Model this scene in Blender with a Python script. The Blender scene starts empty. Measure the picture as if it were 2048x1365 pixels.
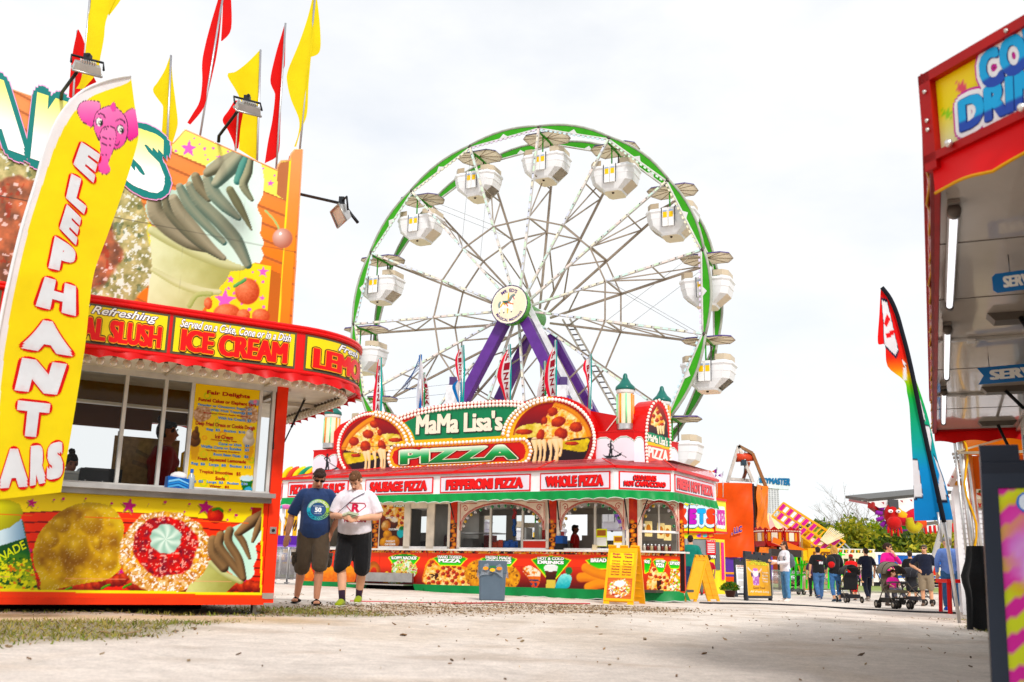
import bpy, bmesh, math, random
import numpy as np
from mathutils import Matrix, Vector
SC = bpy.context.scene
COL = SC.collection
rng = np.random.default_rng(7)
random.seed(7)
rad = math.radians
# ------------------------------------------------------------------ camera
F_, CX, CY = 1991., 1024., 682.5          # focal length and centre in photograph pixels
PITCH, ROLL = rad(13.1), rad(1.2)
CAM = np.array([0, 0, .55])
FW = np.array([0, math.cos(PITCH), math.sin(PITCH)])
_u0 = np.array([0, -math.sin(PITCH), math.cos(PITCH)]); _r0 = np.array([1., 0, 0])
RT = math.cos(ROLL) * _r0 + math.sin(ROLL) * _u0
UP = -math.sin(ROLL) * _r0 + math.cos(ROLL) * _u0
cd = bpy.data.cameras.new('camera'); cam = bpy.data.objects.new('camera', cd); COL.objects.link(cam)
cd.sensor_width = 36; cd.lens = 36 * F_ / 2048; cd.clip_start = .05; cd.clip_end = 3000
cam.matrix_world = Matrix(((RT[0], UP[0], -FW[0], CAM[0]), (RT[1], UP[1], -FW[1], CAM[1]), (RT[2], UP[2], -FW[2], CAM[2]), (0, 0, 0, 1)))
cd.dof.use_dof = True; cd.dof.focus_distance = 18; cd.dof.aperture_fstop = 3.2
SC.camera = cam
# ------------------------------------------------------------------ sky, sun, exposure
SUN_EL, SUN_AZ = rad(42), rad(163)        # azimuth clockwise from +Y: behind the camera, to the right
W = bpy.data.worlds.new('World'); SC.world = W; W.use_nodes = True
nt = W.node_tree; nt.nodes.clear(); N_ = nt.nodes.new
out = N_('ShaderNodeOutputWorld'); mix = N_('ShaderNodeMixShader'); b1 = N_('ShaderNodeBackground'); b2 = N_('ShaderNodeBackground')
sky = N_('ShaderNodeTexSky'); sky.sky_type = 'NISHITA'; sky.sun_disc = False; sky.sun_elevation = SUN_EL; sky.sun_rotation = SUN_AZ
nt.links.new(sky.outputs[0], b1.inputs[0]); b1.inputs[1].default_value = .15
b2.inputs[0].default_value = (.975, .988, 1, 1); b2.inputs[1].default_value = .83
tc = N_('ShaderNodeTexCoord'); mp = N_('ShaderNodeMapping'); mp.inputs['Scale'].default_value = (1, 1, 2.2)
ns = N_('ShaderNodeTexNoise'); ns.inputs['Scale'].default_value = 2.6; ns.inputs['Detail'].default_value = 7; ns.inputs['Roughness'].default_value = .55
cr = N_('ShaderNodeValToRGB'); cr.color_ramp.elements[0].position = .36; cr.color_ramp.elements[0].color = (.8, .8, .8, 1)
cr.color_ramp.elements[1].position = .56; cr.color_ramp.elements[1].color = (1, 1, 1, 1)
nt.links.new(tc.outputs['Generated'], mp.inputs[0]); nt.links.new(mp.outputs[0], ns.inputs[0]); nt.links.new(ns.outputs[0], cr.inputs[0])
nt.links.new(cr.outputs[0], mix.inputs[0]); nt.links.new(b1.outputs[0], mix.inputs[1]); nt.links.new(b2.outputs[0], mix.inputs[2]); nt.links.new(mix.outputs[0], out.inputs[0])
sd = bpy.data.lights.new('sun', 'SUN'); sd.energy = 2.1; sd.angle = rad(10); sd.color = (1, .965, .92)
sun = bpy.data.objects.new('sun', sd); COL.objects.link(sun)
_sv = Vector((math.sin(SUN_AZ) * math.cos(SUN_EL), math.cos(SUN_AZ) * math.cos(SUN_EL), math.sin(SUN_EL)))
sun.rotation_euler = _sv.to_track_quat('Z', 'Y').to_euler(); sun.location = (0, -5, 30)
SC.view_settings.view_transform = 'Standard'; SC.view_settings.look = 'None'; SC.view_settings.exposure = .33; SC.view_settings.gamma = 1
SC.render.engine = 'CYCLES'
SC.cycles.max_bounces = 6; SC.cycles.transparent_max_bounces = 12; SC.cycles.caustics_reflective = False; SC.cycles.caustics_refractive = False
# ------------------------------------------------------------------ measuring: photo pixels to points on real planes
Z = np.array([0, 0, 1.])
def ray(x, y): return FW + RT * (x - CX) / F_ + UP * (CY - y) / F_
def proj(P):
 v = np.asarray(P, float) - CAM; z = v @ FW
 return CX + F_ * (v @ RT) / z, CY - F_ * (v @ UP) / z
def at(x, y, Y): d = ray(x, y); return CAM + d * Y / d[1]
def atz(x, y, h): d = ray(x, y); return CAM + d * (h - CAM[2]) / d[2]
def gz(X): return .03 - .016 * np.clip(X, -4.5, 12.5)
def gnd(x, y):
 h = 0
 for _ in range(12):
  P = atz(x, y, h); h = float(gz(P[0]))
 return P
def onground(X, Y): return np.array([X, Y, float(gz(X))])
def nrm(v): v = np.asarray(v, float); return v / np.linalg.norm(v)
class Pl:                                  # a vertical (or given) plane: u along it, v up it, d out of it
 def __init__(s, O, U, V=Z): s.O = np.array(O, float); s.U = nrm(U); s.V = nrm(V); s.N = np.cross(s.U, s.V)
 def px(s, x, y):
  d = ray(x, y); t = ((s.O - CAM) @ s.N) / (d @ s.N); P = CAM + t * d - s.O
  return np.array([P @ s.U, P @ s.V])
 def P(s, u, v, d=0.):
  u, v, d = np.broadcast_arrays(np.asarray(u, float), v, d)
  return s.O + u[..., None] * s.U + v[..., None] * s.V + d[..., None] * s.N
 def off(s, d): return Pl(s.O + d * s.N, s.U, s.V)
# ------------------------------------------------------------------ colour, materials
def srgb(c):
 c = np.asarray(c, float); return np.where(c <= .04045, c / 12.92, ((np.clip(c, 0, None) + .055) / 1.055) ** 2.4)
def vivid(c):
 l = (c @ np.array([.3, .59, .11]))[:, None]; return np.clip(l + (c - l) * 1.16, .002, 1.2) * KEY
def hx(h): return np.array([int(h[i:i + 2], 16) for i in (0, 2, 4)]) / 255.
def L(h): return srgb(hx(h)) if isinstance(h, str) else np.asarray(h, float)
MATS = {}
KEY = .95                                  # measured display colours to base colours
def mat(name, rough=.5, metal=0., var=.12, vscale=6., bump=0., bscale=40., trans=0., alpha=1., emit=0., coat=0., sheen=0., thin=0.):
 m = bpy.data.materials.new(name); m.use_nodes = True; t = m.node_tree; b = t.nodes['Principled BSDF']
 n = t.nodes.new
 a = n('ShaderNodeAttribute'); a.attribute_name = 'Col'
 co = n('ShaderNodeTexCoord')
 no = n('ShaderNodeTexNoise'); no.inputs['Scale'].default_value = vscale; no.inputs['Detail'].default_value = 5
 t.links.new(co.outputs['Object'], no.inputs['Vector'])
 mr = n('ShaderNodeMapRange'); mr.inputs[1].default_value = .3; mr.inputs[2].default_value = .7
 mr.inputs[3].default_value = 1 - var * .8; mr.inputs[4].default_value = 1 + var * .7
 t.links.new(no.outputs[0], mr.inputs[0])
 mx = n('ShaderNodeMix'); mx.data_type = 'RGBA'; mx.blend_type = 'MULTIPLY'; mx.inputs[0].default_value = 1
 t.links.new(a.outputs['Color'], mx.inputs[6]); t.links.new(mr.outputs[0], mx.inputs[7])
 t.links.new(mx.outputs[2], b.inputs['Base Color'])
 b.inputs['Roughness'].default_value = rough; b.inputs['Metallic'].default_value = metal
 b.inputs['Transmission Weight'].default_value = trans; b.inputs['Alpha'].default_value = alpha
 b.inputs['Specular IOR Level'].default_value = .5 if metal or trans or coat >= .5 else .22; b.inputs['Coat Weight'].default_value = coat; b.inputs['Sheen Weight'].default_value = sheen
 if emit:
  t.links.new(mx.outputs[2], b.inputs['Emission Color']); b.inputs['Emission Strength'].default_value = emit
 if bump:
  n2 = n('ShaderNodeTexNoise'); n2.inputs['Scale'].default_value = bscale; n2.inputs['Detail'].default_value = 4
  t.links.new(co.outputs['Object'], n2.inputs['Vector'])
  bp = n('ShaderNodeBump'); bp.inputs['Strength'].default_value = bump; bp.inputs['Distance'].default_value = .02
  t.links.new(n2.outputs[0], bp.inputs['Height']); t.links.new(bp.outputs[0], b.inputs['Normal'])
 if thin:                               # lets daylight through: flags, tarps, fibreglass
  tl = n('ShaderNodeBsdfTranslucent'); ms = n('ShaderNodeMixShader'); ms.inputs[0].default_value = thin; t.links.new(mx.outputs[2], tl.inputs[0]); t.links.new(b.outputs[0], ms.inputs[1]); t.links.new(tl.outputs[0], ms.inputs[2]); t.links.new(ms.outputs[0], t.nodes['Material Output'].inputs[0])
 MATS[name] = m; return m
mat('printed_vinyl', .33, var=.06, vscale=2.5)
mat('matte_print', .6, var=.06, vscale=2.5)
mat('gloss_paint', .3, var=.14, vscale=3., coat=.08)
mat('worn_paint', .45, var=.22, vscale=4.)
mat('metal', .35, metal=.9, var=.2, vscale=5.)
mat('flag_cloth', .75, var=.1, vscale=3., bump=.25, bscale=9., sheen=.1, thin=.4)
mat('fibreglass', .5, var=.1, vscale=2., thin=.6)
mat('tarp', .42, var=.14, vscale=1.5, bump=.7, bscale=2.2, thin=.2)
mat('cloth', .85, var=.16, vscale=9., bump=.35, bscale=22., sheen=.15)
mat('denim', .9, var=.3, vscale=14., bump=.3, bscale=30.)
mat('skin', .5, var=.1, vscale=12.)
mat('hair', .55, var=.45, vscale=60., bump=.6, bscale=120.)
mat('rubber', .7, var=.15)
mat('plastic', .4, var=.08)
mat('shell_plastic', .38, var=.07, vscale=1.2)
mat('bulb_glass', .15, var=.05, trans=.35)
mat('lit_tube', .3, var=.02, emit=1.1)
mat('foliage', .6, var=.35, vscale=1.2, thin=.35)
mat('bark', .9, var=.35, vscale=9., bump=.5)
mat('grass_blade', .7, var=.3, vscale=2.)
mat('chips', .9, var=.4, vscale=20.)
mat('soffit_panel', .12, var=.1, vscale=1.6, bump=.06, bscale=5., coat=.5)
mat('trash_liner', .25, var=.1, vscale=8., bump=.6, bscale=9., alpha=.55)
def glass_mat():
 m = bpy.data.materials.new('window_glass'); m.use_nodes = True; t = m.node_tree; t.nodes.clear(); n = t.nodes.new
 o = n('ShaderNodeOutputMaterial'); mx = n('ShaderNodeMixShader'); tr = n('ShaderNodeBsdfTransparent'); gl = n('ShaderNodeBsdfGlossy')
 tr.inputs[0].default_value = (.86, .88, .88, 1); gl.inputs['Roughness'].default_value = .03
 fr = n('ShaderNodeFresnel'); fr.inputs[0].default_value = 1.25
 t.links.new(fr.outputs[0], mx.inputs[0]); t.links.new(tr.outputs[0], mx.inputs[1]); t.links.new(gl.outputs[0], mx.inputs[2]); t.links.new(mx.outputs[0], o.inputs[0])
 MATS['window_glass'] = m
glass_mat()
# ------------------------------------------------------------------ things, parts
FRAME = {}
def thing(name, label, cat, loc, rotz=0., group=None):
 o = bpy.data.objects.new(name, None); COL.objects.link(o); o.empty_display_size = .2
 o.location = tuple(loc); o.rotation_euler = (0, 0, rotz); o['label'] = label; o['category'] = cat
 if group: o['group'] = group
 FRAME[o] = np.array(Matrix.Translation(Vector(loc)) @ Matrix.Rotation(rotz, 4, 'Z')); return o
def tag(o, label=None, cat=None, group=None, kind=None):
 for k, v in (('label', label), ('category', cat), ('group', group), ('kind', kind)):
  if v: o[k] = v
 return o
class MB:
 """collects shapes and links them as ONE mesh object"""
 def __init__(s): s.v = []; s.f = []; s.c = []; s.m = []; s.sm = []; s.n = 0; s.mats = []
 def mi(s, m):
  if m not in s.mats: s.mats.append(m)
  return s.mats.index(m)
 def add(s, V, Fc, col, m='gloss_paint', smooth=False):
  V = np.asarray(V, float).reshape(-1, 3); n = len(V); k = s.mi(m)
  c = np.asarray(L(col), float); c = np.tile(c, (n, 1)) if c.ndim == 1 else c.reshape(-1, 3)
  s.v.append(V); s.c.append(c); o = s.n; s.n += n
  for f in Fc: s.f.append([int(i) + o for i in f])
  s.m += [k] * len(Fc); s.sm += [smooth] * len(Fc); return s
 def quad(s, pts, col, m='gloss_paint'): return s.add(pts, [range(len(pts))], col, m)
 def grid(s, P, col, m='gloss_paint', smooth=True, mask=None, close_u=False):
  h, w = P.shape[:2]; i = np.arange(h * w).reshape(h, w)
  a, b, c, d = i[:-1, :-1], i[:-1, 1:], i[1:, 1:], i[1:, :-1]
  q = np.stack([a, b, c, d], -1).reshape(-1, 4)
  if close_u:
   q = np.concatenate([q, np.stack([i[:-1, -1], i[:-1, 0], i[1:, 0], i[1:, -1]], -1)])
  if mask is not None:
   k = mask.reshape(-1)[q].any(1); q = q[k]
   u, inv = np.unique(q, return_inverse=True); q = inv.reshape(q.shape)
   P = P.reshape(-1, 3)[u]; c_ = np.asarray(L(col)); col = c_.reshape(-1, 3)[u] if c_.ndim > 1 else col
  return s.add(P, q.tolist(), col, m, smooth)
 def prism(s, base, ext, col, m='gloss_paint', cap=True):
  """polygon (n,3) extruded by vector ext"""
  B = np.asarray(base, float); n = len(B); V = np.concatenate([B, B + np.asarray(ext, float)])
  f = [[i, (i + 1) % n, n + (i + 1) % n, n + i] for i in range(n)]
  if cap: f += [list(range(n))[::-1], list(range(n, 2 * n))]
  return s.add(V, f, col, m)
 def box(s, c, size, col, m='gloss_paint', ax=None):
  A = np.eye(3) if ax is None else np.asarray(ax, float); h = np.asarray(size, float) / 2
  V = [np.asarray(c, float) + A[0] * h[0] * i + A[1] * h[1] * j + A[2] * h[2] * k for k in (-1, 1) for j in (-1, 1) for i in (-1, 1)]
  return s.add(V, [[0, 2, 3, 1], [4, 5, 7, 6], [0, 1, 5, 4], [2, 6, 7, 3], [0, 4, 6, 2], [1, 3, 7, 5]], col, m)
 def pbox(s, pl, u0, u1, v0, v1, d0, d1, col, m='gloss_paint'):
  V = [pl.P(u, v, d) for d in (d0, d1) for v in (v0, v1) for u in (u0, u1)]
  return s.add(V, [[0, 2, 3, 1], [4, 5, 7, 6], [0, 1, 5, 4], [2, 6, 7, 3], [0, 4, 6, 2], [1, 3, 7, 5]], col, m)
 def tube(s, pts, r, col, m='gloss_paint', n=8, cap=True, smooth=True, flat=None):
  """rings along a path; r number, list, or list of (ra, rb)"""
  P = np.asarray(pts, float); k = len(P); R = [r] * k if np.isscalar(r) else list(r)
  T = np.gradient(P, axis=0) if k > 2 else np.tile(P[-1] - P[0], (k, 1))
  ref = np.array([0, 0, 1.]) if flat is None else np.asarray(flat, float)
  V = []; a0 = None
  for i in range(k):
   t = nrm(T[i]); a = np.cross(t, ref) if a0 is None else a0 - (a0 @ t) * t
   if np.linalg.norm(a) < 1e-3: a = np.cross(t, [1, 0, 0.3])
   a = nrm(a); a0 = a; b = np.cross(a, t); ra, rb = (R[i], R[i]) if np.isscalar(R[i]) else R[i]
   for j in range(n):
    q = 2 * math.pi * j / n; V.append(P[i] + a * ra * math.cos(q) + b * rb * math.sin(q))
  f = [[i * n + j, i * n + (j + 1) % n, (i + 1) * n + (j + 1) % n, (i + 1) * n + j] for i in range(k - 1) for j in range(n)]
  if cap: f += [list(range(n))[::-1], list(range((k - 1) * n, k * n))]
  return s.add(V, f, col, m, smooth)
 def bar(s, a, b, w, h, col, m='gloss_paint', up=Z):
  a = np.asarray(a, float); b = np.asarray(b, float); t = nrm(b - a); x = np.cross(t, up)
  if np.linalg.norm(x) < 1e-3: x = np.cross(t, [1, 0, 0])
  x = nrm(x); y = np.cross(x, t)
  return s.box((a + b) / 2, (w, np.linalg.norm(b - a), h), col, m, (x, t, y))
 def sphere(s, c, r, col, m='gloss_paint', n=10, ax=None):
  r = np.broadcast_to(np.asarray(r, float), (3,)); th = np.linspace(0, math.pi, n // 2 + 2); ph = np.linspace(0, 2 * math.pi, n, endpoint=False)
  T, Q = np.meshgrid(th, ph, indexing='ij'); D = np.stack([np.sin(T) * np.cos(Q), np.sin(T) * np.sin(Q), np.cos(T)], -1) * r
  if ax is not None: D = D @ np.asarray(ax, float)
  return s.grid(np.asarray(c, float) + D, col, m, close_u=True)
 def lathe(s, c, prof, col, m='gloss_paint', n=16, axis=Z, smooth=True):
  axis = nrm(axis); a = np.cross(axis, [1, 0, 0] if abs(axis[0]) < .9 else [0, 1, 0]); a = nrm(a); b = np.cross(axis, a)
  ph = np.linspace(0, 2 * math.pi, n, endpoint=False)
  P = np.array([[np.asarray(c, float) + axis * z + r * (a * math.cos(q) + b * math.sin(q)) for q in ph] for r, z in prof])
  return s.grid(P, col, m, close_u=True, smooth=smooth)
 # ---- printing
 def poly(s, pl, uv, d, col, m='printed_vinyl', thick=0.):
  uv = np.asarray(uv, float); P = pl.P(uv[:, 0], uv[:, 1], d)
  tri = tess(uv)
  s.add(P, tri, col, m)
  if thick:
   n = len(uv); Q = pl.P(uv[:, 0], uv[:, 1], d - thick); s.add(np.concatenate([P, Q]), [[i, (i + 1) % n, n + (i + 1) % n, n + i] for i in range(n)], col, m)
  return s
 def art(s, pl, u0, u1, v0, v1, d, cell, paint, m='printed_vinyl', mask=None):
  nu = max(2, int((u1 - u0) / cell) + 1); nv = max(2, int((v1 - v0) / cell) + 1)
  U, V = np.meshgrid(np.linspace(u0, u1, nu), np.linspace(v0, v1, nv)); P = pl.P(U, V, d)
  X, Y = proj(pl.P(U, V, 0)); pc = Pic(X, Y, U, V); paint(pc)
  return s.grid(P, srgb(np.clip(pc.C, 0, 1)), m, smooth=False, mask=mask(pc) if mask else None)
 def text(s, pl, t, rect, d, col, bold=0., shear=0., outline=(), m='printed_vinyl', warp=None, cut=None, step=.002, spacing=1., fat=None):
  """t fitted into rect (u0, v0, u1, v1) of a plane; col colour or function of height 0..1; outline [(width, colour)] widest first; fat thickens the strokes"""
  bb = min(bold, .03); V0, T = glyphs(t, bb, shear, spacing); ex = bold - bb
  if cut:
   sz = np.ptp(V0, axis=0); V0, T = slice_mesh(V0, T, (cut[0] or 0) * sz[0], (cut[1] or 0) * sz[1])
  f = np.array(fat or (ex, ex)); lo = V0.min(0) - f; sz = np.maximum(np.ptp(V0, axis=0) + 2 * f, 1e-6)
  for i, (w, c) in enumerate(list(outline) + [(0., col)]):
   r = f + w; k = 1 if r.max() < .004 else (8 if not w else 16)
   for j in range(k):
    a = 2 * math.pi * j / k; q = np.array([math.cos(a), math.sin(a)]); o = np.zeros(2) if k == 1 else r * q / (np.abs(q).max() if k == 8 else 1)
    Q = (V0 + o - lo) / sz; dd = d + i * step + j * step * .03
    if warp: P = warp(Q, dd)
    else: P = pl.P(rect[0] + Q[:, 0] * (rect[2] - rect[0]), rect[1] + Q[:, 1] * (rect[3] - rect[1]), dd)
    s.add(P, T, np.array([L(c(min(1, max(0, y)))) for y in Q[:, 1]]) if callable(c) else c, m)
  return s
 def build(s, name, parent=None, local=False):
  me = bpy.data.meshes.new(name); V = np.concatenate(s.v) if s.v else np.zeros((0, 3)); C_ = np.concatenate(s.c) if s.c else np.zeros((0, 3))
  loc = None
  if parent is None and not local:
   loc = np.array([(V[:, 0].min() + V[:, 0].max()) / 2, (V[:, 1].min() + V[:, 1].max()) / 2, V[:, 2].min()]); V = V - loc
  elif parent is not None and not local:
   M = np.linalg.inv(FRAME[parent]); V = V @ M[:3, :3].T + M[:3, 3]
  me.from_pydata(V.tolist(), [], s.f)
  me.polygons.foreach_set('material_index', s.m); me.polygons.foreach_set('use_smooth', s.sm)
  a = me.color_attributes.new('Col', 'FLOAT_COLOR', 'POINT'); a.data.foreach_set('color', np.concatenate([vivid(C_), np.ones((len(C_), 1))], 1).astype(np.float32).ravel())
  for k in s.mats: me.materials.append(MATS[k])
  me.update(); o = bpy.data.objects.new(name, me); COL.objects.link(o)
  if loc is not None: o.location = tuple(loc)
  if parent is not None: o.parent = parent; FRAME[o] = FRAME[parent]
  return o
def tess(uv):
 from mathutils.geometry import tessellate_polygon
 return [list(t) for t in tessellate_polygon([[Vector((p[0], p[1], 0)) for p in uv]])]
_gl = {}
def glyphs(t, bold=0., shear=0., spacing=1.):
 k = (t, round(bold, 4), shear, spacing)
 if k not in _gl:
  cu = bpy.data.curves.new('t', 'FONT'); cu.body = t; cu.offset = bold; cu.shear = shear; cu.resolution_u = 3; cu.space_character = spacing; cu.align_x = 'CENTER'; cu.space_line = .95
  o = bpy.data.objects.new('t', cu); COL.objects.link(o); dg = bpy.context.evaluated_depsgraph_get()
  me = bpy.data.meshes.new_from_object(o.evaluated_get(dg))
  V = np.array([v.co[:2] for v in me.vertices]); T = [list(p.vertices) for p in me.polygons]
  bpy.data.objects.remove(o); bpy.data.curves.remove(cu); bpy.data.meshes.remove(me); _gl[k] = (V, T)
 return _gl[k]
def slice_mesh(V, T, du, dv):
 bm = bmesh.new(); vs = [bm.verts.new((p[0], p[1], 0)) for p in V]
 for t in T:
  try: bm.faces.new([vs[i] for i in t])
  except ValueError: pass
 for ax, st in ((0, du), (1, dv)):
  if not st: continue
  lo, hi = V[:, ax].min(), V[:, ax].max(); k = lo + st
  while k < hi - 1e-6:
   no = (1, 0, 0) if ax == 0 else (0, 1, 0); co = (k, 0, 0) if ax == 0 else (0, k, 0)
   bmesh.ops.bisect_plane(bm, geom=bm.verts[:] + bm.edges[:] + bm.faces[:], plane_co=co, plane_no=no); k += st
 bm.verts.index_update(); V2 = np.array([v.co[:2] for v in bm.verts]); T2 = [[v.index for v in f.verts] for f in bm.faces]; bm.free(); return V2, T2
# ------------------------------------------------------------------ painting on print grids
_perm = np.random.default_rng(3).random((64, 64, 8))
def vn(X, Y, s, seed=0, oct=3):
 r = np.zeros(np.shape(X)); a = .5
 for o in range(oct):
  x = X / s + 17.3 * seed + 5.1 * o; y = Y / s + 9.7 * seed + 3.3 * o; i = np.floor(x).astype(int); j = np.floor(y).astype(int); fx = x - i; fy = y - j
  fx = fx * fx * (3 - 2 * fx); fy = fy * fy * (3 - 2 * fy); T = _perm[:, :, (seed + o) % 8]
  g = lambda p, q: T[p % 64, q % 64]
  r += a * ((g(i, j) * (1 - fx) + g(i + 1, j) * fx) * (1 - fy) + (g(i, j + 1) * (1 - fx) + g(i + 1, j + 1) * fx) * fy); a *= .5; s = s / 2.1
 return r / (1 - .5 ** oct)
class Pic:
 """paints colours on the points of a print; X, Y are the photograph pixels they were measured at"""
 def __init__(s, X, Y, U, V): s.X, s.Y, s.U, s.V = X, Y, U, V; s.C = np.ones(X.shape + (3,))
 def put(s, w, col):
  w = np.clip(np.asarray(w, float), 0, 1)[..., None]; c = hx(col) if isinstance(col, str) else np.asarray(col, float); s.C = s.C * (1 - w) + c * w
 def bg(s, col): s.C[:] = hx(col)
 def lerp(s, w, a, b): w = np.clip(w, 0, 1)[..., None]; return hx(a) * (1 - w) + hx(b) * w
 def n(s, sc, seed=0, o=3): return vn(s.X, s.Y, sc, seed, o)
 def ell(s, cx, cy, a, b=None, rot=0., soft=.08, wob=0., seed=0):
  b = b or a; c, q = math.cos(rad(rot)), math.sin(rad(rot)); x = s.X - cx; y = s.Y - cy
  r = np.hypot((x * c + y * q) / a, (-x * q + y * c) / b)
  if wob: r = r + wob * (s.n(min(a, b) * .45, seed) - .5) * 2
  return np.clip((1 - r) / soft + .5, 0, 1), r
 def poly(s, pts, wob=0., seed=0):
  pts = np.asarray(pts, float); X, Y = s.X, s.Y
  if wob: X = X + wob * (s.n(wob * 3, seed) - .5) * 2; Y = Y + wob * (s.n(wob * 3, seed + 3) - .5) * 2
  m = np.zeros(X.shape, bool); bb = (X >= pts[:, 0].min()) & (X <= pts[:, 0].max()) & (Y >= pts[:, 1].min()) & (Y <= pts[:, 1].max())
  x, y = X[bb], Y[bb]; k = np.zeros(x.shape, bool); j = len(pts) - 1
  for i in range(len(pts)):
   xi, yi = pts[i]; xj, yj = pts[j]
   if yi != yj: k ^= ((yi > y) != (yj > y)) & (x < (xj - xi) * (y - yi) / (yj - yi) + xi)
   j = i
  m[bb] = k; return m.astype(float)
 def star(s, cx, cy, r, col, rot=-90, n=5, inner=.42):
  pts = [(cx + (r if i % 2 == 0 else r * inner) * math.cos(rad(rot + 180 / n * i)), cy + (r if i % 2 == 0 else r * inner) * math.sin(rad(rot + 180 / n * i))) for i in range(2 * n)]
  s.put(s.poly(pts), col)
 def ball(s, cx, cy, a, b, rot, lo, hi, lx=-.35, ly=-.4, wob=.0, seed=0, tex=0., ts=4):
  """an ellipse with a rounded look, as a printed photo has"""
  w, r = s.ell(cx, cy, a, b, rot, .1, wob, seed); q = np.hypot((s.X - cx) / a - lx, (s.Y - cy) / (b or a) - ly)
  t = q / 1.35 + tex * (s.n(ts, seed + 1) - .5) * 2
  s.put(w, s.lerp(t, hi, lo)); return w
def spline(pts, k=6, closed=True):
 P = np.asarray(pts, float); n = len(P); R = []
 for i in range(n if closed else n - 1):
  a, b, c, d = (P[(i - 1) % n], P[i], P[(i + 1) % n], P[(i + 2) % n]) if closed else (P[max(i - 1, 0)], P[i], P[i + 1], P[min(i + 2, n - 1)])
  for t in np.arange(k) / k: R.append(.5 * (2 * b + (c - a) * t + (2 * a - 5 * b + 4 * c - d) * t * t + (3 * b - a - 3 * c + d) * t ** 3))
 if not closed: R.append(P[-1])
 return np.array(R)
def zp(x0, y0, s, pts): return [(x0 + p[0] / s, y0 + p[1] / s) for p in pts]   # measured in an enlargement of the photograph
# ------------------------------------------------------------------ ground
def ground_mat():
 m = bpy.data.materials.new('limestone_dirt'); m.use_nodes = True; t = m.node_tree; b = t.nodes['Principled BSDF']; n = t.nodes.new
 g = n('ShaderNodeNewGeometry'); a = n('ShaderNodeAttribute'); a.attribute_name = 'Col'
 def noise(sc, det=6, ro=.6):
  q = n('ShaderNodeTexNoise'); q.inputs['Scale'].default_value = sc; q.inputs['Detail'].default_value = det; q.inputs['Roughness'].default_value = ro; t.links.new(g.outputs['Position'], q.inputs['Vector']); return q
 def rng_(q, lo, hi, a_, b_):
  r = n('ShaderNodeMapRange'); r.inputs[1].default_value = lo; r.inputs[2].default_value = hi; r.inputs[3].default_value = a_; r.inputs[4].default_value = b_; t.links.new(q.outputs[0], r.inputs[0]); return r
 cur = a.outputs['Color']
 for sc, lo, hi, x, y in ((1.3, .35, .7, .9, 1.08), (9., .35, .65, .88, 1.09), (55., .35, .7, .8, 1.12)):
  mx = n('ShaderNodeMix'); mx.data_type = 'RGBA'; mx.blend_type = 'MULTIPLY'; mx.inputs[0].default_value = 1
  t.links.new(cur, mx.inputs[6]); t.links.new(rng_(noise(sc), lo, hi, x, y).outputs[0], mx.inputs[7]); cur = mx.outputs[2]
 t.links.new(cur, b.inputs['Base Color']); b.inputs['Roughness'].default_value = .95
 bp = n('ShaderNodeBump'); bp.inputs['Strength'].default_value = .5; bp.inputs['Distance'].default_value = .015
 t.links.new(noise(30., 8, .7).outputs[0], bp.inputs['Height']); t.links.new(bp.outputs[0], b.inputs['Normal'])
 MATS['limestone_dirt'] = m
ground_mat()
def smooth(a, b, x): t = np.clip((x - a) / (b - a), 0, 1); return t * t * (3 - 2 * t)
LEFT_U = nrm((.856, .517, 0)); LEFT_O = gnd(520, 1230)
A_ = Pl(LEFT_O, LEFT_U)                      # front face of the food trailer on the left
def turf(X, Y):
 """how much grass grows at a point"""
 d = (X - LEFT_O[0]) * A_.N[0] + (Y - LEFT_O[1]) * A_.N[1]; u = (X - LEFT_O[0]) * LEFT_U[0] + (Y - LEFT_O[1]) * LEFT_U[1]
 w = (vn(X, Y, 1.1, 1) - .5)
 g1 = np.maximum(smooth(-.25, -.1, d + .3 * w) * smooth(.45, .1, d + .6 * w) * smooth(1.2, .3, u) * .55, smooth(-.3, .3, u) * smooth(2.2, .9, u + w) * smooth(.3, -.2, d + w) * smooth(-2.6, -1.2, d + w) * .8)
 g2 = smooth(1.2, 1.7, d + .9 * w) * smooth(0, -.9, d - 1.3 + 1.15 * u + 1.3 * w) * smooth(.1, -.7, u) * .9           # strip out towards the path
 g3 = g1 * 0
 g4 = smooth(7.2, 8.2, X - .386 / .922 * (Y - 17) + 1.6 * w) * smooth(11.5, 13, Y + 2 * w) * smooth(24, 20, Y) * .8
 g5 = smooth(34, 40, Y + 3 * w) * smooth(3., -1., X - .25 * Y + 9) * .0
 return np.clip(np.maximum.reduce([g1, g2, g3, g4, g5]), 0, 1)
def litter(X, Y):
 w = vn(X, Y, 1.6, 4) - .5
 return smooth(3.1, .7, np.abs(Y - 13.4 - 1.05 * (X + 2)) + 1.8 * w) * smooth(-3., -1.9, X) * smooth(3.8, 2., X + 1.5 * w)
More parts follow.
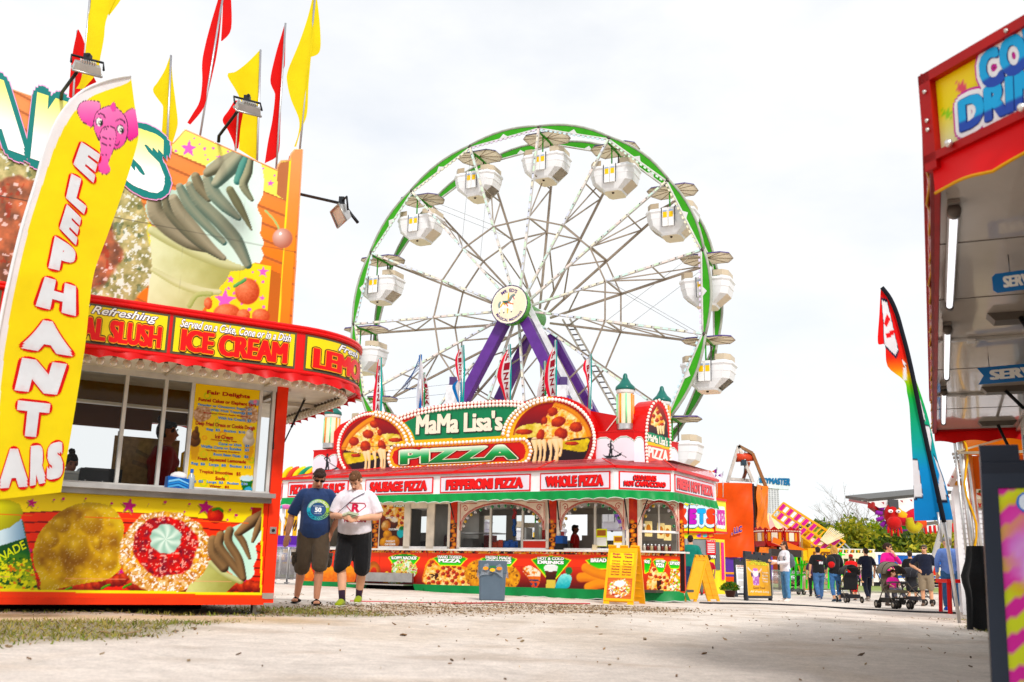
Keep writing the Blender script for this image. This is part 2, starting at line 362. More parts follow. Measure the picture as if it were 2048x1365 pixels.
def make_ground():
 xs = np.concatenate([-np.geomspace(300, 9, 22), np.linspace(-8.6, 14, 230), np.geomspace(14.5, 400, 24)])
 ys = np.concatenate([[-60, -20, -8, -3], np.linspace(-1, 26, 270), np.geomspace(26.5, 1500, 60)])
 X, Y = np.meshgrid(xs, ys); far = smooth(40, 140, Y)
 H = gz(X) * (1 - far) + (vn(X, Y, .9, 2, 4) - .5) * .05 * smooth(30, 20, Y) + (vn(X, Y, .22, 5, 2) - .5) * .012 * smooth(26, 20, Y)
 g = turf(X, Y); li = litter(X, Y)
 base = np.array(srgb(hx('e5dacf'))) * np.ones(X.shape + (1,)) * (.97 + .0 * X[..., None])
 pink = srgb(hx('d6ccc4')); k = (smooth(9, 6.2, Y + 2 * (vn(X, Y, 2, 6) - .5)) * .75)[..., None]
 base = base * (1 - k) + pink * k
 k = (smooth(-1.2, 1.6, X - .1 * Y + 1.5 * (vn(X, Y, 1.5, 3) - .5)) * smooth(13, 8.5, Y + 3 * (vn(X, Y, 2.5, 1) - .5)) * .62)[..., None]; base = base * (1 - k) + srgb(hx('a69a8f')) * k
 k = (smooth(.55, .75, vn(X, Y, .8, 7)) * .4)[..., None]; base = base * (1 - k) + srgb(hx('b29f8c')) * k
 k = (li * (.3 + .5 * smooth(.35, .65, vn(X, Y, .25, 3))))[..., None]; base = base * (1 - k) + srgb(hx('ad9478')) * k
 k = (g * .8)[..., None]; base = base * (1 - k) + srgb(hx('76683f')) * k
 d = (X - LEFT_O[0]) * A_.N[0] + (Y - LEFT_O[1]) * A_.N[1]; u = (X - LEFT_O[0]) * LEFT_U[0] + (Y - LEFT_O[1]) * LEFT_U[1]
 k = (smooth(.25, .55, d) * smooth(1.9, 1.2, d + .6 * (vn(X, Y, .6, 3) - .5)) * smooth(.9, -.2, u) * .7)[..., None]; base = base * (1 - k) + srgb(hx('d4b78e')) * k
 k = (smooth(.1, -.2, d) * smooth(-3.2, -2.4, d) * smooth(.3, 0, u) * .8)[..., None]; base = base * (1 - k) + srgb(hx('4a3d2c')) * k  # shade under the food trailer, painted darker into the ground colour
 k = smooth(50, 75, Y)[..., None]; base = base * (1 - k) + srgb(hx('8d9a5a')) * k
 tr = smooth(.5, .72, vn(X - .12 * Y, Y * .16, .55, 2, 3)); k = (tr * smooth(26, 16, Y) * (1 - g) * .3)[..., None]; base = base * (1 - k) + srgb(hx('bba892')) * k
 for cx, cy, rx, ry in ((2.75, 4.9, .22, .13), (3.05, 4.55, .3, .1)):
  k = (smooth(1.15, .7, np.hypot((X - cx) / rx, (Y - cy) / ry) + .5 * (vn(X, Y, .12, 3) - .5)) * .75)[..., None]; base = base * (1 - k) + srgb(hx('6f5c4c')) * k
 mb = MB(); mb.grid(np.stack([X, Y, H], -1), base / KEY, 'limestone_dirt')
 tag(mb.build('ground'), 'pale limestone dirt of the fair midway', 'ground', kind='structure')
make_ground()
def make_grass():
 mb = MB(); n = 260000; X = rng.uniform(-7.5, 9.5, n); Y = rng.uniform(5.5, 23, n); keep = rng.random(n) < turf(X, Y) ** 1.5
 far = rng.random(n) < np.clip(14 / Y, 0, 1); X, Y = X[keep & far], Y[keep & far]; n = len(X)
 X, Y = X[:52000], Y[:52000]; n = len(X)
 h = rng.uniform(.015, .05, n) * (.5 + vn(X, Y, .5, 2)); a = rng.uniform(0, 2 * math.pi, n); w = rng.uniform(.004, .009, n); l = rng.normal(0, .03, (n, 2))
 B = np.stack([X, Y, gz(X) + (vn(X, Y, .9, 2, 4) - .5) * .05 - .004], -1); s = np.stack([np.cos(a) * w, np.sin(a) * w, 0 * a], -1)
 T = B + np.stack([l[:, 0], l[:, 1], h], -1)
 V = np.stack([B - s, B + s, T], 1).reshape(-1, 3); f = np.arange(3 * n).reshape(-1, 3)
 t = (vn(X, Y, .7, 5) + .35 * rng.normal(0, 1, n))[:, None]; t = np.clip(t, 0, 1); c = srgb(hx('5d7328')) * (1 - t) + srgb(hx('a08f55')) * t
 mb.add(V, f.tolist(), np.repeat(c, 3, 0), 'grass_blade'); tag(mb.build('grass'), 'short dry grass along the trailer foot and path edge', 'grass', kind='stuff')
make_grass()
def make_chips():
 n = 60000; X = rng.uniform(-7, 8, n); Y = 4 + 15 * rng.random(n)
 keep = rng.random(n) < np.clip(litter(X, Y) * .75 + .009 + .12 * (turf(X, Y) > .1), 0, 1); X, Y = X[keep], Y[keep]; n = len(X)
 a = rng.uniform(0, 2 * math.pi, n); l = rng.gamma(2.2, .004, n) + .003; w = l * rng.uniform(.25, .8, n)
 B = np.stack([X, Y, gz(X) + (vn(X, Y, .9, 2, 4) - .5) * .05 + (vn(X, Y, .22, 5, 2) - .5) * .012 + .005], -1)
 u = np.stack([np.cos(a), np.sin(a), rng.normal(0, .25, n)], -1) * l[:, None]; v = np.stack([-np.sin(a), np.cos(a), rng.normal(0, .3, n)], -1) * w[:, None]
 q = np.stack([B - u, B - v * .8, B + u, B + v], 1); q2 = q + np.array([0, 0, .008])
 V = np.concatenate([q, q2], 1).reshape(-1, 3); o = (np.arange(n) * 8)[:, None]
 f = np.concatenate([o + np.array([k]) for k in ([4, 5, 6, 7], [0, 1, 5, 4], [1, 2, 6, 5], [2, 3, 7, 6], [3, 0, 4, 7])])
 pal = np.array([srgb(hx(h)) for h in ('7a6048', '957c60', 'a88f74', '5e4e40', 'c4b4a0', '88765c')])
 mb = MB(); mb.add(V, f.tolist(), np.repeat(pal[rng.integers(0, 6, n)], 8, 0), 'chips'); tag(mb.build('leaf_litter'), 'dry leaves and wood chips scattered on the dirt', 'litter', kind='stuff')
make_chips()
# ------------------------------------------------------------------ more helpers
def stroke(pc, pts, r, lo, hi, side=.35, k=5):
 """a soft rounded stroke along a path, in photograph pixels"""
 P = spline(pts, k, False); R = np.interp(np.linspace(0, 1, len(P)), np.linspace(0, 1, len(r)), r) if hasattr(r, '__len__') else np.full(len(P), float(r))
 best = np.full(pc.X.shape, 9.); sg = np.zeros(pc.X.shape); rm = R.max() * 1.2
 bb = (pc.X > P[:, 0].min() - rm) & (pc.X < P[:, 0].max() + rm) & (pc.Y > P[:, 1].min() - rm) & (pc.Y < P[:, 1].max() + rm); x, y = pc.X[bb], pc.Y[bb]; B = best[bb]; S = sg[bb]
 for i in range(len(P) - 1):
  d = P[i + 1] - P[i]; l2 = max(d @ d, 1e-9); t = np.clip(((x - P[i, 0]) * d[0] + (y - P[i, 1]) * d[1]) / l2, 0, 1); rr = R[i] + (R[i + 1] - R[i]) * t
  ex = x - P[i, 0] - t * d[0]; ey = y - P[i, 1] - t * d[1]; q = np.hypot(ex, ey) / rr; s_ = (ex * .6 + ey * .8) / rr; m = q < B; B[m] = q[m]; S[m] = s_[m]
 best[bb] = B; sg[bb] = S; pc.put(np.clip((1 - best) / .15 + .5, 0, 1), pc.lerp(.3 + side * 1.4 * sg + .3 * best, hi, lo))
def pxquad(pl, q):
 """warp of the unit square onto a plane: TL, TR, BR, BL given as measured pixels"""
 a, b, c, d = [pl.px(*p) for p in q]
 def f(Q, dd):
  x, y = Q[:, :1], Q[:, 1:]; uv = (d * (1 - x) + c * x) * (1 - y) + (a * (1 - x) + b * x) * y
  return pl.P(uv[:, 0], uv[:, 1], dd)
 return f
def pxrect(pl, x0, y0, x1, y1):
 a = pl.px(x0, y1); b = pl.px(x1, y0); return (a[0], a[1], b[0], b[1])
def resample(P, n):
 P = np.asarray(P, float); t = np.concatenate([[0], np.cumsum(np.hypot(*np.diff(P, axis=0).T))]); t /= t[-1]; q = np.linspace(0, 1, n)
 return np.stack([np.interp(q, t, P[:, 0]), np.interp(q, t, P[:, 1])], 1)
def cloth(mb, pl, left, right, fold, nu, nv, paint=None, col='ffffff', m='flag_cloth', freq=2.2, seed=0., sp=3):
 l = np.array([pl.px(*p) for p in resample(spline(left, sp, False), nv)]); r = np.array([pl.px(*p) for p in resample(spline(right, sp, False), nv)])
 t = np.linspace(0, 1, nu)[None, :, None]; UV = l[:, None] * (1 - t) + r[:, None] * t; U, V = UV[..., 0], UV[..., 1]
 k = np.linspace(0, 1, nv)[:, None]
 def disp(u, v): return fold * (np.sin(u * freq * 6.28 + v * 1.7 + seed) * .6 + np.sin(u * freq * 2.9 - v * 2.6 + seed * 2) * .5 + np.sin(v * 4.1 + seed * 3 + u * 3) * .35)
 P = pl.P(U, V, disp(U, V)); c = col
 if paint:
  X, Y = proj(pl.P(U, V, 0)); pc = Pic(X, Y, U, V); paint(pc); c = srgb(np.clip(pc.C, 0, 1))
 mb.grid(P, c, m); return disp
def inst(o, parent, world, name=None, R=None):
 """a copy of a part, placed at a world point under a thing; the mesh is shared"""
 c = o.copy(); COL.objects.link(c); c.parent = parent; M = np.linalg.inv(FRAME[parent]); p = M[:3, :3] @ np.asarray(world, float) + M[:3, 3]; c.location = tuple(p)
 return c
def proto(mb, name, parent, world):
 """first of a repeated part: mesh built about the origin"""
 o = mb.build(name, None, local=True); o.parent = parent; M = np.linalg.inv(FRAME[parent]); p = M[:3, :3] @ np.asarray(world, float) + M[:3, 3]; o.location = tuple(p); FRAME[o] = FRAME[parent]; return o
BULB = [None]
def hanging_bulbs(parent, pts, n=8):
 for p in pts:
  if BULB[0] is None:
   b = MB(); b.lathe((0, 0, 0), [(.0, .0), (.018, 0), (.02, -.03)], '6f6b62', 'metal', n); b.lathe((0, 0, 0), [(.018, -.03), (.038, -.06), (.04, -.085), (.028, -.108), (.001, -.116)], 'efe6d2', 'bulb_glass', n)
   BULB[0] = proto(b, 'light_bulb', parent, p)
  else: inst(BULB[0], parent, p)
def scallop(mb, pts, nrms, z0, z1, col, m='tarp', wave=.3, amp=.03, fold=.025, edge=None, n_per=14):
 """a cloth valance along a path (points xy with outward normals), its lower edge scalloped"""
 P = np.asarray(pts, float); N = np.asarray(nrms, float); s = np.concatenate([[0], np.cumsum(np.linalg.norm(np.diff(P, axis=0), axis=1))])
 S = np.linspace(0, s[-1], max(3, int(s[-1] / wave * n_per))); x = np.stack([np.interp(S, s, P[:, i]) for i in (0, 1)], 1); q = np.stack([np.interp(S, s, N[:, i]) for i in (0, 1)], 1)
 k = np.linspace(0, 1, 7); low = z1 + amp * np.abs(np.sin(S / wave * math.pi)) + amp * .35 * np.sin(S * 2.1)
 G = np.zeros((7, len(S), 3))
 for i, t in enumerate(k):
  d = .012 + fold * t * (1 + np.sin(S / wave * 2 * math.pi + 1) * .9 + .6 * np.sin(S * 3.7))
  G[i, :, :2] = x + q * d[:, None]; G[i, :, 2] = z0 + (low - z0) * t
 mb.grid(G, col, m)
 if edge: mb.tube(G[-1] + np.array([0, 0, -.004]), .008, edge, m, 5)
# ------------------------------------------------------------------ food trailer on the left
FT = thing('food_trailer', 'orange and yellow fried food trailer under a red awning with huge ice cream billboard', 'food trailer', LEFT_O, math.atan2(LEFT_U[1], LEFT_U[0]))
def paint_panel(pc):
 z = lambda P: zp(0, 950, 3.289, P)
 pc.bg('f7dd1c'); y = pc.Y; x = pc.X
 arc = 1024 + .000245 * (x - 215) ** 2 + (x - 215) * .028
 pc.put(y > arc, pc.lerp((y - arc) / 150, 'ee4a10', 'd83a0a'))
 for k in range(1, 8):
  a = arc + 21 * k - .00005 * k * (x - 215) ** 2; pc.put((np.abs(y - a) < 1.6), '7a1d08')
 pc.put((np.abs(y - arc) < 1.3), '8a3010')
 pc.put(pc.poly(z([(1660, 215), (1760, 215), (1750, 330), (1640, 330)])) * .9, 'a01c10')
 for cx, cy, r in ((210, 185, 36), (850, 205, 55), (1350, 215, 55), (795, 640, 26)):
  pc.star(cx / 3.289 - 3, 950 + cy / 3.289 + 3, r / 3.289, 'a58f10', -80); pc.star(cx / 3.289, 950 + cy / 3.289, r / 3.289, 'c2127f', -80)
 for cx, cy, r in ((356, 164, 8), (416, 158, 11), (563, 158, 8), (734, 188, 9), (1085, 180, 10), (1246, 193, 8), (1212, 244, 7), (1512, 230, 8), (1552, 266, 10), (1494, 297, 7), (1655, 220, 8), (976, 194, 4), (250, 216, 4), (1610, 708, 11), (200, 498, 11), (237, 626, 9)):
  pc.put(pc.ell(cx / 3.289 - 2.5, 950 + cy / 3.289 + 4, r / 3.289)[0] * .5, '9a8a10'); pc.put(pc.ell(cx / 3.289, 950 + cy / 3.289, r / 3.289)[0], 'c2127f')
 # berries along the foot
 rs = np.random.default_rng(5)
 for bx in list(np.arange(240, 1000, 45)) + [1520, 1560, 1600, 1640, 1690, 1150, 1180]:
  by = 745 - 25 * rs.random() - (40 if 680 < bx < 830 else 0); pc.ball(bx / 3.289, 950 + by / 3.289, 14, 12, 0, '5a0e0e', 'd8503a', wob=.08, seed=int(bx), tex=.25)
 for bx, by in ((690, 735), (830, 730), (440, 752), (1170, 745)): stroke(pc, z([(bx - 20, by + 14), (bx, by), (bx + 30, by - 12)]), 2.2, '1d5a1a', '6fae3a')
 # drink cup
 cup = pc.poly(z([(-90, 330), (150, 300), (250, 765), (-60, 765)])); pc.put(cup, pc.lerp((y - 1095) / 85 + .4 * (pc.n(14, 2) - .5), '0f5a2c', 'cfd424'))
 m = cup * (pc.n(6, 4) > .56) * (y > 1118); pc.put(m, 'e8e84a'); m = cup * (pc.n(7, 6) > .64) * (y > 1115); pc.put(m, '13501f'); m = cup * (pc.n(9, 9) > .7) * (y > 1125); pc.put(m, 'd9781c')
 pc.put(pc.poly(z([(-90, 320), (140, 290), (170, 420), (-80, 500)])), pc.lerp((x - 5) / 42, 'cfe6f4', '86aed0'))
 pc.put(pc.poly(z([(-90, 495), (168, 415), (182, 480), (-80, 560)])), '0c4a24')
 pc.put(pc.poly(z([(-90, 170), (60, 165), (130, 195), (150, 250), (130, 300), (60, 350), (-90, 390)])), pc.lerp((x + y - 1010) / 70, 'd7d414', '9a9a0c'))
 # fried dough
 ear = spline(z([(300, 330), (400, 240), (520, 190), (640, 185), (740, 220), (810, 320), (805, 430), (785, 560), (790, 620), (700, 690), (580, 710), (420, 740), (300, 770), (262, 745), (265, 690), (225, 600), (218, 500), (250, 400)]), 4)
 w = pc.poly(ear); n1 = pc.n(34, 3, 4); n2 = pc.n(7, 8); pc.put(w, pc.lerp(n1 * 1.9 - .5 + .18 * (n2 - .5), 'dcb448', '7c5018'))
 for bx, by, a, b in ((600, 310, 75, 85), (515, 490, 72, 90), (400, 330, 60, 50), (330, 420, 55, 60), (640, 450, 30, 45), (720, 560, 60, 70)):
  q, r = pc.ell(bx / 3.289, 950 + by / 3.289, a / 3.289, b / 3.289, 0, .35, .12, int(bx)); l = np.hypot((x - bx / 3.289) * 3.289 / a + .4, (y - 950 - by / 3.289) * 3.289 / b + .4); pc.put(q * w * .6, pc.lerp(l * .75 - .1 + .15 * (n2 - .5), 'ecca60', '774b12'))
 e2, r2 = pc.ell(515 / 3.289, 950 + 480 / 3.289, 300 / 3.289, 290 / 3.289); pc.put(w * smooth(.82, 1.02, r2) * .6, 'd8c054'); pc.put(w * (pc.n(3, 11) > .72) * .35, 'f4ecd0')
 # funnel cake with berries and cream
 w, r = pc.ell(1085 / 3.289, 950 + 510 / 3.289, 302 / 3.289, 275 / 3.289, 0, .03, .08, 3); t = pc.n(5.5, 5, 3)
 pc.put(w, pc.lerp(t * 1.6 - .25, 'f2d9ac', 'b06a1a')); pc.put(w * (pc.n(3.5, 7) > .6), 'fbf4ec'); pc.put(w * (pc.n(9, 12) > .66) * .7, 'e8a838')
 w, r = pc.ell(1085 / 3.289, 950 + 475 / 3.289, 215 / 3.289, 195 / 3.289, 0, .05, .16, 8); t = pc.n(9, 2)
 pc.put(w, pc.lerp(t * 1.7 - .35, 'e8331c', '7a1030')); pc.put(w * (pc.n(4, 3) > .66) * .75, 'ffc8b8'); pc.put(w * (pc.n(7, 15) > .68) * .8, '5e0c22')
 w, r = pc.ell(1090 / 3.289, 950 + 425 / 3.289, 105 / 3.289, 98 / 3.289, 0, .06, .2, 9); a = np.arctan2(y - 1079, x - 331); pc.put(w, pc.lerp(.5 + .4 * np.sin(a * 7 + r * 3) + .5 * (r - .5), 'e2f4ea', '9cc4b4'))
 soft_cone(pc, z)
 # strawberry
 pc.ball(1415 / 3.289, 950 + 268 / 3.289, 16.5, 16, 20, '8a120e', 'ec5038', tex=.2, ts=2.2); stroke(pc, z([(1400, 232), (1435, 222), (1462, 238)]), 2.6, '1f6a1c', '5aa832')
 # edges
 pc.put(x > 519 + (1190 - y) * .02, 'f4dc10'); pc.put(x > 522.5 + (1190 - y) * .02, 'ee4a10'); yb = 1184.5 + .0147 * (x - 400)
 pc.put(y > yb - .5, 'f2e21c'); pc.put(y > yb + 4.5, 'ee5410'); pc.put(np.abs(y - (1029 + .035 * x)) < .5, 'e06a3a'); pc.put((np.abs(y - (1154 + .022 * x)) < .5) * .6, 'e8a080')
def soft_cone(pc, z):
 x, y = pc.X, pc.Y
 pc.put(pc.poly(z([(1380, 570), (1400, 590), (1580, 690), (1540, 720), (1475, 785), (1215, 785), (1240, 730), (1330, 660)])), pc.lerp((x - 380) / 90 + .2 * (pc.n(12, 1) - .5), 'cfd28e', '8a8a48'))
 stroke(pc, z([(1385, 580), (1470, 650), (1580, 700)]), 6, '8a8a4a', 'd6dcae')
 pc.put(pc.poly(spline(z([(1735, 228), (1722, 330), (1720, 420), (1680, 470), (1690, 540), (1665, 600), (1670, 650), (1630, 690), (1570, 680), (1450, 600), (1380, 540), (1378, 430), (1430, 400), (1460, 380), (1500, 350), (1540, 340), (1620, 300)]), 3)), pc.lerp((x - 440) / 90, 'a8d8c4', 'd8f2e6'))
 for P, r in (([(1400, 430), (1400, 520), (1470, 610)], 10), ([(1450, 400), (1440, 470), (1520, 580), (1590, 670)], [9, 9, 7]), ([(1510, 365), (1500, 440), (1570, 560), (1600, 680)], [8, 9, 6]), ([(1560, 390), (1600, 450), (1640, 550)], [7, 7, 3]), ([(1728, 240), (1650, 310), (1570, 380)], [3, 12, 7]), ([(1728, 250), (1690, 360), (1660, 440)], [3, 7, 3])):
  stroke(pc, z(P), r, '2e2014', 'a4825c', .5)
BB = [(-150, 118), (47, 188), (113, 209), (250, 250), (347, 287), (371, 260), (555, 341), (557, 330), (563, 322), (580, 321), (583, 308), (590, 300), (605, 299), (584, 655), (-150, 600)]
def paint_billboard(pc):
 z = lambda P: zp(280, 230, 3.329, P)
 x, y = pc.X, pc.Y
 C0 = pc.lerp((y - 250) / 380, 'f09a68', 'f47e34'); pc.C[:] = C0  # paler orange towards the top: sky glare painted into the print
 for k in range(-6, 12):
  a = 302 + 32.5 * k + .43 * (x - 337) - .00012 * (x - 420) ** 2; pc.put(np.clip(3.2 - np.abs(y - a), 0, 1) * .75, '9c5a38'); pc.put(np.clip(3 - np.abs(y - a - 5), 0, 1) * .25, 'c87c50')
 top = 302 + .43 * (x - 337) - 2
 pc.put((y < top) * (x > 345), pc.lerp((x - 345) / 210, 'f3ef86', 'f0e878')); pc.put((y < top) * (x < 240) * (x > 40) * .8, 'dfe07a')
 pc.put(pc.poly(z([(500, 1000), (640, 970), (872, 1005), (850, 1365), (430, 1365)])), 'f4e048'); pc.put(pc.poly(z([(-70, 690), (40, 690), (130, 800), (140, 900), (-70, 1000)])), 'f0e45a')
 pc.put(pc.poly(z([(918, 350), (940, 315), (1000, 308), (978, 580), (912, 530)])), 'b5734e'); pc.put(pc.poly(z([(870, 1030), (940, 1060), (920, 1400), (846, 1400)])), 'bd6a30')
 pc.put(pc.poly(z([(1003, 300), (1012, 262), (1035, 235), (1083, 232), (990, 1420), (916, 1420)])), pc.lerp((y - 300) / 330, 'f0a070', 'f58c2e')); stroke(pc, z([(1003, 290), (965, 800), (922, 1420)]), 1.5, 'f0e04a', 'f6ee6a')  # right column also paled upwards, the same painted sky glare
 for cx, cy, r in ((325, 225, 60), (530, 285, 24), (870, 455, 26), (820, 1045, 40), (605, 1095, 30), (565, 1235, 78), (815, 1220, 22), (15, 740, 36), (78, 808, 20)): pc.star(280 + cx / 3.329, 230 + cy / 3.329, r / 3.329, 'e46cc8', -85)
 for cx, cy, r in ((432, 226, 10), (488, 222, 8), (436, 267, 6), (452, 296, 6), (398, 195, 6), (587, 243, 6), (362, 157, 6), (240, 240, 9), (820, 355, 7), (897, 404, 8), (752, 1048, 8), (703, 1086, 7), (590, 1156, 10), (820, 1112, 10), (768, 1108, 6), (625, 1188, 10), (678, 1256, 10), (730, 1296, 12), (824, 1278, 11)): pc.put(pc.ell(280 + cx / 3.329, 230 + cy / 3.329, r / 3.329)[0], 'e070c8')
 # funnel cake behind the banner
 w, r = pc.ell(75, 478, 235, 178, 12, .03, .1, 3); t = pc.n(13, 5, 4); pc.put(w, pc.lerp(t * 1.7 - .3, 'd8cb98', '7f7e50')); pc.put(w * (pc.n(7, 7) > .6) * .9, 'e9efe6'); pc.put(w * (pc.n(17, 12) > .68) * .6, '4c5c3c')
 w, r = pc.ell(85, 475, 165, 112, 12, .05, .14, 8); t = pc.n(22, 2, 4); pc.put(w, pc.lerp(t * 1.9 - .4, 'd8805c', '6e4a3a')); pc.put(w * (pc.n(10, 3) > .7) * .8, 'f4dcd8'); pc.put(w * (pc.n(15, 6) > .7) * .6, 'a83c2c')
 # ice cream cone
 pc.put(pc.poly(z([(72, 745), (300, 860), (690, 985), (676, 1035), (600, 1045), (578, 1100), (530, 1150), (526, 1200), (480, 1202), (400, 1330), (40, 1330), (80, 1000), (68, 850)])), pc.lerp((x - 300) / 150 + .35 * (pc.n(26, 1) - .5), 'e0e6bc', 'a9aa6a'))
 stroke(pc, z([(82, 770), (200, 830), (380, 915), (560, 985), (680, 1010)]), [9, 12, 13, 12, 8], '98985c', 'dfe4bc'); stroke(pc, z([(85, 1030), (250, 1120), (400, 1170), (530, 1180)]), [5, 8, 8, 5], 'a8ab6a', 'e2e6c2')
 stroke(pc, z([(330, 1270), (380, 1200), (470, 1190)]), 5, '8a9a50', 'c6cc92')
 pc.put(pc.poly(spline(z([(770, 160), (800, 300), (825, 420), (815, 540), (780, 610), (812, 690), (805, 770), (798, 790), (826, 850), (808, 890), (822, 930), (800, 985), (750, 985), (700, 1010), (450, 905), (130, 765), (40, 650), (60, 545), (180, 495), (240, 500), (255, 470), (310, 455), (340, 400), (430, 400), (440, 340), (500, 300), (620, 240), (680, 190)]), 3)), pc.lerp((x - 380) / 130 + .2 * (pc.n(30, 2) - .5), 'c2dccb', 'e0f5ea'))
 for P, r, lo, hi in (([(95, 560), (110, 660), (200, 760), (330, 850), (450, 890)], [14, 17, 16, 13, 8], '7c7658', 'bdb498'), ([(170, 520), (190, 640), (290, 760), (400, 860), (540, 950)], [6, 9, 9, 8, 5], '565c48', '948e70'), ([(225, 560), (270, 650), (370, 770), (470, 880), (560, 955)], [10, 13, 12, 9, 5], '807a5c', 'c6bea2'), ([(265, 480), (330, 600), (430, 720), (560, 850)], [8, 12, 10, 6], '4a7f72', 'bdb79a'), ([(330, 470), (400, 580), (540, 720), (640, 840), (720, 1000)], [8, 13, 14, 14, 8], '4a7468', 'bfb89a'), ([(370, 410), (400, 480), (460, 560)], [9, 11, 6], '5c5840', 'b0a684'), ([(450, 420), (490, 520), (570, 610), (660, 690)], [10, 14, 12, 5], '4f8074', 'c4bda0'), ([(600, 500), (650, 590), (700, 680), (742, 765)], [8, 9, 6, 2], '6a6a4c', '9a9a74'), ([(640, 260), (540, 330), (450, 385)], [8, 15, 9], '6e6c50', 'b6b196'), ([(765, 165), (680, 260), (600, 350), (510, 455)], [3, 11, 17, 10], '5f7f6c', 'c0bea2'), ([(735, 230), (690, 330), (650, 440)], [4, 9, 8], '3a8f84', '6aa898'), ([(745, 260), (720, 380), (690, 470), (745, 565)], [4, 9, 9, 4], '5a6248', 'b2b292')):
  stroke(pc, z(P), r, '%02x%02x%02x' % tuple(int(c * 170) for c in hx(lo)), '%02x%02x%02x' % tuple(int(c * 235) for c in hx(hi)), .75)
 stroke(pc, z([(835, 637), (885, 690), (918, 740), (932, 785)]), 2, '8aa85a', 'c8e0a0'); pc.ball(280 + 950 / 3.329, 230 + 822 / 3.329, 20, 20, 0, 'b06a56', 'ecccc0'); pc.put(pc.ell(280 + 935 / 3.329, 230 + 790 / 3.329, 3)[0], 'ffffff')
 for bx, by, a, b in ((715, 1175, 82, 88), (580, 1320, 90, 62), (690, 1335, 45, 42), (805, 1340, 60, 50), (455, 1255, 28, 40)): pc.ball(280 + bx / 3.329, 230 + by / 3.329, a / 3.329, b / 3.329, 0, 'b8482a', 'f49a72', tex=.25, ts=2.4)
 stroke(pc, z([(630, 1140), (665, 1120), (700, 1098)]), 3.4, '2f7a3c', '7fbf7a')
 pc.put(np.clip(1.1 - np.abs(y - (392 + .189 * x)), 0, 1), '33302a')
 for sx in (120, 490 - 0, 372): pc.put(np.clip(.6 - np.abs(x - sx - (y - 400) * -.07), 0, 1) * .3, '6a6a5a')
def make_food_trailer():
 t = FT; H0, H1 = 2.40, 2.88
 # body shell: floor, end walls, back wall with an opening, ceiling
 b = MB()
 b.pbox(A_, -5, .12, .14, .2, -2.3, -.01, '2a2622'); b.pbox(A_, -5, -.0, 1.16, 1.2, -2.3, -.02, 'b8b4ac', 'metal')
 b.pbox(A_, -5, .1, .2, 1.12, -2.33, -2.28, 'd9d2c4'); b.pbox(A_, -5, .1, 2.2, 2.46, -2.33, -2.28, '6a4a14')
 b.pbox(A_, -5.04, -4.98, .2, 2.46, -2.3, 0, 'e8e0d4'); b.pbox(A_, -5, .12, 2.46, 2.52, -2.33, .0, 'd8d0c0')
 b.pbox(A_, -5, .05, 2.2, 2.455, -1.0, -.92, '6b4e14'); b.pbox(A_, -5, .05, 2.17, 2.2, -1.0, -.9, 'e6dfd0')
 b.pbox(A_, -3.9, -.9, 2.04, 2.42, -1.9, -1.86, '6b4212'); b.pbox(A_, .06, .1, 1.2, 2.46, -2.3, -1.2, 'e4ded2'); b.pbox(A_, -2.9, -2.84, 1.2, 2.06, -2.31, -2.27, 'cfc9be'); b.pbox(A_, -1.2, -1.14, 1.2, 2.06, -2.31, -2.27, 'cfc9be')
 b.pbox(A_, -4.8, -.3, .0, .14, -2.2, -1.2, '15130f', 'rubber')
 b.build('shell', t)
 b = MB(); b.art(A_, -3.6, .0, .16, 1.16, .012, .0085, paint_panel); b.pbox(A_, -5, .0, .16, 1.16, -.03, .0, 'd84a12'); pq = pxquad(A_, [(20, 1115), (47, 1095), (50, 1108), (23, 1128)])
 b.text(A_, 'LEMONADE', None, .015, 'd8e83a', bold=.02, warp=pxquad(A_, [(-55, 1136), (46, 1080), (53, 1097), (-52, 1152)])); b.build('printed_panel', t)
 b = MB(); b.pbox(A_, -5, .02, .1, .165, -.06, .03, 'e84c10', 'worn_paint'); b.pbox(A_, 0.005, .125, .12, 2.46, -.14, .02, 'ee4a12', 'worn_paint')
 b.pbox(A_, .03, .1, .83, .9, .02, .03, 'cfcac4', 'metal'); b.lathe(A_.P(.065, .865, .03), [(.0, .012), (.016, .012), (.018, 0)], '1c1a18', 'plastic', 12, A_.N); b.pbox(A_, .0, .12, .16, .22, .02, .028, 'd8d0c8', 'metal'); b.build('corner_post', t)
 b = MB(); b.pbox(A_, -5, .01, 1.19, 1.235, -.02, .2, 'cfcdca', 'metal'); b.pbox(A_, -5, .0, 1.14, 1.19, -.0, .1, '9b9690', 'metal'); b.build('counter_shelf', t)
 b = MB(); k = b.pbox(A_, -.075, -.035, .0 - .0, .2, -.1, -.02, '8f8a82', 'metal'); k.pbox(A_, -.1, -.01, -.01, .015, -.13, .01, '8f8a82', 'metal'); b.build('corner_jack', t)
 # window frame and panes
 f = MB(); al = 'd8d6d2'
 f.pbox(A_, -5, .0, 2.35, 2.46, -.06, .01, al, 'worn_paint'); f.pbox(A_, -5, .0, 1.235, 1.265, -.06, .01, al, 'worn_paint')
 MU = [A_.px(244, 860)[0], A_.px(323, 872)[0], A_.px(377, 880)[0], A_.px(515, 885)[0], A_.px(541, 885)[0], -2.75, -3.5, -4.3]
 for i, u in enumerate(MU): f.pbox(A_, u - .017, u + .017, 1.265, 2.35, -.05, .012, al, 'worn_paint')
 fr = f.build('window_frame', t)
 for a, c in ((-2.73, MU[0]), (MU[0], MU[1]), (MU[1], MU[2]), (MU[3], MU[4])):
  g = MB(); g.quad(A_.P([a + .017, c - .017, c - .017, a + .017], [1.265, 1.265, 2.35, 2.35], [-.02] * 4), 'ffffff', 'window_glass'); g.build('window_pane', fr)
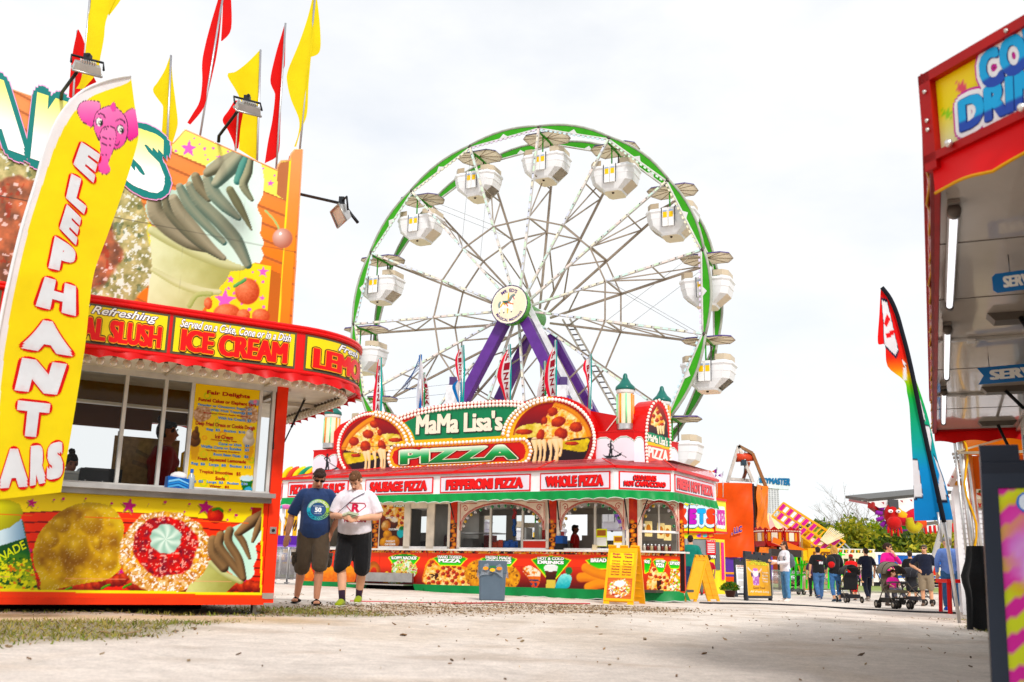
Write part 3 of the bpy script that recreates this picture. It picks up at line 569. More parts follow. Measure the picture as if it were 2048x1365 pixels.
 # menu board
 b = MB(); m0 = A_.px(387, 772); m1 = A_.px(508, 992); rc = (MU[2] + .02, 1.27, MU[3] - .02, 2.345); w_ = rc[2] - rc[0]; h_ = rc[3] - rc[1]
 def pm(pc):
  pc.bg('fbd60a'); rs = np.random.default_rng(4)
  for _ in range(26):
   cx, cy = rs.uniform(385, 510), rs.uniform(775, 995); c = ['c4d82a', 'f0a030', 'e8e05a'][rs.integers(3)]; q, r = pc.ell(cx, cy, rs.uniform(4, 9)); pc.put(q * (r > .55) * .8, c)
  for cx, cy, a, bb in ((404, 828, 18, 16), (500, 830, 18, 18)): q, r = pc.ell(cx, cy, a, bb, 0, .1, .2, 3); pc.put(q, pc.lerp(pc.n(3, 2) * 1.5 - .2, 'f4e4d0', '9a6238'))
  for cx, hi, lo in ((389, '8a5a30', '4a2c14'), (497, 'f6f0e4', 'b8a890')):
   pc.put(pc.poly([(cx - 10, 890), (cx + 11, 893), (cx + 3, 922), (cx - 6, 920)]), 'e8b040'); pc.ball(cx, 882, 12, 12, 0, lo, hi); pc.ball(cx + 2, 870, 8, 10, 0, lo, hi); pc.ball(cx + 4, 860, 4, 7, 0, lo, hi)
  pc.put(pc.poly([(480, 960), (506, 962), (500, 990), (487, 990)]), '1f6a2a'); q, r = pc.ell(493, 957, 14, 6, 0, .2, .3); pc.put(q, 'd8ecf4'); q, r = pc.ell(497, 981, 9, 7); pc.put(q, '4aa6c8')
  for dx in (503, 514): pc.put(pc.ell(dx, 806, 6)[0], '9aa8c4'); pc.put(pc.ell(510, 804, 4)[0], 'ee8ab0')
 b.art(A_, rc[0], rc[2], rc[1], rc[3], .006, .009, pm)
 R = lambda x0, x1, y0, y1: (rc[0] + x0 * w_, rc[3] - y1 * h_, rc[0] + x1 * w_, rc[3] - y0 * h_)
 RED, BLU = 'b01018', '1f86d0'
 for s, x0, x1, y0, y1, c in (('Fair Delights', .18, .85, .055, .105, RED), ('Funnel Cakes or Elephant Ears', .06, .96, .135, .18, RED), ('Powder or Cinnamon Sugar  $7', .06, .9, .192, .222, BLU), ('With Fruit Toppings  $8', .25, .9, .232, .262, BLU), ('Strawberry, Cherry, Apple, Blueberry', .15, .85, .27, .288, RED), ('With Ice Cream  $9', .38, .9, .302, .332, BLU), ('Deep Fried Oreos or Cookie Dough', .05, .97, .365, .415, RED), ('Reg  $5   Bucket  $10', .22, .82, .425, .455, BLU), ('Ice Cream', .36, .64, .478, .52, RED), ('Chocolate, Vanilla, Twist', .3, .7, .525, .542, RED), ('Cone or Dish   $4', .42, .9, .553, .583, BLU), ('Waffle Cone or Sundae   $5', .16, .9, .592, .624, BLU), ('Hot Fudge, Caramel, Strawberry', .24, .76, .632, .65, RED), ('Root Beer Float   $6', .36, .9, .66, .69, BLU), ('Fresh Squeezed Lemonade', .13, .87, .708, .752, RED), ('Reg  $6   Large  $8   Bucket  $12', .04, .95, .762, .794, BLU), ('Tropical Smoothies   $5', .17, .8, .83, .872, RED), ('Soda', .42, .57, .885, .92, RED), ('Reg  $2   Large  $3   Bucket  $10', .04, .92, .93, .958, BLU), ('Water   $2', .34, .64, .968, .995, RED)):
  b.text(A_, s, R(x0, x1, y0, y1), .009, c, fat=(.035, .03), outline=[(.05, 'fff2c0')] if c == BLU else ())
 b.build('menu_board', t)
 # billboard
 uv = np.array([A_.px(*p) for p in BB]); b = MB(); b.poly(A_, uv, -.012, 'c8794a', 'gloss_paint', .07)
 b.art(A_, uv[:, 0].min(), uv[:, 0].max(), 2.88, uv[:, 1].max(), -.004, .0105, paint_billboard, mask=lambda pc: pc.poly(BB) > .5)
 ed = [A_.P(u, v, -.01) for u, v in uv]; b.tube(ed, .012, 'f0b088', 'gloss_paint', 5)
 b.pbox(A_, uv[:, 0].min(), .1, 2.5, uv[-2, 1], -.08, -.02, '8a5a3a'); b.build('billboard', t)
 b = MB(); gr = lambda y: '%02x%02x%02x' % tuple(int(round(v)) for v in (np.array([255, 255, 255]) * (1 - min(1, max(0, (y - .3) * 1.5))) + np.array([244, 244, 150]) * min(1, max(0, (y - .3) * 1.5))))
 for c, q in (('C', [(-160, 112), (-75, 138), (-75, 266), (-160, 240)]), ('A', [(-64, 140), (49, 176), (49, 313), (-64, 272)]), ('K', [(74, 186), (142, 208), (142, 345), (60, 318)]), ('E', [(152, 213), (232, 240), (232, 376), (148, 350)]), ('S', [(248, 248), (331, 276), (328, 397), (246, 366)])):
  wq = pxquad(A_, q); b.text(A_, c, None, .012, gr, fat=(.07, .04), outline=[(.105, 'f0b0dc'), (.09, '0a7d78')], warp=wq, step=.004, cut=(None, .12))
 b.build('billboard_letters', t)
 # header: straight front, rounded corner, straight end
 ccx, rr_ = -.1, 1.0
 def hp(s):
  s = np.asarray(s, float); th = np.clip(s / rr_, 0, math.pi / 2); e = np.clip(s - rr_ * math.pi / 2, 0, None)
  u = ccx + np.minimum(s, 0) + rr_ * np.sin(th); w = -.1 + rr_ * np.cos(th) - e; nu, nw = np.sin(th), np.cos(th)
  return u, w, nu, nw
 def HP(s, v, d=0.):
  u, w, nu, nw = hp(s); s_, v, d = np.broadcast_arrays(np.asarray(s, float), v, d); return A_.P(u + nu * d, v, w + nw * d)
 S = np.concatenate([np.linspace(-5, -.05, 30), np.linspace(0, 1.57, 24), np.linspace(1.65, 3.8, 10)])
 b = MB()
 SS, VV = np.meshgrid(S, [H0, H1]); b.grid(HP(SS, VV, 0), 'dd1018', 'gloss_paint', False); b.grid(HP(SS, VV, -.05), 'c8c0b4', 'gloss_paint', False)
 for v in (H0 + .015, H1 - .03, H1): b.tube(HP(S, v, .012), .022, 'dd1018', 'gloss_paint', 6)
 top = [HP(s, H1, -.02) for s in S]; b.add(top + [A_.P(-5, H1 - .02, -2.3)], [list(range(len(S))) + [len(S)]], 'c01018', 'worn_paint'); b.build('awning_header', t)
 b = MB(); low = [HP(s, H0 + .01, -.02) for s in S]; b.add(low + [A_.P(-5, H0 + .01, -2.4)], [list(range(len(S), -1, -1))], 'efe7d6', 'worn_paint')
 for u in (-3.2, -2.2, -1.2, -.15): b.pbox(A_, u, u + .02, H0 - .015, H0 + .005, .02, .86, 'c9c1b2')
 b.bar(A_.P(.0, H0 - .02, -.9), A_.P(.85, H0 - .02, -.9), .05, .04, 'cfc7b8'); b.pbox(A_, .1, .16, H0 - .03, H0, -2.3, .0, 'cfc7b8'); b.build('soffit', t)
 # sign panels
 HF = A_.off(.9); x2u = lambda x, y: HF.px(x, y)[0] + .1
 def panel(s0, s1, small, big, sm_r, bg_r):
  b = MB(); ss = np.linspace(s0, s1, max(2, int((s1 - s0) / .05))); v0, v1 = H0 + .045, H1 - .06
  for a, c, d in ((0, '5a5640', .006), (.022, 'f8dc14', .012)):
   q = np.linspace(s0 + a, s1 - a, len(ss)); G, K = np.meshgrid(q, [v0 + a, v1 - a]); b.grid(HP(G, K, d), c, 'gloss_paint' if a == 0 else 'printed_vinyl', False)
  wp = lambda r: (lambda Q, dd: HP(s0 + (r[0] + Q[:, 0] * (r[2] - r[0])) * (s1 - s0), v0 + (r[1] + Q[:, 1] * (r[3] - r[1])) * (v1 - v0), dd))
  cut = (.05, None)
  b.text(None, big, None, .016, 'e01410', fat=(.075, .02), outline=[(.07, '1a1208'), (.035, 'f0a020')], warp=wp(bg_r), cut=cut)
  b.text(None, small, None, .016, 'ffffff', shear=.35, bold=.015, outline=[(.045, '4a2a5a')], warp=wp(sm_r), cut=cut); b.build('sign_panel', t)
 panel(x2u(-300, 640), x2u(-4, 640), 'Sweet and Salty', 'KETTLE CORN', (.1, .66, .9, .95), (.05, .07, .95, .62))
 panel(x2u(8, 640), x2u(337, 665), 'Cool and Refreshing', 'TROPICAL SLUSH', (.12, .68, .92, .95), (.05, .08, .955, .64))
 panel(x2u(343, 672), x2u(591, 705), 'Served on a Cake, Cone or in a Dish', 'ICE CREAM', (.055, .68, .95, .93), (.07, .1, .93, .67))
 panel(x2u(609, 700), 1.95, 'Fresh Squeezed', 'LEMONADE', (.22, .68, .9, .93), (.05, .1, .95, .66))
 panel(2.05, 3.2, 'Hot and Fresh', 'FUNNEL CAKES', (.2, .68, .9, .93), (.05, .1, .95, .66))
 b = MB(); Q = np.linspace(-5, 3.8, 200); u, w, nu, nw = hp(Q); P3 = A_.P(u, 0 * u, w)[:, :2]; NN = nu[:, None] * A_.U[:2] + nw[:, None] * A_.N[:2]
 zz = LEFT_O[2]; scallop(b, P3, NN, zz + H0 + .035, zz + H0 - .09, 'd3121c', 'tarp', .26, .035, .028)
 for s in np.arange(-4.9, 3.8, .26): b.sphere(HP(s, H0 + .02, .016), .008, 'eeeeee', 'metal', 6)
 b.build('valance', t)
 hanging_bulbs(t, [HP(s, H0 + .0, -.14) for s in np.arange(-2.9, 1.45, .118)] + [HP(s, H0, -.13) for s in np.arange(1.5, 3.7, .105)])
 # awning on the far side, seen through the windows
 b = MB(); b.pbox(A_, -5, .5, 2.36, 2.42, -3.3, -2.4, 'e6dcc8', 'worn_paint'); b.pbox(A_, -5, .5, 2.4, 2.86, -3.34, -3.3, 'c01018')
 P3 = A_.P(np.linspace(.5, -5, 40), 0, -3.34)[:, :2]; scallop(b, P3, np.tile(-A_.N[:2], (40, 1)), zz + 2.38, zz + 2.29, 'a81018', 'tarp', .3, .03, .01); b.build('rear_awning', t)
 hanging_bulbs(t, [A_.P(u, 2.36, -3.1) for u in np.arange(-3.9, -.3, .2)])
 for p, q in ((atz(551, 781, 2.46), A_.P(.0, 1.72, .03)), (atz(609, 800, 2.46), A_.P(.1, 1.72, -.04))):
  b = MB(); p = np.array(p); q = np.array(q); m = p * .45 + q * .55; b.tube([p, m], .013, '1a1a1c', 'plastic', 8); b.tube([m, q], .008, '3a3a3c', 'metal', 8); b.sphere(p, .02, 'c8c0b4', 'metal', 6); b.build('support_strut', t)
make_food_trailer()
# ------------------------------------------------------------------ feather banner in front of the trailer
def make_banner():
 pl = Pl(at(130, 700, 7.9), (.93, .36, 0))
 left = [(262, 152), (225, 158), (185, 172), (150, 195), (115, 240), (90, 300), (70, 370), (45, 450), (25, 530), (5, 620), (-12, 720), (-24, 850), (-32, 1003)]
 right = [(262, 153), (266, 185), (270, 215), (277, 265), (270, 305), (240, 400), (215, 470), (190, 540), (180, 600), (172, 680), (160, 760), (145, 850), (122, 985)]
 t = thing('feather_banner', 'tall yellow feather banner with pink elephant and white lettering in front of the food trailer', 'banner', onground(*pl.P(pl.px(-30, 1000)[0], 0)[:2]))
 def paint(pc):
  pc.bg('fbe60a'); z = lambda P: zp(0, 0, 3.9, P)
  sl = spline([(262, 150), (255, 165), (190, 190), (150, 225), (125, 265), (105, 310), (85, 370), (62, 440), (40, 530), (25, 600), (10, 690), (0, 800), (-8, 1010)], 4, False)
  pc.put(pc.poly(list(sl) + [(-200, 1010), (-200, 140)]), 'f3f2f4')
  K = '3a2040'
  def blob(P, c, hi=None):
   q = spline(z(P), 4); c0 = q.mean(0); pc.put(pc.poly(c0 + (q - c0) * 1.05 + 0), K); w = pc.poly(q); pc.put(w, pc.lerp((pc.Y - q[:, 1].min()) / np.ptp(q[:, 1]), hi or c, c))
  blob([(605, 870), (640, 805), (700, 790), (770, 800), (780, 850), (740, 930), (715, 1000), (690, 985), (640, 950)], 'ee4fa6', 'f79ccb'); blob([(965, 900), (1040, 848), (1078, 930), (1085, 1040), (1040, 1085), (1000, 1090), (985, 980)], 'e83f9c', 'f686c2')
  blob([(770, 870), (860, 830), (930, 860), (985, 940), (990, 1050), (960, 1130), (890, 1165), (800, 1120), (745, 1040), (735, 950)], 'ee5dac', 'f58ec6'); blob([(860, 830), (890, 795), (905, 850), (880, 870)], 'ee5dac')
  blob([(800, 1010), (880, 1000), (905, 1060), (885, 1170), (845, 1270), (862, 1320), (835, 1358), (790, 1350), (765, 1310), (785, 1180), (780, 1080)], 'ee62b0', 'f58ec6')
  for P in ([(815, 1015), (845, 1012), (878, 1030)], [(800, 1070), (830, 1085), (882, 1090)], [(795, 1120), (825, 1135), (872, 1138)], [(790, 1205), (815, 1215), (835, 1212)]): stroke(pc, z(P), .9, K, K)
  for cx, cy in ((775, 958), (940, 1012)):
   pc.put(pc.ell(cx / 3.9, cy / 3.9, 7.5, 9.5, -20)[0], K); pc.put(pc.ell(cx / 3.9, cy / 3.9, 6, 8, -20)[0], 'ffffff'); pc.put(pc.ell((cx + 8) / 3.9, (cy + 8) / 3.9, 4, 5)[0], '1c2c24'); pc.put(pc.ell((cx + 4) / 3.9, cy / 3.9, 1.4)[0], 'ffffff')
  stroke(pc, z([(770, 895), (800, 890), (820, 925)]), 1.4, K, K); stroke(pc, z([(905, 945), (945, 930), (975, 960)]), 1.4, K, K); stroke(pc, z([(750, 1050), (770, 1100), (785, 1080)]), 1.1, K, K); stroke(pc, z([(880, 1130), (915, 1135), (935, 1105)]), 1.1, K, K)
 b = MB(); disp = cloth(b, pl, left, right, .022, 110, 300, paint, freq=.9, sp=4)
 def wq(q):
  a, bb, c, d = [pl.px(*p) for p in q]
  def f(Q, dd):
   x, y = Q[:, :1], Q[:, 1:]; uv = (d * (1 - x) + c * x) * (1 - y) + (a * (1 - x) + bb * x) * y
   return pl.P(uv[:, 0], uv[:, 1], disp(uv[:, 0], uv[:, 1]) + dd)
  return f
 for c, q in (('E', [(163, 287), (201, 312), (187, 368), (147, 332)]), ('L', [(143, 350), (186, 372), (168, 430), (132, 398)]), ('E', [(134, 410), (163, 438), (152, 492), (119, 458)]), ('P', [(110, 473), (153, 500), (146, 549), (97, 537)]), ('H', [(90, 554), (152, 574), (152, 634), (71, 612)]), ('A', [(62, 636), (130, 648), (146, 714), (42, 696)]), ('N', [(44, 715), (134, 729), (114, 790), (29, 781)]), ('T', [(36, 801), (101, 808), (92, 876), (30, 872)]), ('E', [(-52, 903), (-12, 902), (-14, 980), (-56, 982)]), ('A', [(2, 898), (56, 899), (56, 974), (0, 978)]), ('R', [(62, 893), (92, 889), (91, 966), (60, 973)]), ('S', [(96, 889), (126, 882), (126, 955), (93, 962)])):
  b.text(None, c, None, .006, 'f4f4f6', fat=(.085, .07), outline=[(.06, 'e2202c')], warp=wq(q), cut=(.2, .2), step=.004, m='flag_cloth')
 b.build('banner_cloth', t)
 b = MB(); l = resample(spline(left, 4, False), 60); P = [pl.P(*pl.px(*p), .0) for p in l]; base = onground(*pl.P(pl.px(-34, 1000)[0], 0)[:2]); b.tube(P + [base], .014, 'e8e8ea', 'plastic', 8); b.lathe(base, [(.18, .0), (.18, .02), (.03, .04), (.03, .3), (.0, .3)], '2a2a2c', 'worn_paint', 12); b.build('banner_pole', t)
make_banner()
# ------------------------------------------------------------------ Ferris wheel
def make_wheel():
 C_ = np.array([.169, 42.057, 11.782]); az = -.439; R = 8.5; PH = 3.136; NS = 15; WD = 1.9
 u = np.array([math.cos(az), math.sin(az), 0]); a = np.array([-math.sin(az), math.cos(az), 0])     # a points away from the viewer
 def pt(k, r=R, w=0.): t = PH - k * 2 * math.pi / NS; return C_ + r * (math.cos(t) * u + math.sin(t) * Z) + w * a
 t = thing('ferris_wheel', 'tall white and green ferris wheel with purple legs and round horse emblem hub', 'ferris wheel', onground(C_[0] + a[0], C_[1] + a[1]), az)
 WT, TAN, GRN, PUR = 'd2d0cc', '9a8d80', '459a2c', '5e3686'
 for w, nm in ((0., 'front'), (WD, 'back')):
  b = MB()
  for k in range(NS):
   q = np.linspace(0, 1, 9); arc = np.array([pt(k + s, R + .02 + .075 * math.sin(math.pi * s), w) for s in q]); p0, p1 = pt(k, R - .1, w), pt(k + 1, R - .1, w); ch = np.array([p0 * (1 - s) + p1 * s for s in q])
   mid = (ch[4] - C_ - w * a); ch = ch + (C_ + w * a - ch) * .0
   low = np.array([c + (c - C_ - w * a) / np.linalg.norm(c - C_ - w * a) * (-.10) for c in ch])
   b.tube(arc, .055, 'a9aba0', 'worn_paint', 6); b.tube(ch, .05, WT, 'worn_paint', 5)
   # green panel between outer arc and inner chord, as thick sheet
   V = [];
   for s in range(9):
    for d in (-.012, .012): V += [arc[s] * .9 + ch[s] * .1 + a * d, arc[s] * .12 + ch[s] * .88 + a * d]
   f = []
   for s in range(8):
    o = 4 * s; f += [[o, o + 4, o + 5, o + 1], [o + 2, o + 3, o + 7, o + 6]]
   b.add(V, f, GRN, 'gloss_paint')
   tri = [ch[4] * .45 + ch[3] * .55, ch[4] * .45 + ch[5] * .55, arc[4] * .55 + ch[4] * .45]; b.prism(np.array(tri) - a * .03, a * .06, 'dcdcdc', 'gloss_paint')
   if w == 0:
    for s in np.linspace(.06, .94, 14): c = p0 * (1 - s) + p1 * s; c = c - (c - C_) / R * .07; b.bar(c - a * .05 + (p1 - p0) * .012, c - a * .05 - (p1 - p0) * .022, .07, .05, ['cfe6ee', 'd6f0dc', 'f0ead2', 'e4d8ee'][k % 4], 'gloss_paint', a)
  b.build('rim', t)
 rs = np.random.default_rng(2)
 for k in range(NS):
  b = MB(); h0, h1 = pt(k, .6, .15), pt(k, .6, WD + .5); e0, e1 = pt(k, R - .05, 0), pt(k, R - .05, WD)
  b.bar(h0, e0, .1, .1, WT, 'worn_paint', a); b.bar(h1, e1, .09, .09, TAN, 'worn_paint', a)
  m = lambda s, e: (h0 * (1 - s) + e0 * s) if e == 0 else (h1 * (1 - s) + e1 * s)
  b.bar(m(.30, 0), m(.46, 1), .05, .05, TAN, 'worn_paint', a); b.bar(m(.46, 1), m(.46, 0), .06, .06, TAN, 'worn_paint', Z); b.bar(m(.46, 0), m(.72, 1), .05, .05, TAN, 'worn_paint', a); b.bar(m(.72, 0), m(.72, 1), .05, .05, TAN, 'worn_paint', Z)
  b.bar(m(.12, 1), m(.30, 0), .05, .05, TAN, 'worn_paint', a); b.bar(m(.46, 0), m(.46, 0) + (m(.95, 1) - m(.46, 0)) * .98, .045, .045, TAN, 'worn_paint', a)
  for s in np.arange(.06, .98, .045):
   c = m(s, 0); c2 = m(s + .03, 0); b.bar(c - a * .055, c2 - a * .055, .075, .02, ['d4eee6', 'f2ecd8', 'dfe4f4', 'f4e2dc', 'd8f0d4'][int(rs.integers(5))], 'gloss_paint', a)
   if rs.random() < .5: b.box(c2 - a * .066, (.04, .04, .04), '3a3a3a', 'rubber')
  b.sphere(e0, .09, '55504a', 'metal', 6); b.sphere(e1, .09, '55504a', 'metal', 6); b.build('spoke', t)
 for w in (.05, WD + .2):
  b = MB()
  for k in range(NS): b.bar(pt(k, R * .49, w), pt(k + 1, R * .49, w), .06, .06, TAN, 'worn_paint', a)
  b.build('tie_ring', t)
 for k in (2, 7, 10, 13):
  for w in (0., WD):
   for i in (0, 1): MB().tube([pt(k + i, R * .97, w), pt(k + 1 - i, R * .5, w)], .008, '8a8a86', 'metal', 4).build('brace_cable', t)
 # hub and emblem
 b = MB(); hc = C_ - a * .75; b.lathe(hc, [(.84, 0), (.84, .42), (.5, .45), (.5, 2.9), (.0, 2.9)], '5ab522', 'gloss_paint', 40, a); b.build('hub', t)
 E = Pl(hc - a * .01, u); b = MB(); r0 = .99
 def pe(pc):
  pc.bg('f2e6cd'); z = lambda P: zp(930, 540, 8.533, P); x = pc.X; y = pc.Y
  rr = np.hypot(pc.U, pc.V) / .88; pc.put(rr > .885, 'fbf3e4'); pc.put(rr > .94, '3d2a55')
  stroke(pc, z([(745, 400), (735, 600), (722, 740)]), 1.1, 'c99a10', 'f2cc3a')
  pc.put(pc.poly(spline(z([(600, 560), (680, 540), (760, 540), (800, 470), (830, 430), (850, 470), (840, 510), (810, 520), (815, 620), (790, 670), (700, 650), (640, 670), (590, 640)]), 3)), 'fdfaf2')
  for P in ([(600, 640), (590, 690), (588, 740)], [(640, 650), (660, 690), (662, 730)], [(790, 640), (815, 660), (792, 690), (790, 715)]): stroke(pc, z(P), 1.6, 'e6e0d2', 'ffffff'); pc.put(pc.ell(930 + P[-1][0] / 8.533, 540 + P[-1][1] / 8.533, 1.4)[0], '2a2a2a')
  stroke(pc, z([(600, 560), (580, 600), (585, 640)]), 2.1, '6a7a7a', '93a3a3'); stroke(pc, z([(835, 430), (800, 450), (770, 500), (750, 530)]), 2.6, '5d6e6c', '90a09c'); pc.put(pc.poly(z([(640, 530), (740, 530), (750, 570), (700, 590), (640, 580)])), '17615c')
  stroke(pc, z([(610, 630), (650, 570), (680, 600)]), 1.3, 'd89a10', 'f0c030'); stroke(pc, z([(740, 550), (780, 575), (818, 580)]), 1.2, 'c9401c', 'ee9a2c'); stroke(pc, z([(820, 460), (838, 500)]), .9, 'a81c1c', 'd84040'); stroke(pc, z([(700, 570), (730, 620)]), 1.1, 'b83a2a', 'd8604a')
 b.art(E, -r0, r0, -r0, r0, .0, .022, pe, mask=lambda pc: np.hypot(pc.U, pc.V) < .86)
 def arc(r, a0, a1, h, flip=False):
  def f(Q, dd):
   th = a0 + (a1 - a0) * Q[:, 0]; q = r + (Q[:, 1] * h if not flip else -(1 - Q[:, 1]) * h * -1 - h * 0) ; q = r + h * Q[:, 1] if not flip else r - h * Q[:, 1]
   return E.P(q * np.cos(th), q * np.sin(th), dd)
  return f
 b.text(None, "MR. ED'S", None, .012, '4a2d7a', bold=.02, warp=arc(.56, rad(126), rad(56), .16), m='printed_vinyl'); b.text(None, 'MAGICAL MIDWAYS', None, .012, '4a2d7a', bold=.02, warp=arc(.74, rad(212), rad(330), .12, True)); b.build('hub_emblem', t)
 # legs: an A-frame in front and one behind
 for w, sh in ((-.15, PUR), (WD + .75, PUR)):
  for sgn in (-1, 1):
   b = MB(); top = C_ + a * w + u * .52 * sgn - Z * .62; foot = C_ + a * (w * 1.0 - (.5 if w < 0 else -.5)) + u * 6.3 * sgn; foot[2] = .4; b.bar(top, foot, .47, .4, sh, 'gloss_paint', a); b.build('leg', t)
 for qx, lean in ((906, -.06), (1127, -.06)):
  b = MB(); p = at(qx, 772, 40.6); q = p + u * lean * 5; q[2] = .7; b.bar(q, p, .42, .4, 'e6e6ea', 'worn_paint', a); b.box(p + Z * .1, (.3, .3, .5), '4a3a66', 'worn_paint'); b.build('outrigger_post', t)
 b = MB(); l0, l1 = C_ - a * .3 + u * .7, C_ - a * .5 + u * 5.2; l1[2] = 3.4; b.bar(l0, l1, .22, .1, 'd8d8dc', 'worn_paint', a); k0, k1 = C_ + a * (WD + .5) + u * 1.2, C_ + a * (WD + .5) + u * 6.2; k1[2] = 3.
 for o in (0, .35): b.bar(k0 + u * o, k1 + u * o, .08, .08, 'b8b2a8', 'worn_paint', a)
 for s in np.linspace(.03, .97, 34): c = k0 * (1 - s) + k1 * s; b.bar(c, c + u * .35, .05, .05, '4a4046', 'worn_paint', a)
 b.build('ladder', t)
 b = MB(); b.box(C_ + a * .9 + np.array([0, 0, .9 - C_[2]]), (13, 3, .8), '5a3486', 'gloss_paint', (u, a, Z)); b.build('base_trailer', t)
 # gondolas
 x = u; y = a; P0 = []
 def gondola():
  can = MB(); o = np.zeros(3)
  G = lambda p: o + p[0] * x + p[1] * y + p[2] * Z
  up = [(-1.05, -.35, -.02), (-.75, -.75, -.06), (.75, -.75, -.06), (1.05, -.35, -.02), (1.05, .35, -.02), (.75, .75, -.06), (-.75, .75, -.06), (-1.05, .35, -.02)]
  c1 = [G(p) for p in up]; c2 = [G((p[0] * .96, p[1] * .96, p[2] + .06)) for p in up]; ctr = G((0, 0, .16)); cl = G((0, 0, .02)); n = 8
  can.add(c1 + [cl], [[(i + 1) % n, i, n] for i in range(n)], 'fbf0de', 'fibreglass'); can.add(c1 + c2, [[i, (i + 1) % n, n + (i + 1) % n, n + i] for i in range(n)], '4a3a70', 'gloss_paint'); can.add(c2 + [ctr], [[i, (i + 1) % n, n] for i in range(n)], 'e6e2da', 'fibreglass')
  for i in range(n): can.bar(cl - Z * .01, c1[i] * .97 + cl * .03 - Z * .01, .025, .02, 'c8bba6', 'fibreglass')
  can.bar(G((-.0, -.9, -.05)), G((0, .9, -.05)), .07, .09, '3a9a20', 'gloss_paint')
  hg = MB(); hg.tube([G((0, -.45, -.05)), G((0, -.45, -1.55))], .035, '3a9a20', 'gloss_paint', 6); hg.bar(G((0, -.47, -1.5)), G((0, .47, -1.5)), .06, .06, '7a7470', 'metal'); hg.tube([G((0, .45, -.05)), G((0, .45, -1.55))], .035, '7a7470', 'metal', 6)
  tub = MB(); prof = []
  rim = [(-1.05, -.45), (-.78, -.72), (.78, -.72), (1.05, -.45), (1.05, .45), (.78, .72), (-.78, .72), (-1.05, .45)]
  rows = [(-1.02, 1.0, 1.0), (-1.12, 1.02, 1.03), (-1.2, .97, .97), (-1.42, .95, .95), (-1.44, .93, .94), (-1.72, .86, .9), (-2.08, .42, .78), (-2.16, .38, .72)]
  A3 = np.array([[G((p[0] * sx, p[1] * sy, h)) for p in rim] for h, sx, sy in rows]); tub.grid(A3, 'eeeeef', 'shell_plastic', False, close_u=True); tub.add(A3[-1], [range(7, -1, -1)], 'fff4e2', 'shell_plastic')
  tub.add(np.concatenate([A3[5], A3[6]]), [[i, (i + 1) % 8, 8 + (i + 1) % 8, 8 + i] for i in (3, 7)], 'fff0dc', 'shell_plastic')
  for sx in (-1, 1):        # seat backs rising over the rim
   r_ = [G((sx * q[0], q[1], h)) for h in (-.98, -.74) for q in ((.42, -.66), (.78, -.66), (.98, -.4), (.98, .4), (.78, .66), (.42, .66))]
   tub.add(r_, [[i, i + 1, 7 + i, 6 + i] for i in range(5)], 'cdbfa9' if sx > 0 else 'b9aa94', 'shell_plastic'); tub.box(G((sx * .62, 0, -1.35)), (.5, 1.1, .12), 'c9bca8', 'shell_plastic', (x, y, Z))
  tub.box(G((0, 0, -2.0)), (.8, 1.0, .1), 'cfc6b8', 'shell_plastic', (x, y, Z))
  do = MB()
  for s in (-1, 1):
   do.box(G((s * .13, -.745, -1.42)), (.235, .03, .82), 'f4f4f3', 'shell_plastic', (x, y, Z)); do.box(G((s * .13, -.765, -1.33)), (.17, .012, .24), 'f2c80e', 'printed_vinyl', (x, y, Z)); do.box(G((s * .13, -.768, -1.16)), (.17, .01, .07), 'a8b8d0', 'printed_vinyl', (x, y, Z))
   do.bar(G((s * .28, -.75, -1.0)), G((s * .26, -.75, -1.86)), .025, .03, '55555a', 'metal', a)
  do.sphere(G((0, -.3, -2.17)), .06, '3a2a1a', 'rubber', 6)
  return tub, can, hg, do
 first = None
 for k in range(NS):
  hang = pt(k, R - .12, WD / 2); hang = hang - Z * .05
  if first is None:
   tub, can, hg, do = gondola(); g = proto(tub, 'gondola', t, hang); first = [g]
   for mb, nm in ((can, 'canopy'), (hg, 'hanger'), (do, 'gate')): o = mb.build(nm, None, local=True); o.parent = g; first.append(o)
   ang = Matrix.Rotation(-az, 4, 'Z')
   for o in first:          # the mesh was drawn in world axes; turn it into the wheel's frame
    o.data.transform(ang)
  else:
   g = inst(first[0], t, hang)
   for o in first[1:]: c = o.copy(); COL.objects.link(c); c.parent = g
make_wheel()
# ------------------------------------------------------------------ pizza stand
PO = gnd(1268, 1204); PU = nrm((.862, -.507, 0)); PF = Pl(PO, PU)
c45 = math.cos(rad(45)); D2 = np.array([PU[0] * c45 - PU[1] * c45, PU[0] * c45 + PU[1] * c45, 0]); D3 = np.array([-PU[1], PU[0], 0])
def along(P, d, x):
 """length along d from P until the point shows at pixel column x"""
 t = np.linspace(0, 8, 3000); X = proj(P + t[:, None] * d)[0]; return float(t[np.argmin(np.abs(X - x))])
def pepperoni(pc, cx, cy, r, b=None, rot=0., seed=0): pc.ball(cx, cy, r, b or r, rot, '7e1c10', 'd8552c', wob=.12, seed=seed, tex=.25, ts=2)
def cheese(pc, w, seed=0, sc=5): pc.put(w, pc.lerp(pc.n(sc, seed, 4) * 1.7 - .35, 'fff0c4', 'f0a030')); pc.put(w * (pc.n(sc * .6, seed + 4) > .66) * .7, 'c84a1c')
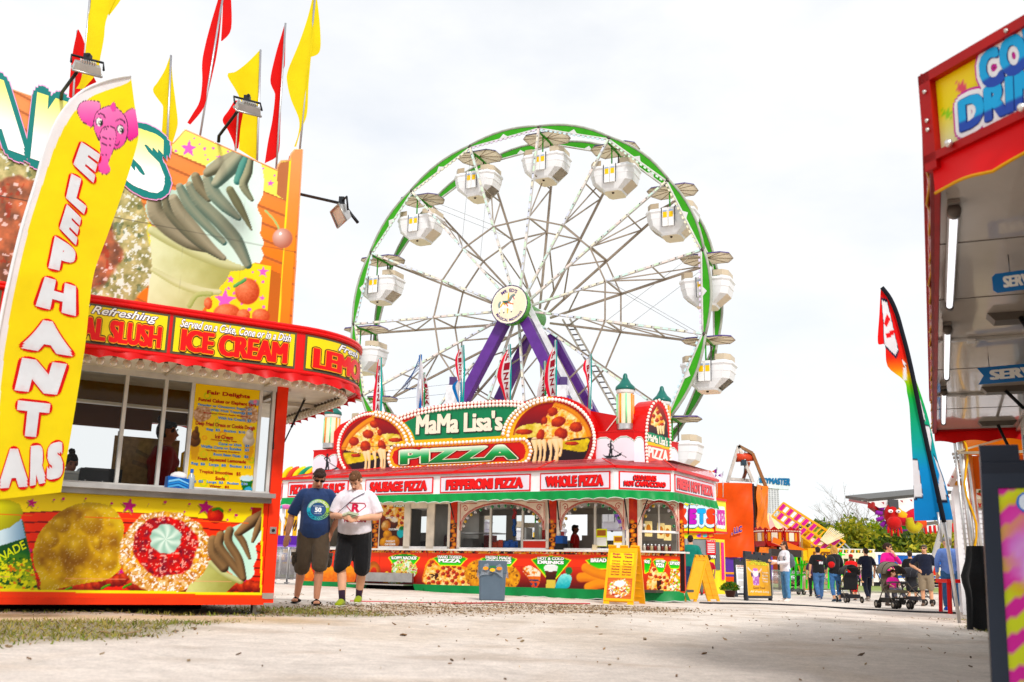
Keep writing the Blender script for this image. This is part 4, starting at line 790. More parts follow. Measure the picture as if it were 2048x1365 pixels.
def make_pizza_stand():
 t = thing('pizza_stand', 'long red and white pizza trailer with bulb rimmed arched marquee and green scalloped awning', 'pizza stand', PO, math.atan2(PU[1], PU[0]))
 LE = -9.7; H = PF.off(.8); hc = -.1
 Wc = PF.P(0, 0); L2 = along(PF.P(0, 1.), D2, 1366); CF = Pl(PF.P(0, 0), D2); W3 = CF.P(L2, 0); EF = Pl(W3, D3); L3 = .16; LR = 2.6
 zp4 = lambda P: zp(740, 1080, 5.851, P); zp5 = lambda P: zp(1060, 1080, 5.851, P)
 cream, wht = 'eadfcf', 'f0eeee'
 # ---- lower printed panels
 def fan(pc, pts, top):
  c = np.array(pts, float); pc.put(pc.poly(spline(c, 3, True) if False else c), 'e8e818'); q = c.mean(0); pc.put(pc.poly(q + (c - q) * .93), pc.lerp((pc.Y - c[:, 1].min()) / np.ptp(c[:, 1]), '1e9a2c', '5ad81a'))
 def slab(pc, P, lo, hi, seed): q = spline(P, 4); w = pc.poly(q); pc.put(w, pc.lerp((pc.Y - q[:, 1].min()) / np.ptp(q[:, 1]) + .5 * (pc.n(4, seed) - .5), hi, lo)); return w
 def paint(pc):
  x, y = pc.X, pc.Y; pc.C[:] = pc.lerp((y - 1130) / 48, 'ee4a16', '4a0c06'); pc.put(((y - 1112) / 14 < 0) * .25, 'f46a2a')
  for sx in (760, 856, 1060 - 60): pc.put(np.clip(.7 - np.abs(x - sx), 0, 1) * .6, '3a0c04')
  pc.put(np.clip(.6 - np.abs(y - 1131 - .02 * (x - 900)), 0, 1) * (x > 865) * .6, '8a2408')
  # pretzel
  q, r = pc.ell(748, 1144, 13.5, 21); pc.put(q * (r > .45), pc.lerp(r + .3 * (pc.n(4, 1) - .5), 'f2a02c', '9a4a10'))
  for cx in (605, 650, 690): slab(pc, [(cx - 22, 1150), (cx, 1125), (cx + 22, 1145), (cx + 14, 1172), (cx - 14, 1172)], 'c8501c', 'f4b040', cx)
  # nachos
  slab(pc, zp4([(135, 480), (150, 420), (200, 370), (240, 420), (260, 480), (200, 510)]), 'd88a14', 'f8c838', 1)
  w = slab(pc, zp4([(215, 500), (250, 400), (260, 290), (330, 240), (430, 225), (520, 270), (555, 350), (530, 420), (420, 480), (350, 510)]), 'd8a030', 'f6e6a8', 2)
  for cc, th, sd in (('d8f4e0', .55, 3), ('8ac83a', .6, 5), ('b01c30', .64, 7), ('f4f4e8', .66, 9)): pc.put(w * (pc.n(3.2, sd) > th), cc)
  fan(pc, zp4([(212, 205), (300, 172), (400, 162), (500, 172), (590, 208), (520, 300), (470, 235), (350, 225), (260, 280)]), 0)
  # pizza
  w = slab(pc, zp4([(640, 350), (680, 250), (730, 225), (780, 290), (900, 285), (1060, 300), (1180, 360), (1240, 460), (1250, 540), (660, 525)]), 'c8601c', 'f6b040', 4); q = pc.poly(spline(zp4([(665, 340), (700, 260), (735, 250), (790, 310), (900, 300), (1050, 325), (1160, 390), (1215, 480), (1225, 535), (665, 522)]), 4)); cheese(pc, q, 2)
  for cx, cy in ((700, 300), (725, 260), (795, 370), (860, 330), (910, 310), (860, 400), (935, 345), (985, 310), (980, 375), (1050, 335), (920, 420), (910, 380), (1000, 440), (1020, 400), (1085, 405), (1125, 385), (1145, 450), (965, 480), (1010, 510), (900, 505), (1090, 495), (1165, 500), (740, 490), (800, 505), (690, 510), (690, 450), (1190, 520)): pepperoni(pc, 740 + cx / 5.851, 1080 + cy / 5.851, 4.4, 3.8, 0, cx)
  pc.put(pc.poly(zp4([(690, 400), (800, 390), (810, 475), (740, 470)])) * (pc.n(4, 3) > .35), '3a1208')
  fan(pc, zp4([(732, 215), (840, 182), (940, 175), (1040, 182), (1145, 218), (1065, 305), (815, 300)]), 0)
  # cookie
  w, r = pc.ell(985, 1152, 55, 36, 8, .04, .05, 3); pc.put(w, pc.lerp(pc.n(7, 6, 4) * 1.6 - .3, 'f4b43a', 'a8641a')); pc.put(w * (pc.n(5, 8) > .7), '6a3a12')
  fan(pc, zp4([(1288, 222), (1400, 190), (1510, 180), (1620, 190), (1730, 226), (1650, 318), (1340, 300)]), 0)
  # cold drink, coffee, bottle
  fan(pc, zp5([(12, 232), (120, 197), (250, 186), (380, 200), (485, 238), (300, 470), (245, 520), (180, 430)]), 0)
  w = slab(pc, [(1044, 1140), (1058, 1132), (1072, 1138), (1081, 1146), (1080, 1165), (1073, 1177), (1066, 1177), (1056, 1155)], 'c83a10', 'f0b060', 5); pc.put(w * (y < 1153) * (pc.n(4, 2) > .45), 'f8e8d0'); pc.put(w * (y > 1160) * (pc.n(4, 7) > .5), '1a3a5a')
  stroke(pc, zp4([(1768, 330), (1850, 410)]), 1.6, '8a1a10', 'd84a2c')
  pc.put(pc.poly(zp5([(165, 310), (330, 310), (300, 480), (298, 575), (185, 575), (195, 480)])), pc.lerp((y - 1141) / 20, '5a2416', '2a0c08')); pc.put(pc.poly(zp5([(195, 470), (300, 470), (296, 572), (188, 572)])), 'd8c060'); q, r = pc.ell(1102, 1136, 14, 7.5); pc.put(q, 'f2f4f6'); pc.put(pc.poly(zp5([(172, 310), (325, 310), (322, 365), (178, 365)])), 'e6ece8')
  slab(pc, zp5([(420, 400), (480, 420), (485, 480), (440, 570), (300, 574), (330, 460), (370, 410)]), '1c9aa8', '9aeae6', 6); pc.put(pc.ell(1138, 1142, 7, 8)[0], '15743a')
  # bread sticks
  for P in ([(660, 330), (760, 380), (900, 420)], [(600, 440), (720, 440), (830, 470)], [(690, 555), (800, 520), (930, 510), (1000, 540)]): stroke(pc, zp5(P), 9.5, 'c8661a', 'f6a83a', .3)
  fan(pc, zp5([(652, 238), (760, 210), (900, 200), (1040, 215), (1060, 250), (900, 345), (730, 345)]), 0)
  for P in ([(660, 330), (760, 380), (900, 420)],): stroke(pc, zp5(P), 9.5, 'c8661a', 'f6a83a', .3)
 def strip(pc):
  pc.bg('2a1208'); pc.put(pc.n(5, 3) > .5, 'e8a030'); pc.put(pc.n(4, 7) > .6, 'd8401c'); pc.put(pc.n(3, 5) > .68, 'f4e0b0')
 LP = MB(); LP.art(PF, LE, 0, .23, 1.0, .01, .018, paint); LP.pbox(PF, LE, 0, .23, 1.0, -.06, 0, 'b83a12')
 for s, q, c in (('SLOPPY NACHOS', [(783, 1113), (835, 1113), (833, 1120), (784, 1119)], 'ffffff'), ('HAND TOSSED', [(876, 1111), (925, 1112), (924, 1118), (877, 1117)], 'ffffff'), ('PIZZA', [(877, 1118), (923, 1119), (922, 1126), (878, 1125)], 'ffffff'), ('FRESH MADE', [(972, 1112), (1024, 1114), (1023, 1120), (972, 1118)], 'ffffff'), ('COOKIES', [(972, 1119), (1024, 1121), (1023, 1128), (972, 1127)], 'ffffff'), ('HOT & COLD', [(1076, 1114), (1129, 1115), (1128, 1121), (1076, 1120)], 'ffffff'), ('DRINKS', [(1076, 1121), (1129, 1123), (1128, 1129), (1076, 1128)], 'ffffff'), ('BREAD STICKS', [(1182, 1117), (1250, 1117), (1250, 1125), (1182, 1125)], 'ffffff')):
  LP.text(None, s, None, .018, c, fat=(.06, .04), outline=[(.05, '164a1a')], warp=pxquad(PF, q))
 LP.art(PF, -9.7, 0, 1.0, 1.06, .012, .018, strip)
 def paint2(pc):
  x, y = pc.X, pc.Y; pc.C[:] = pc.lerp((y - 1120) / 60, 'ee5418', 'a83010')
  w = slab(pc, zp5([(1385, 420), (1440, 310), (1490, 370), (1600, 400), (1640, 600), (1380, 602)]), 'c8601c', 'f6b040', 4); cheese(pc, w, 3)
  for cx, cy in ((1410, 410), (1450, 350), (1470, 430), (1520, 440), (1570, 440), (1600, 480), (1540, 500), (1580, 560), (1460, 590), (1400, 590), (1630, 520), (1500, 560)): pepperoni(pc, 1060 + cx / 5.851, 1080 + cy / 5.851, 3.6)
  pc.put(pc.poly(zp5([(1480, 480), (1540, 470), (1530, 590), (1490, 600)])) * (pc.n(4, 3) > .3), '3a1208'); w = pc.poly(spline(zp5([(1640, 420), (1650, 330), (1700, 300), (1740, 350), (1765, 430), (1765, 600), (1640, 600)]), 4)); pc.put(w, 'f0b840')
  for cc, th, sd in (('f6f6ee', .52, 3), ('8ac83a', .6, 5), ('b01c30', .62, 7), ('d87a1c', .66, 9)): pc.put(w * (pc.n(3.2, sd) > th), cc)
  for P in ([(1330, 240), (1370, 215), (1410, 220), (1420, 250), (1385, 380), (1340, 400)], [(1432, 250), (1470, 225), (1550, 225), (1600, 255), (1560, 385), (1500, 385), (1470, 320)], [(1610, 265), (1650, 238), (1720, 238), (1760, 270), (1740, 340), (1640, 340)]): fan(pc, zp5(P), 0)
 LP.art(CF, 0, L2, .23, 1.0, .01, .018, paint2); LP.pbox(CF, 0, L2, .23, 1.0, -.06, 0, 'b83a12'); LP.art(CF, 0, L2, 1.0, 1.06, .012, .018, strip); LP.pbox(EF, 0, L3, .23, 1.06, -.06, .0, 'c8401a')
 for s, q in (('PIZZA', [(1311, 1126), (1329, 1128), (1327, 1136), (1312, 1134)]), ('HAND TOSSED', [(1311, 1120), (1330, 1121), (1329, 1126), (1311, 1125)]), ('SLOPPY NACHOS', [(1339, 1123), (1359, 1124), (1358, 1131), (1339, 1130)]), ('NACHOS', [(1288, 1120), (1299, 1121), (1298, 1128), (1288, 1126)])): LP.text(None, s, None, .018, 'ffffff', fat=(.06, .04), outline=[(.05, '164a1a')], warp=pxquad(CF, q))
 LP.build('printed_panel', t)
 # ---- skirt
 b = MB()
 for pl, u0, u1 in ((PF, LE, -7.35), (PF, -5.95, .0), (CF, 0, L2), (EF, 0, L3)):
  n = max(8, int((u1 - u0) / .05)); U = np.linspace(u0, u1, n); G = np.zeros((6, n, 3))
  for i, k in enumerate(np.linspace(0, 1, 6)): G[i] = pl.P(U + (.12 * k if u0 == -5.95 else 0) * (U < -5.6) - (.12 * k if u1 == -7.35 else 0) * (U > -7.6), .24 - k * (.2 + .02 * np.abs(np.sin(U * 7)) + .015 * np.sin(U * 3.1)), .012 + .05 * k * (1 + np.sin(U * 9 + np.sin(U * 4))))
  b.grid(G, '0b8a4c', 'tarp'); b.tube(G[-1], .007, 'e8ece8', 'tarp', 4)
 b.build('skirt', t)
 b = MB(); b.pbox(PF, LE + .2, -.1, .02, .23, -2.2, -.15, '14110e', 'rubber'); b.pbox(PF, -7.4, -5.9, .28, .5, .05, .12, 'b0aeac', 'metal'); b.pbox(PF, -7.7, -5.95, .2, .225, .02, .4, 'c4c2be', 'metal'); b.build('entry_step', t)
 # ---- shell
 b = MB(); b.pbox(PF, LE, 0, 2.2, 2.34, -2.4, -.02, 'ded4c4'); b.pbox(PF, LE, .5, .2, .26, -2.4, -.05, '4a4640'); b.pbox(PF, LE, 0, .2, 1.1, -2.42, -2.38, 'b8b2aa'); b.pbox(PF, LE, LE + .08, .2, 2.3, -2.4, -.02, 'e4dcd0')
 for u0, u1 in ((LE, -7.6), (-6.9, -5.4), (-4.7, -4.4), (-3.5, -3.1), (-2.3, -1.9), (-1.1, .1)): b.pbox(PF, u0, u1, 1.1, 2.2, -2.42, -2.38, 'c8c4bc')
 b.pbox(PF, LE, .1, 1.1, 1.4, -2.44, -2.36, 'b8b4ac'); b.pbox(PF, -5.6, -5.5, .2, 2.2, -2.3, -.1, 'd0ccc4'); b.pbox(PF, -6.25, -6.2, .3, 2.1, -.6, -.1, '8a8680')
 b.pbox(PF, LE, 0, 2.05, 2.2, -2.42, -2.36, 'a8a29a'); b.prism([CF.P(0, 2.2, -.02), CF.P(L2, 2.2, -.02), EF.P(1.2, 2.2, -.4), PF.P(0, 2.2, -2.4)], Z * .14, 'ded4c4'); b.pbox(CF, 0, L2, .2, 1.05, -.1, -.06, 'b8b2aa')
 b.pbox(PF, LE, -.0, 1.02, 1.06, -.5, -.02, 'c9c5be', 'metal'); b.build('shell', t)
 b = MB(); rs = np.random.default_rng(8)
 for i in range(26):
  u = rs.uniform(LE + .3, -.3); h = rs.uniform(.15, .55); w = rs.uniform(.12, .4); d = rs.uniform(-2.2, -1.3); b.pbox(PF, u, u + w, 1.05, 1.05 + h, d, d + .3, ['d8d6d2', 'b8b4b0', '4a4846', '8a8682', 'c8c4c0', '2e2c2c', 'a82820'][int(rs.integers(7))], 'metal' if i % 3 == 0 else 'plastic')
 b.pbox(PF, LE + .2, -.2, .98, 1.05, -2.3, -1.2, 'b4b0ac', 'metal'); b.pbox(PF, -5.2, -4.0, 1.5, 1.53, -1.2, -.7, 'd0cecc', 'metal')
 for x, c0 in ((1078, 'c8281c'), (1084, 'f2f0ea'), (1089, 'f2f0ea'), (1095, 'f2f0ea'), (1071, 'd8e8d8')):
  u = PF.px(x, 1070)[0]; b.lathe(PF.P(u, 1.33, -.25), [(.0, 0), (.05, 0), (.05, .5 if c0 != 'c8281c' else .3), (.0, .5 if c0 != 'c8281c' else .3)], c0, 'plastic', 10)
 b.pbox(PF, PF.px(1033, 1070)[0], PF.px(1044, 1070)[0], 1.1, 1.62, -.5, -.2, 'eceae8', 'plastic'); b.pbox(PF, PF.px(1048, 1070)[0], PF.px(1072, 1070)[0], 1.33, 1.75, -.9, -.5, 'd4d0c8', 'plastic'); b.pbox(PF, PF.px(1050, 1030)[0], PF.px(1080, 1030)[0], 1.8, 1.9, -.9, -.5, '1c1c1c', 'plastic')
 u = PF.px(1016, 1050)[0]
 for k in range(16): b.sphere(PF.P(u + .02 * math.sin(k), 2.05 - k * .04, -.3), (.05, .05, .035), 'c83020' if k < 6 else '1f5aa8', 'plastic', 6)
 b.build('kitchen_fittings', t)
 # ---- counters and window frames
 b = MB(); b.pbox(PF, LE, .02, 1.06, 1.1, -.05, .14, 'e6e2dc', 'worn_paint'); b.pbox(CF, .0, L2, 1.06, 1.1, -.05, .12, 'e6e2dc', 'worn_paint'); b.pbox(EF, .0, L3, 1.06, 1.1, -.05, .1, 'e6e2dc', 'worn_paint'); b.build('counter_shelf', t)
 cols = [PF.px(x, 1050)[0] for x in (752, 908, 1106, 1267)]
 f = MB(); FB = lambda u0, u1, v0, v1, d0=-.05, d1=.012, c=cream: f.pbox(PF, u0, u1, v0, v1, d0, d1, c, 'worn_paint')
 FB(LE, 0, 2.2, 2.36)
 xs = [PF.px(x, 1050)[0] for x in (757, 810, 818, 856, 866, 903)]
 FB(xs[0] - .03, xs[0] + .05, 1.1, 2.2); FB(xs[1] - .03, xs[2] + .04, 1.1, 2.2); FB(xs[3] - .04, xs[4] + .04, 1.1, 2.2); FB(xs[0], xs[5], 1.1, 1.16, c=wht); FB(xs[2], xs[3], 2.1, 2.2)
 for c in cols[1:]: FB(c - .18, c - .1, 1.1, 2.2); FB(c + .1, c + .18, 1.1, 2.2)
 FB(cols[1] + .1, cols[2] - .1, 1.1, 1.14, c=wht); FB(cols[2] + .1, cols[3] - .1, 1.1, 1.14, c=wht); FB(LE, xs[0], 1.1, 1.14, c=wht); FB(-8.9, -8.8, 1.1, 2.2); FB(-8.0, -7.9, 1.1, 2.2)
 for x in (981, 1045, 1190, 1247): u = PF.px(x, 1060)[0]; FB(u - .025, u + .025, 1.14, 2.1, c='cfcac2')
 FB(PF.px(1045, 1060)[0], cols[2] - .1, 1.3, 1.33, c=wht); f.pbox(PF, PF.px(1045, 1060)[0], cols[2] - .12, 1.14, 1.3, -.03, .0, 'c83a14', 'printed_vinyl')
 for u0, u1 in ((.0, .12), (L2 - .1, L2)): f.pbox(CF, u0, u1, 1.1, 2.2, -.05, .012, cream, 'worn_paint')
 f.pbox(CF, 0, L2, 2.2, 2.36, -.05, .012, cream, 'worn_paint'); f.pbox(EF, 0, L3, 2.2, 2.36, -.05, .012, cream, 'worn_paint'); f.pbox(CF, .12, L2 - .1, 1.5, 1.55, -.04, .01, wht, 'worn_paint'); f.pbox(CF, L2 * .5, L2 * .5 + .04, 1.55, 2.1, -.04, .01, 'cfcac2', 'worn_paint')
 fr = f.build('window_frame', t)
 def pane(pl, u0, u1, v0, v1): g = MB(); g.quad(pl.P([u0, u1, u1, u0], [v0, v0, v1, v1], [-.025] * 4), 'ffffff', 'window_glass'); g.build('window_pane', fr)
 pane(PF, xs[2] + .04, xs[3] - .04, 1.16, 2.1); pane(PF, xs[4] + .04, cols[1] - .18, 1.16, 2.2)
 for a, c in ((cols[1] + .18, PF.px(981, 1060)[0]), (PF.px(981, 1060)[0], PF.px(1045, 1060)[0]), (PF.px(1045, 1060)[0], cols[2] - .18), (PF.px(1190, 1060)[0], PF.px(1247, 1060)[0])): pane(PF, a + .025, c - .025, 1.14, 2.15)
 pane(CF, .12, L2 * .5, 1.55, 2.15); pane(CF, L2 * .5 + .04, L2 - .1, 1.55, 2.15)
 # door leaf behind the framed bay, poster
 b = MB()
 def poster(pc):
  x, y = pc.X, pc.Y; pc.bg('1a0a06'); pc.C[:] = pc.lerp((y - 1000) / 60, 'd8501c', '3a1408'); w = pc.poly([(762, 1005), (811, 1000), (811, 1050), (795, 1060), (780, 1040), (765, 1030)]); cheese(pc, w, 3, 4)
  for cx, cy in ((770, 1012), (780, 1022), (790, 1012), (800, 1020), (806, 1036), (796, 1032), (784, 1034), (775, 1027), (803, 1046), (808, 1010)): pepperoni(pc, cx, cy, 3.6)
  pc.ball(789, 1047, 7, 9, 0, '3a1408', '7a3a1c'); pc.put(pc.ell(789, 1041, 7, 4)[0], 'f0e6d2'); pc.ball(772, 1052, 9, 11, 20, 'b8641c', 'f4d8a0', tex=.5); pc.put(pc.ell(801, 1067, 7, 9)[0], '2ab0b8'); pc.put(pc.ell(803, 1057, 4)[0], '15743a')
  for cx, cy, r in ((775, 1070, 9), (770, 1086, 11), (787, 1084, 12)): pc.ball(cx, cy, r, r, 0, 'a8641a', 'f4b040', tex=.3, ts=3)
 b.art(PF, xs[0] + .05, xs[1] - .03, 1.16, 2.2, -.0, .018, poster); b.text(None, 'PIZZA', None, .008, 'ffffff', fat=(.05, .03), outline=[(.08, '2a8a3a')], warp=pxquad(PF, [(788, 1007), (809, 1007), (809, 1014), (788, 1014)]))
 for s, q in (('CAPPUCCINO', [(772, 1034), (792, 1034), (792, 1038), (772, 1038)]), ('COLD DRINKS', [(778, 1057), (798, 1057), (798, 1061), (778, 1061)]), ('CHOCOLATE', [(772, 1081), (790, 1081), (790, 1085), (772, 1085)]), ('CHIP COOKIES', [(770, 1087), (791, 1087), (791, 1091), (770, 1091)])): b.text(None, s, None, .008, 'ffffff', fat=(.04, .03), warp=pxquad(PF, q))
 b.build('menu_poster', t)
 # ---- posts with printed food, arches
 def pp(pc):
  x, y = pc.X, pc.Y; pc.bg('1c0a06'); pc.put(y < 1046, pc.C * 0 + pc.lerp(pc.n(9, 2), 'e85a18', 'a82810'));
  for k, yy in enumerate(range(1044, 1106, 9)): q, r = pc.ell(x.mean() + (2 if k % 2 else -2), yy, 5.5, 4.6, 0, .1, .15, k); pc.put(q, pc.lerp(r + .4 * (pc.n(2, k) - .5), 'f8b83a', 'c05a18')); pc.put(q * (r < .4) * (k % 3 == 1), '1c0a06')
 for c in cols: b = MB(); b.art(PF, c - .095, c + .095, 1.1, 2.34, .025, .018, pp); b.pbox(PF, c - .1, c + .1, 1.1, 2.34, -.1, .02, 'c04a18'); b.build('printed_post', t)
 b = MB(); b.art(CF, L2 - .08, L2 + .02, .24, 2.2, .025, .018, pp); b.pbox(CF, L2 - .09, L2 + .03, .2, 2.34, -.1, .02, 'c04a18'); b.build('printed_post', t)
 G = ['f6f4ee', '1f9a5c', 'f0c41c', '147a4a', 'e8e6ee']
 def arch(pl, u0, u1):
  b = MB(); n = 15; th = np.linspace(0, math.pi, n); cx = (u0 + u1) / 2; rx = (u1 - u0) / 2 - .07; ry = .62; v0 = 1.55
  inn = [(cx - rx * math.cos(q), v0 + ry * math.sin(q) ** .8) for q in th]; outer = []
  for i, q in enumerate(th): outer.append((u0 if i < 5 else (u1 if i > 9 else inn[i][0]), 2.22 if 4 <= i <= 10 or True and 0 < i < 14 and i in (4, 10) else inn[i][1] if i in (0, 14) else 1.55 + (2.22 - 1.55) * (i / 4 if i < 5 else (14 - i) / 4)))
  for d, dd in ((.05, 1), (.02, -1)): b.add(np.concatenate([pl.P([p[0] for p in inn], [p[1] for p in inn], d), pl.P([p[0] for p in outer], [p[1] for p in outer], d)]), [[i, i + 1, n + i + 1, n + i] for i in range(n - 1)], 'f2dccb', 'worn_paint')
  for e, k in ((.02, 1), (.05, 1)): b.tube(pl.P([cx - (rx + e) * math.cos(q) for q in th], [v0 + (ry + e * .7) * math.sin(q) ** .8 for q in th], .053), .008, 'c01c24', 'gloss_paint', 4)
  for sg, uu in ((1, u0), (-1, u1)):
   b.tube(pl.P([uu + sg * .03, uu + sg * .03, uu + sg * .5], [1.6, 2.19, 2.19], .053), .008, 'c01c24', 'gloss_paint', 4); sp = np.linspace(0, 9, 16); b.tube(pl.P(uu + sg * (.17 + .012 * sp * np.cos(sp) * .8), 2.07 + .01 * sp * np.sin(sp), .053), .008, 'c01c24', 'gloss_paint', 4)
  b.build('arch_fretwork', t)
  m = max(9, int((u1 - u0) / .13))
  for i, q in enumerate(np.linspace(.12, math.pi - .12, m)):
   b = MB(); b.sphere((0, 0, 0), .042, G[(i * 2 + i // 3) % 5], 'bulb_glass', 8); o = b.build('globe_light', None, local=True); o.parent = t; M = np.linalg.inv(FRAME[t]); p = pl.P(cx - (rx - .05) * math.cos(q), v0 + (ry - .05) * math.sin(q) ** .8, .02); o.location = tuple(M[:3, :3] @ p + M[:3, 3])
 arch(PF, cols[1] + .18, cols[2] - .18); arch(PF, cols[2] + .18, cols[3] - .18); arch(CF, .12, L2 - .1)
 # ---- header with sign panels
 h0, h1 = 2.36, 2.86; PC = H.P(hc, 0); HC = Pl(PC, D2); M2 = along(H.P(hc, 2.6), D2, 1346); HE = Pl(HC.P(M2, 0), D3); M3 = along(HE.P(0, 2.6), D3, 1432); HL = Pl(H.P(-9.75, 0) - D3 * 0, PU)
 Dl = np.array([PU[0] * c45 + PU[1] * c45, -PU[0] * c45 + PU[1] * c45, 0]); HLc = Pl(H.P(-9.75, 0) - Dl * 1.1, Dl)
 b = MB();
 for pl, u0, u1 in ((H, -9.75, hc), (HC, 0, M2), (HE, 0, M3), (HLc, 0, 1.1)):
  b.pbox(pl, u0, u1, h0, h1, -.08, 0, 'f3f2f2', 'gloss_paint'); b.pbox(pl, u0, u1, h1 - .05, h1 - .035, 0, .012, 'd8d8d8', 'gloss_paint')
 b.prism([H.P(-9.75, h0 + .02, -.05), H.P(hc, h0 + .02, -.05), HC.P(M2, h0 + .02, -.05), HE.P(M3, h0 + .02, -.05), PF.P(LE, h0 + .02, -.2)], Z * .03, 'e6d8c6', 'worn_paint'); b.build('header_box', t)
 def sign(pl, u0, u1, lines, glare=False):
  b = MB(); red = 'd81424' if not glare else 'e04c50'; b.pbox(pl, u0, u1, h0 + .035, h1 - .075, 0, .02, red, 'printed_vinyl'); b.pbox(pl, u0 + .028, u1 - .028, h0 + .063, h1 - .103, .02, .024, 'e4dce6', 'printed_vinyl')  # paler red on the end sign imitates glare in its colour
  v0, v1 = h0 + .1, h1 - .135; hh = (v1 - v0) / len(lines)
  for i, (s, m) in enumerate(lines):
   r = (u0 + m, v1 - (i + 1) * hh + .008, u1 - m, v1 - i * hh - .008); b.text(pl, s, (r[0] - .022, r[1] - .02, r[2] - .022, r[3] - .02), .026, '1c1420', fat=(.1, .05)); b.text(pl, s, r, .03, red, fat=(.1, .05))
  b.build('sign_panel', t)
 X = lambda x: H.px(x, 965)[0]
 sign(H, X(578), X(698), [('PIZZA BY THE SLICE', .1)]); sign(H, X(732), X(867), [('SAUSAGE PIZZA', .16)]); sign(H, X(881.5), X(1061.5), [('PEPPERONI PIZZA', .18)]); sign(H, X(1081), X(1221), [('WHOLE PIZZA', .15)])
 sign(HC, .1, M2 - .06, [('COLD DRINKS', .34), ('HOT CAPPUCCINO', .12)]); sign(HE, .08, M3 - .2, [('FRESH HOT PIZZA', .1)], True); sign(HLc, .1, 1.0, [('ICE COLD POP', .1)])
 # ---- awning valance
 def path(d, off=0): return [H.P(u, 0, d)[:2] for u in np.linspace(-9.75, hc + .0, 120)] + [HC.P(u, 0, d)[:2] for u in np.linspace(.02, M2, 24)] + [HE.P(u, 0, d)[:2] for u in np.linspace(.02, M3, 30)]
 nn = [PF.N[:2]] * 120 + [HC.N[:2]] * 24 + [HE.N[:2]] * 30; b = MB(); scallop(b, path(.0), nn, PO[2] + 2.375, PO[2] + 2.17, '0a9a52', 'tarp', .34, .035, .03, 'e8eeea'); b.build('awning_valance', t)
 # ---- red roof of the header, sloping back
 b = MB(); rt = 3.17
 for pl, u0, u1, i0, i1 in ((H, -9.8, hc + .04, .35, .33), (HC, 0, M2, -.0, .0), (HE, 0, M3, .33, .3)):
  n = 7; lo0, lo1 = pl.P(u0, h1 + .03, .06), pl.P(u1, h1 + .03, .06); hi0, hi1 = (PF.P(-8.7, rt, .02), PF.P(-.75, rt, .02)) if pl is H else ((PF.P(-.75, rt, .02), CF.P(L2 * .7, rt, -.2)) if pl is HC else (CF.P(L2 * .7, rt, -.2), EF.P(LR, rt, -.2)))
  for k in range(n):
   a0, a1 = k / n, (k + 1) / n; q = [lo0 * (1 - a0) + hi0 * a0, lo1 * (1 - a0) + hi1 * a0, lo1 * (1 - a1) + hi1 * a1 - Z * .012, lo0 * (1 - a1) + hi0 * a1 - Z * .012]; b.quad(q, ['d8686c', 'c8585e'][k % 2], 'worn_paint')
  b.bar(lo0 - Z * .015, lo1 - Z * .015, .06, .06, 'd3141e', 'gloss_paint'); b.bar(lo0, hi0, .03, .02, 'd3141e', 'gloss_paint')
  if pl is H:
   for s in (.155, .34, .56, .8): b.bar(lo0 * (1 - s) + lo1 * s, hi0 * (1 - s) + hi1 * s + (PU * .35), .03, .02, 'd3141e', 'gloss_paint')
 b.quad([HLc.P(0, h1 + .03, .06), HLc.P(1.1, h1 + .03, .06), PF.P(-8.7, rt, .02), PF.P(-9.7, rt, -.5)], 'c8585e', 'worn_paint'); b.quad([PF.P(-9.7, rt - .01, -.5), PF.P(-8.7, rt - .01, .0), EF.P(0, rt - .01, -.2), EF.P(LR, rt - .01, -.2), PF.P(-9.0, rt - .01, -2.4)], 'b8b0a8', 'worn_paint'); b.build('awning_roof', t)
 # ---- marquee
 MO = [(683, 940), (676, 915), (674, 895), (679, 872), (690, 852), (708, 836), (728, 826), (750, 823), (772, 826), (793, 834), (840, 818), (900, 808.5), (960, 803), (1010, 801), (1052, 804), (1075, 797), (1100, 794), (1125, 795), (1150, 803), (1172, 820), (1187, 845), (1192, 875), (1190, 905), (1184, 922), (1120, 927), (780, 943)]
 def pm(pc):
  x, y = pc.X, pc.Y; pc.bg('c8141e')
  pc.put(pc.poly([(800, 850), (855, 822), (920, 814), (980, 810), (1040, 813), (1060, 820), (1020, 880), (830, 886)]), '0a7a50'); pc.put(np.clip(1 - np.abs(x - 917), 0, 1) * (y > 812) * (y < 884) * .3, '05593a')
  for cx, cy, a, b_, ya, s in ((745, 897, 62, 62, 86, 1), (1105, 880, 79, 75, 104, -1)):
   q, r = pc.ell(cx, cy, 87 if s > 0 else 104, 75 if s > 0 else 86, 0, .02); pc.put(q * ((x - cx) * s > -2), 'f2b40e'); q, r = pc.ell(cx, cy, a + 9, b_ + 9); pc.put(q * ((x - cx) * s <= -2), 'd0141e'); q, r = pc.ell(cx, cy, a, b_, 0, .03); pc.put(q, pc.lerp((y - cy + b_) / (b_ * 1.3), 'a81c24', '20121a')); pc.put(q * (r > .94), '8a0c14')
  inl = pc.ell(745, 897, 60, 60)[0]; inr = pc.ell(1105, 880, 77, 73)[0]
  def slice_(msk, P, crust, side, pep, drips, seed):
   w = pc.poly(spline(side, 3)) * msk; pc.put(w, pc.lerp(pc.n(8, seed) * 1.4 - .2, 'f4e89a', 'b8a02c')); w = pc.poly(spline(P, 3)) * msk; pc.put(w, 'e8902c'); cheese(pc, w, seed, 6)
   c = pc.n(6, seed + 2)
   for i in range(len(crust) - 1): pass
   stroke(pc, crust, 5, 'b8601c', 'f2a83c', .2)
   for cx, cy, rx, ry, ro in pep: pepperoni(pc, cx, cy, rx, ry, ro, int(cx))
   for (dx, y0, y1, wd) in drips: stroke(pc, [(dx, y0), (dx + 1, (y0 + y1) / 2), (dx + .5, y1)], [wd * 1.6, wd * .8, wd], 'e0b060', 'fff2d4', .2)
  z6 = lambda P: zp(550, 780, 5.851, P); z3 = lambda P: zp(980, 680, 4.55, P)
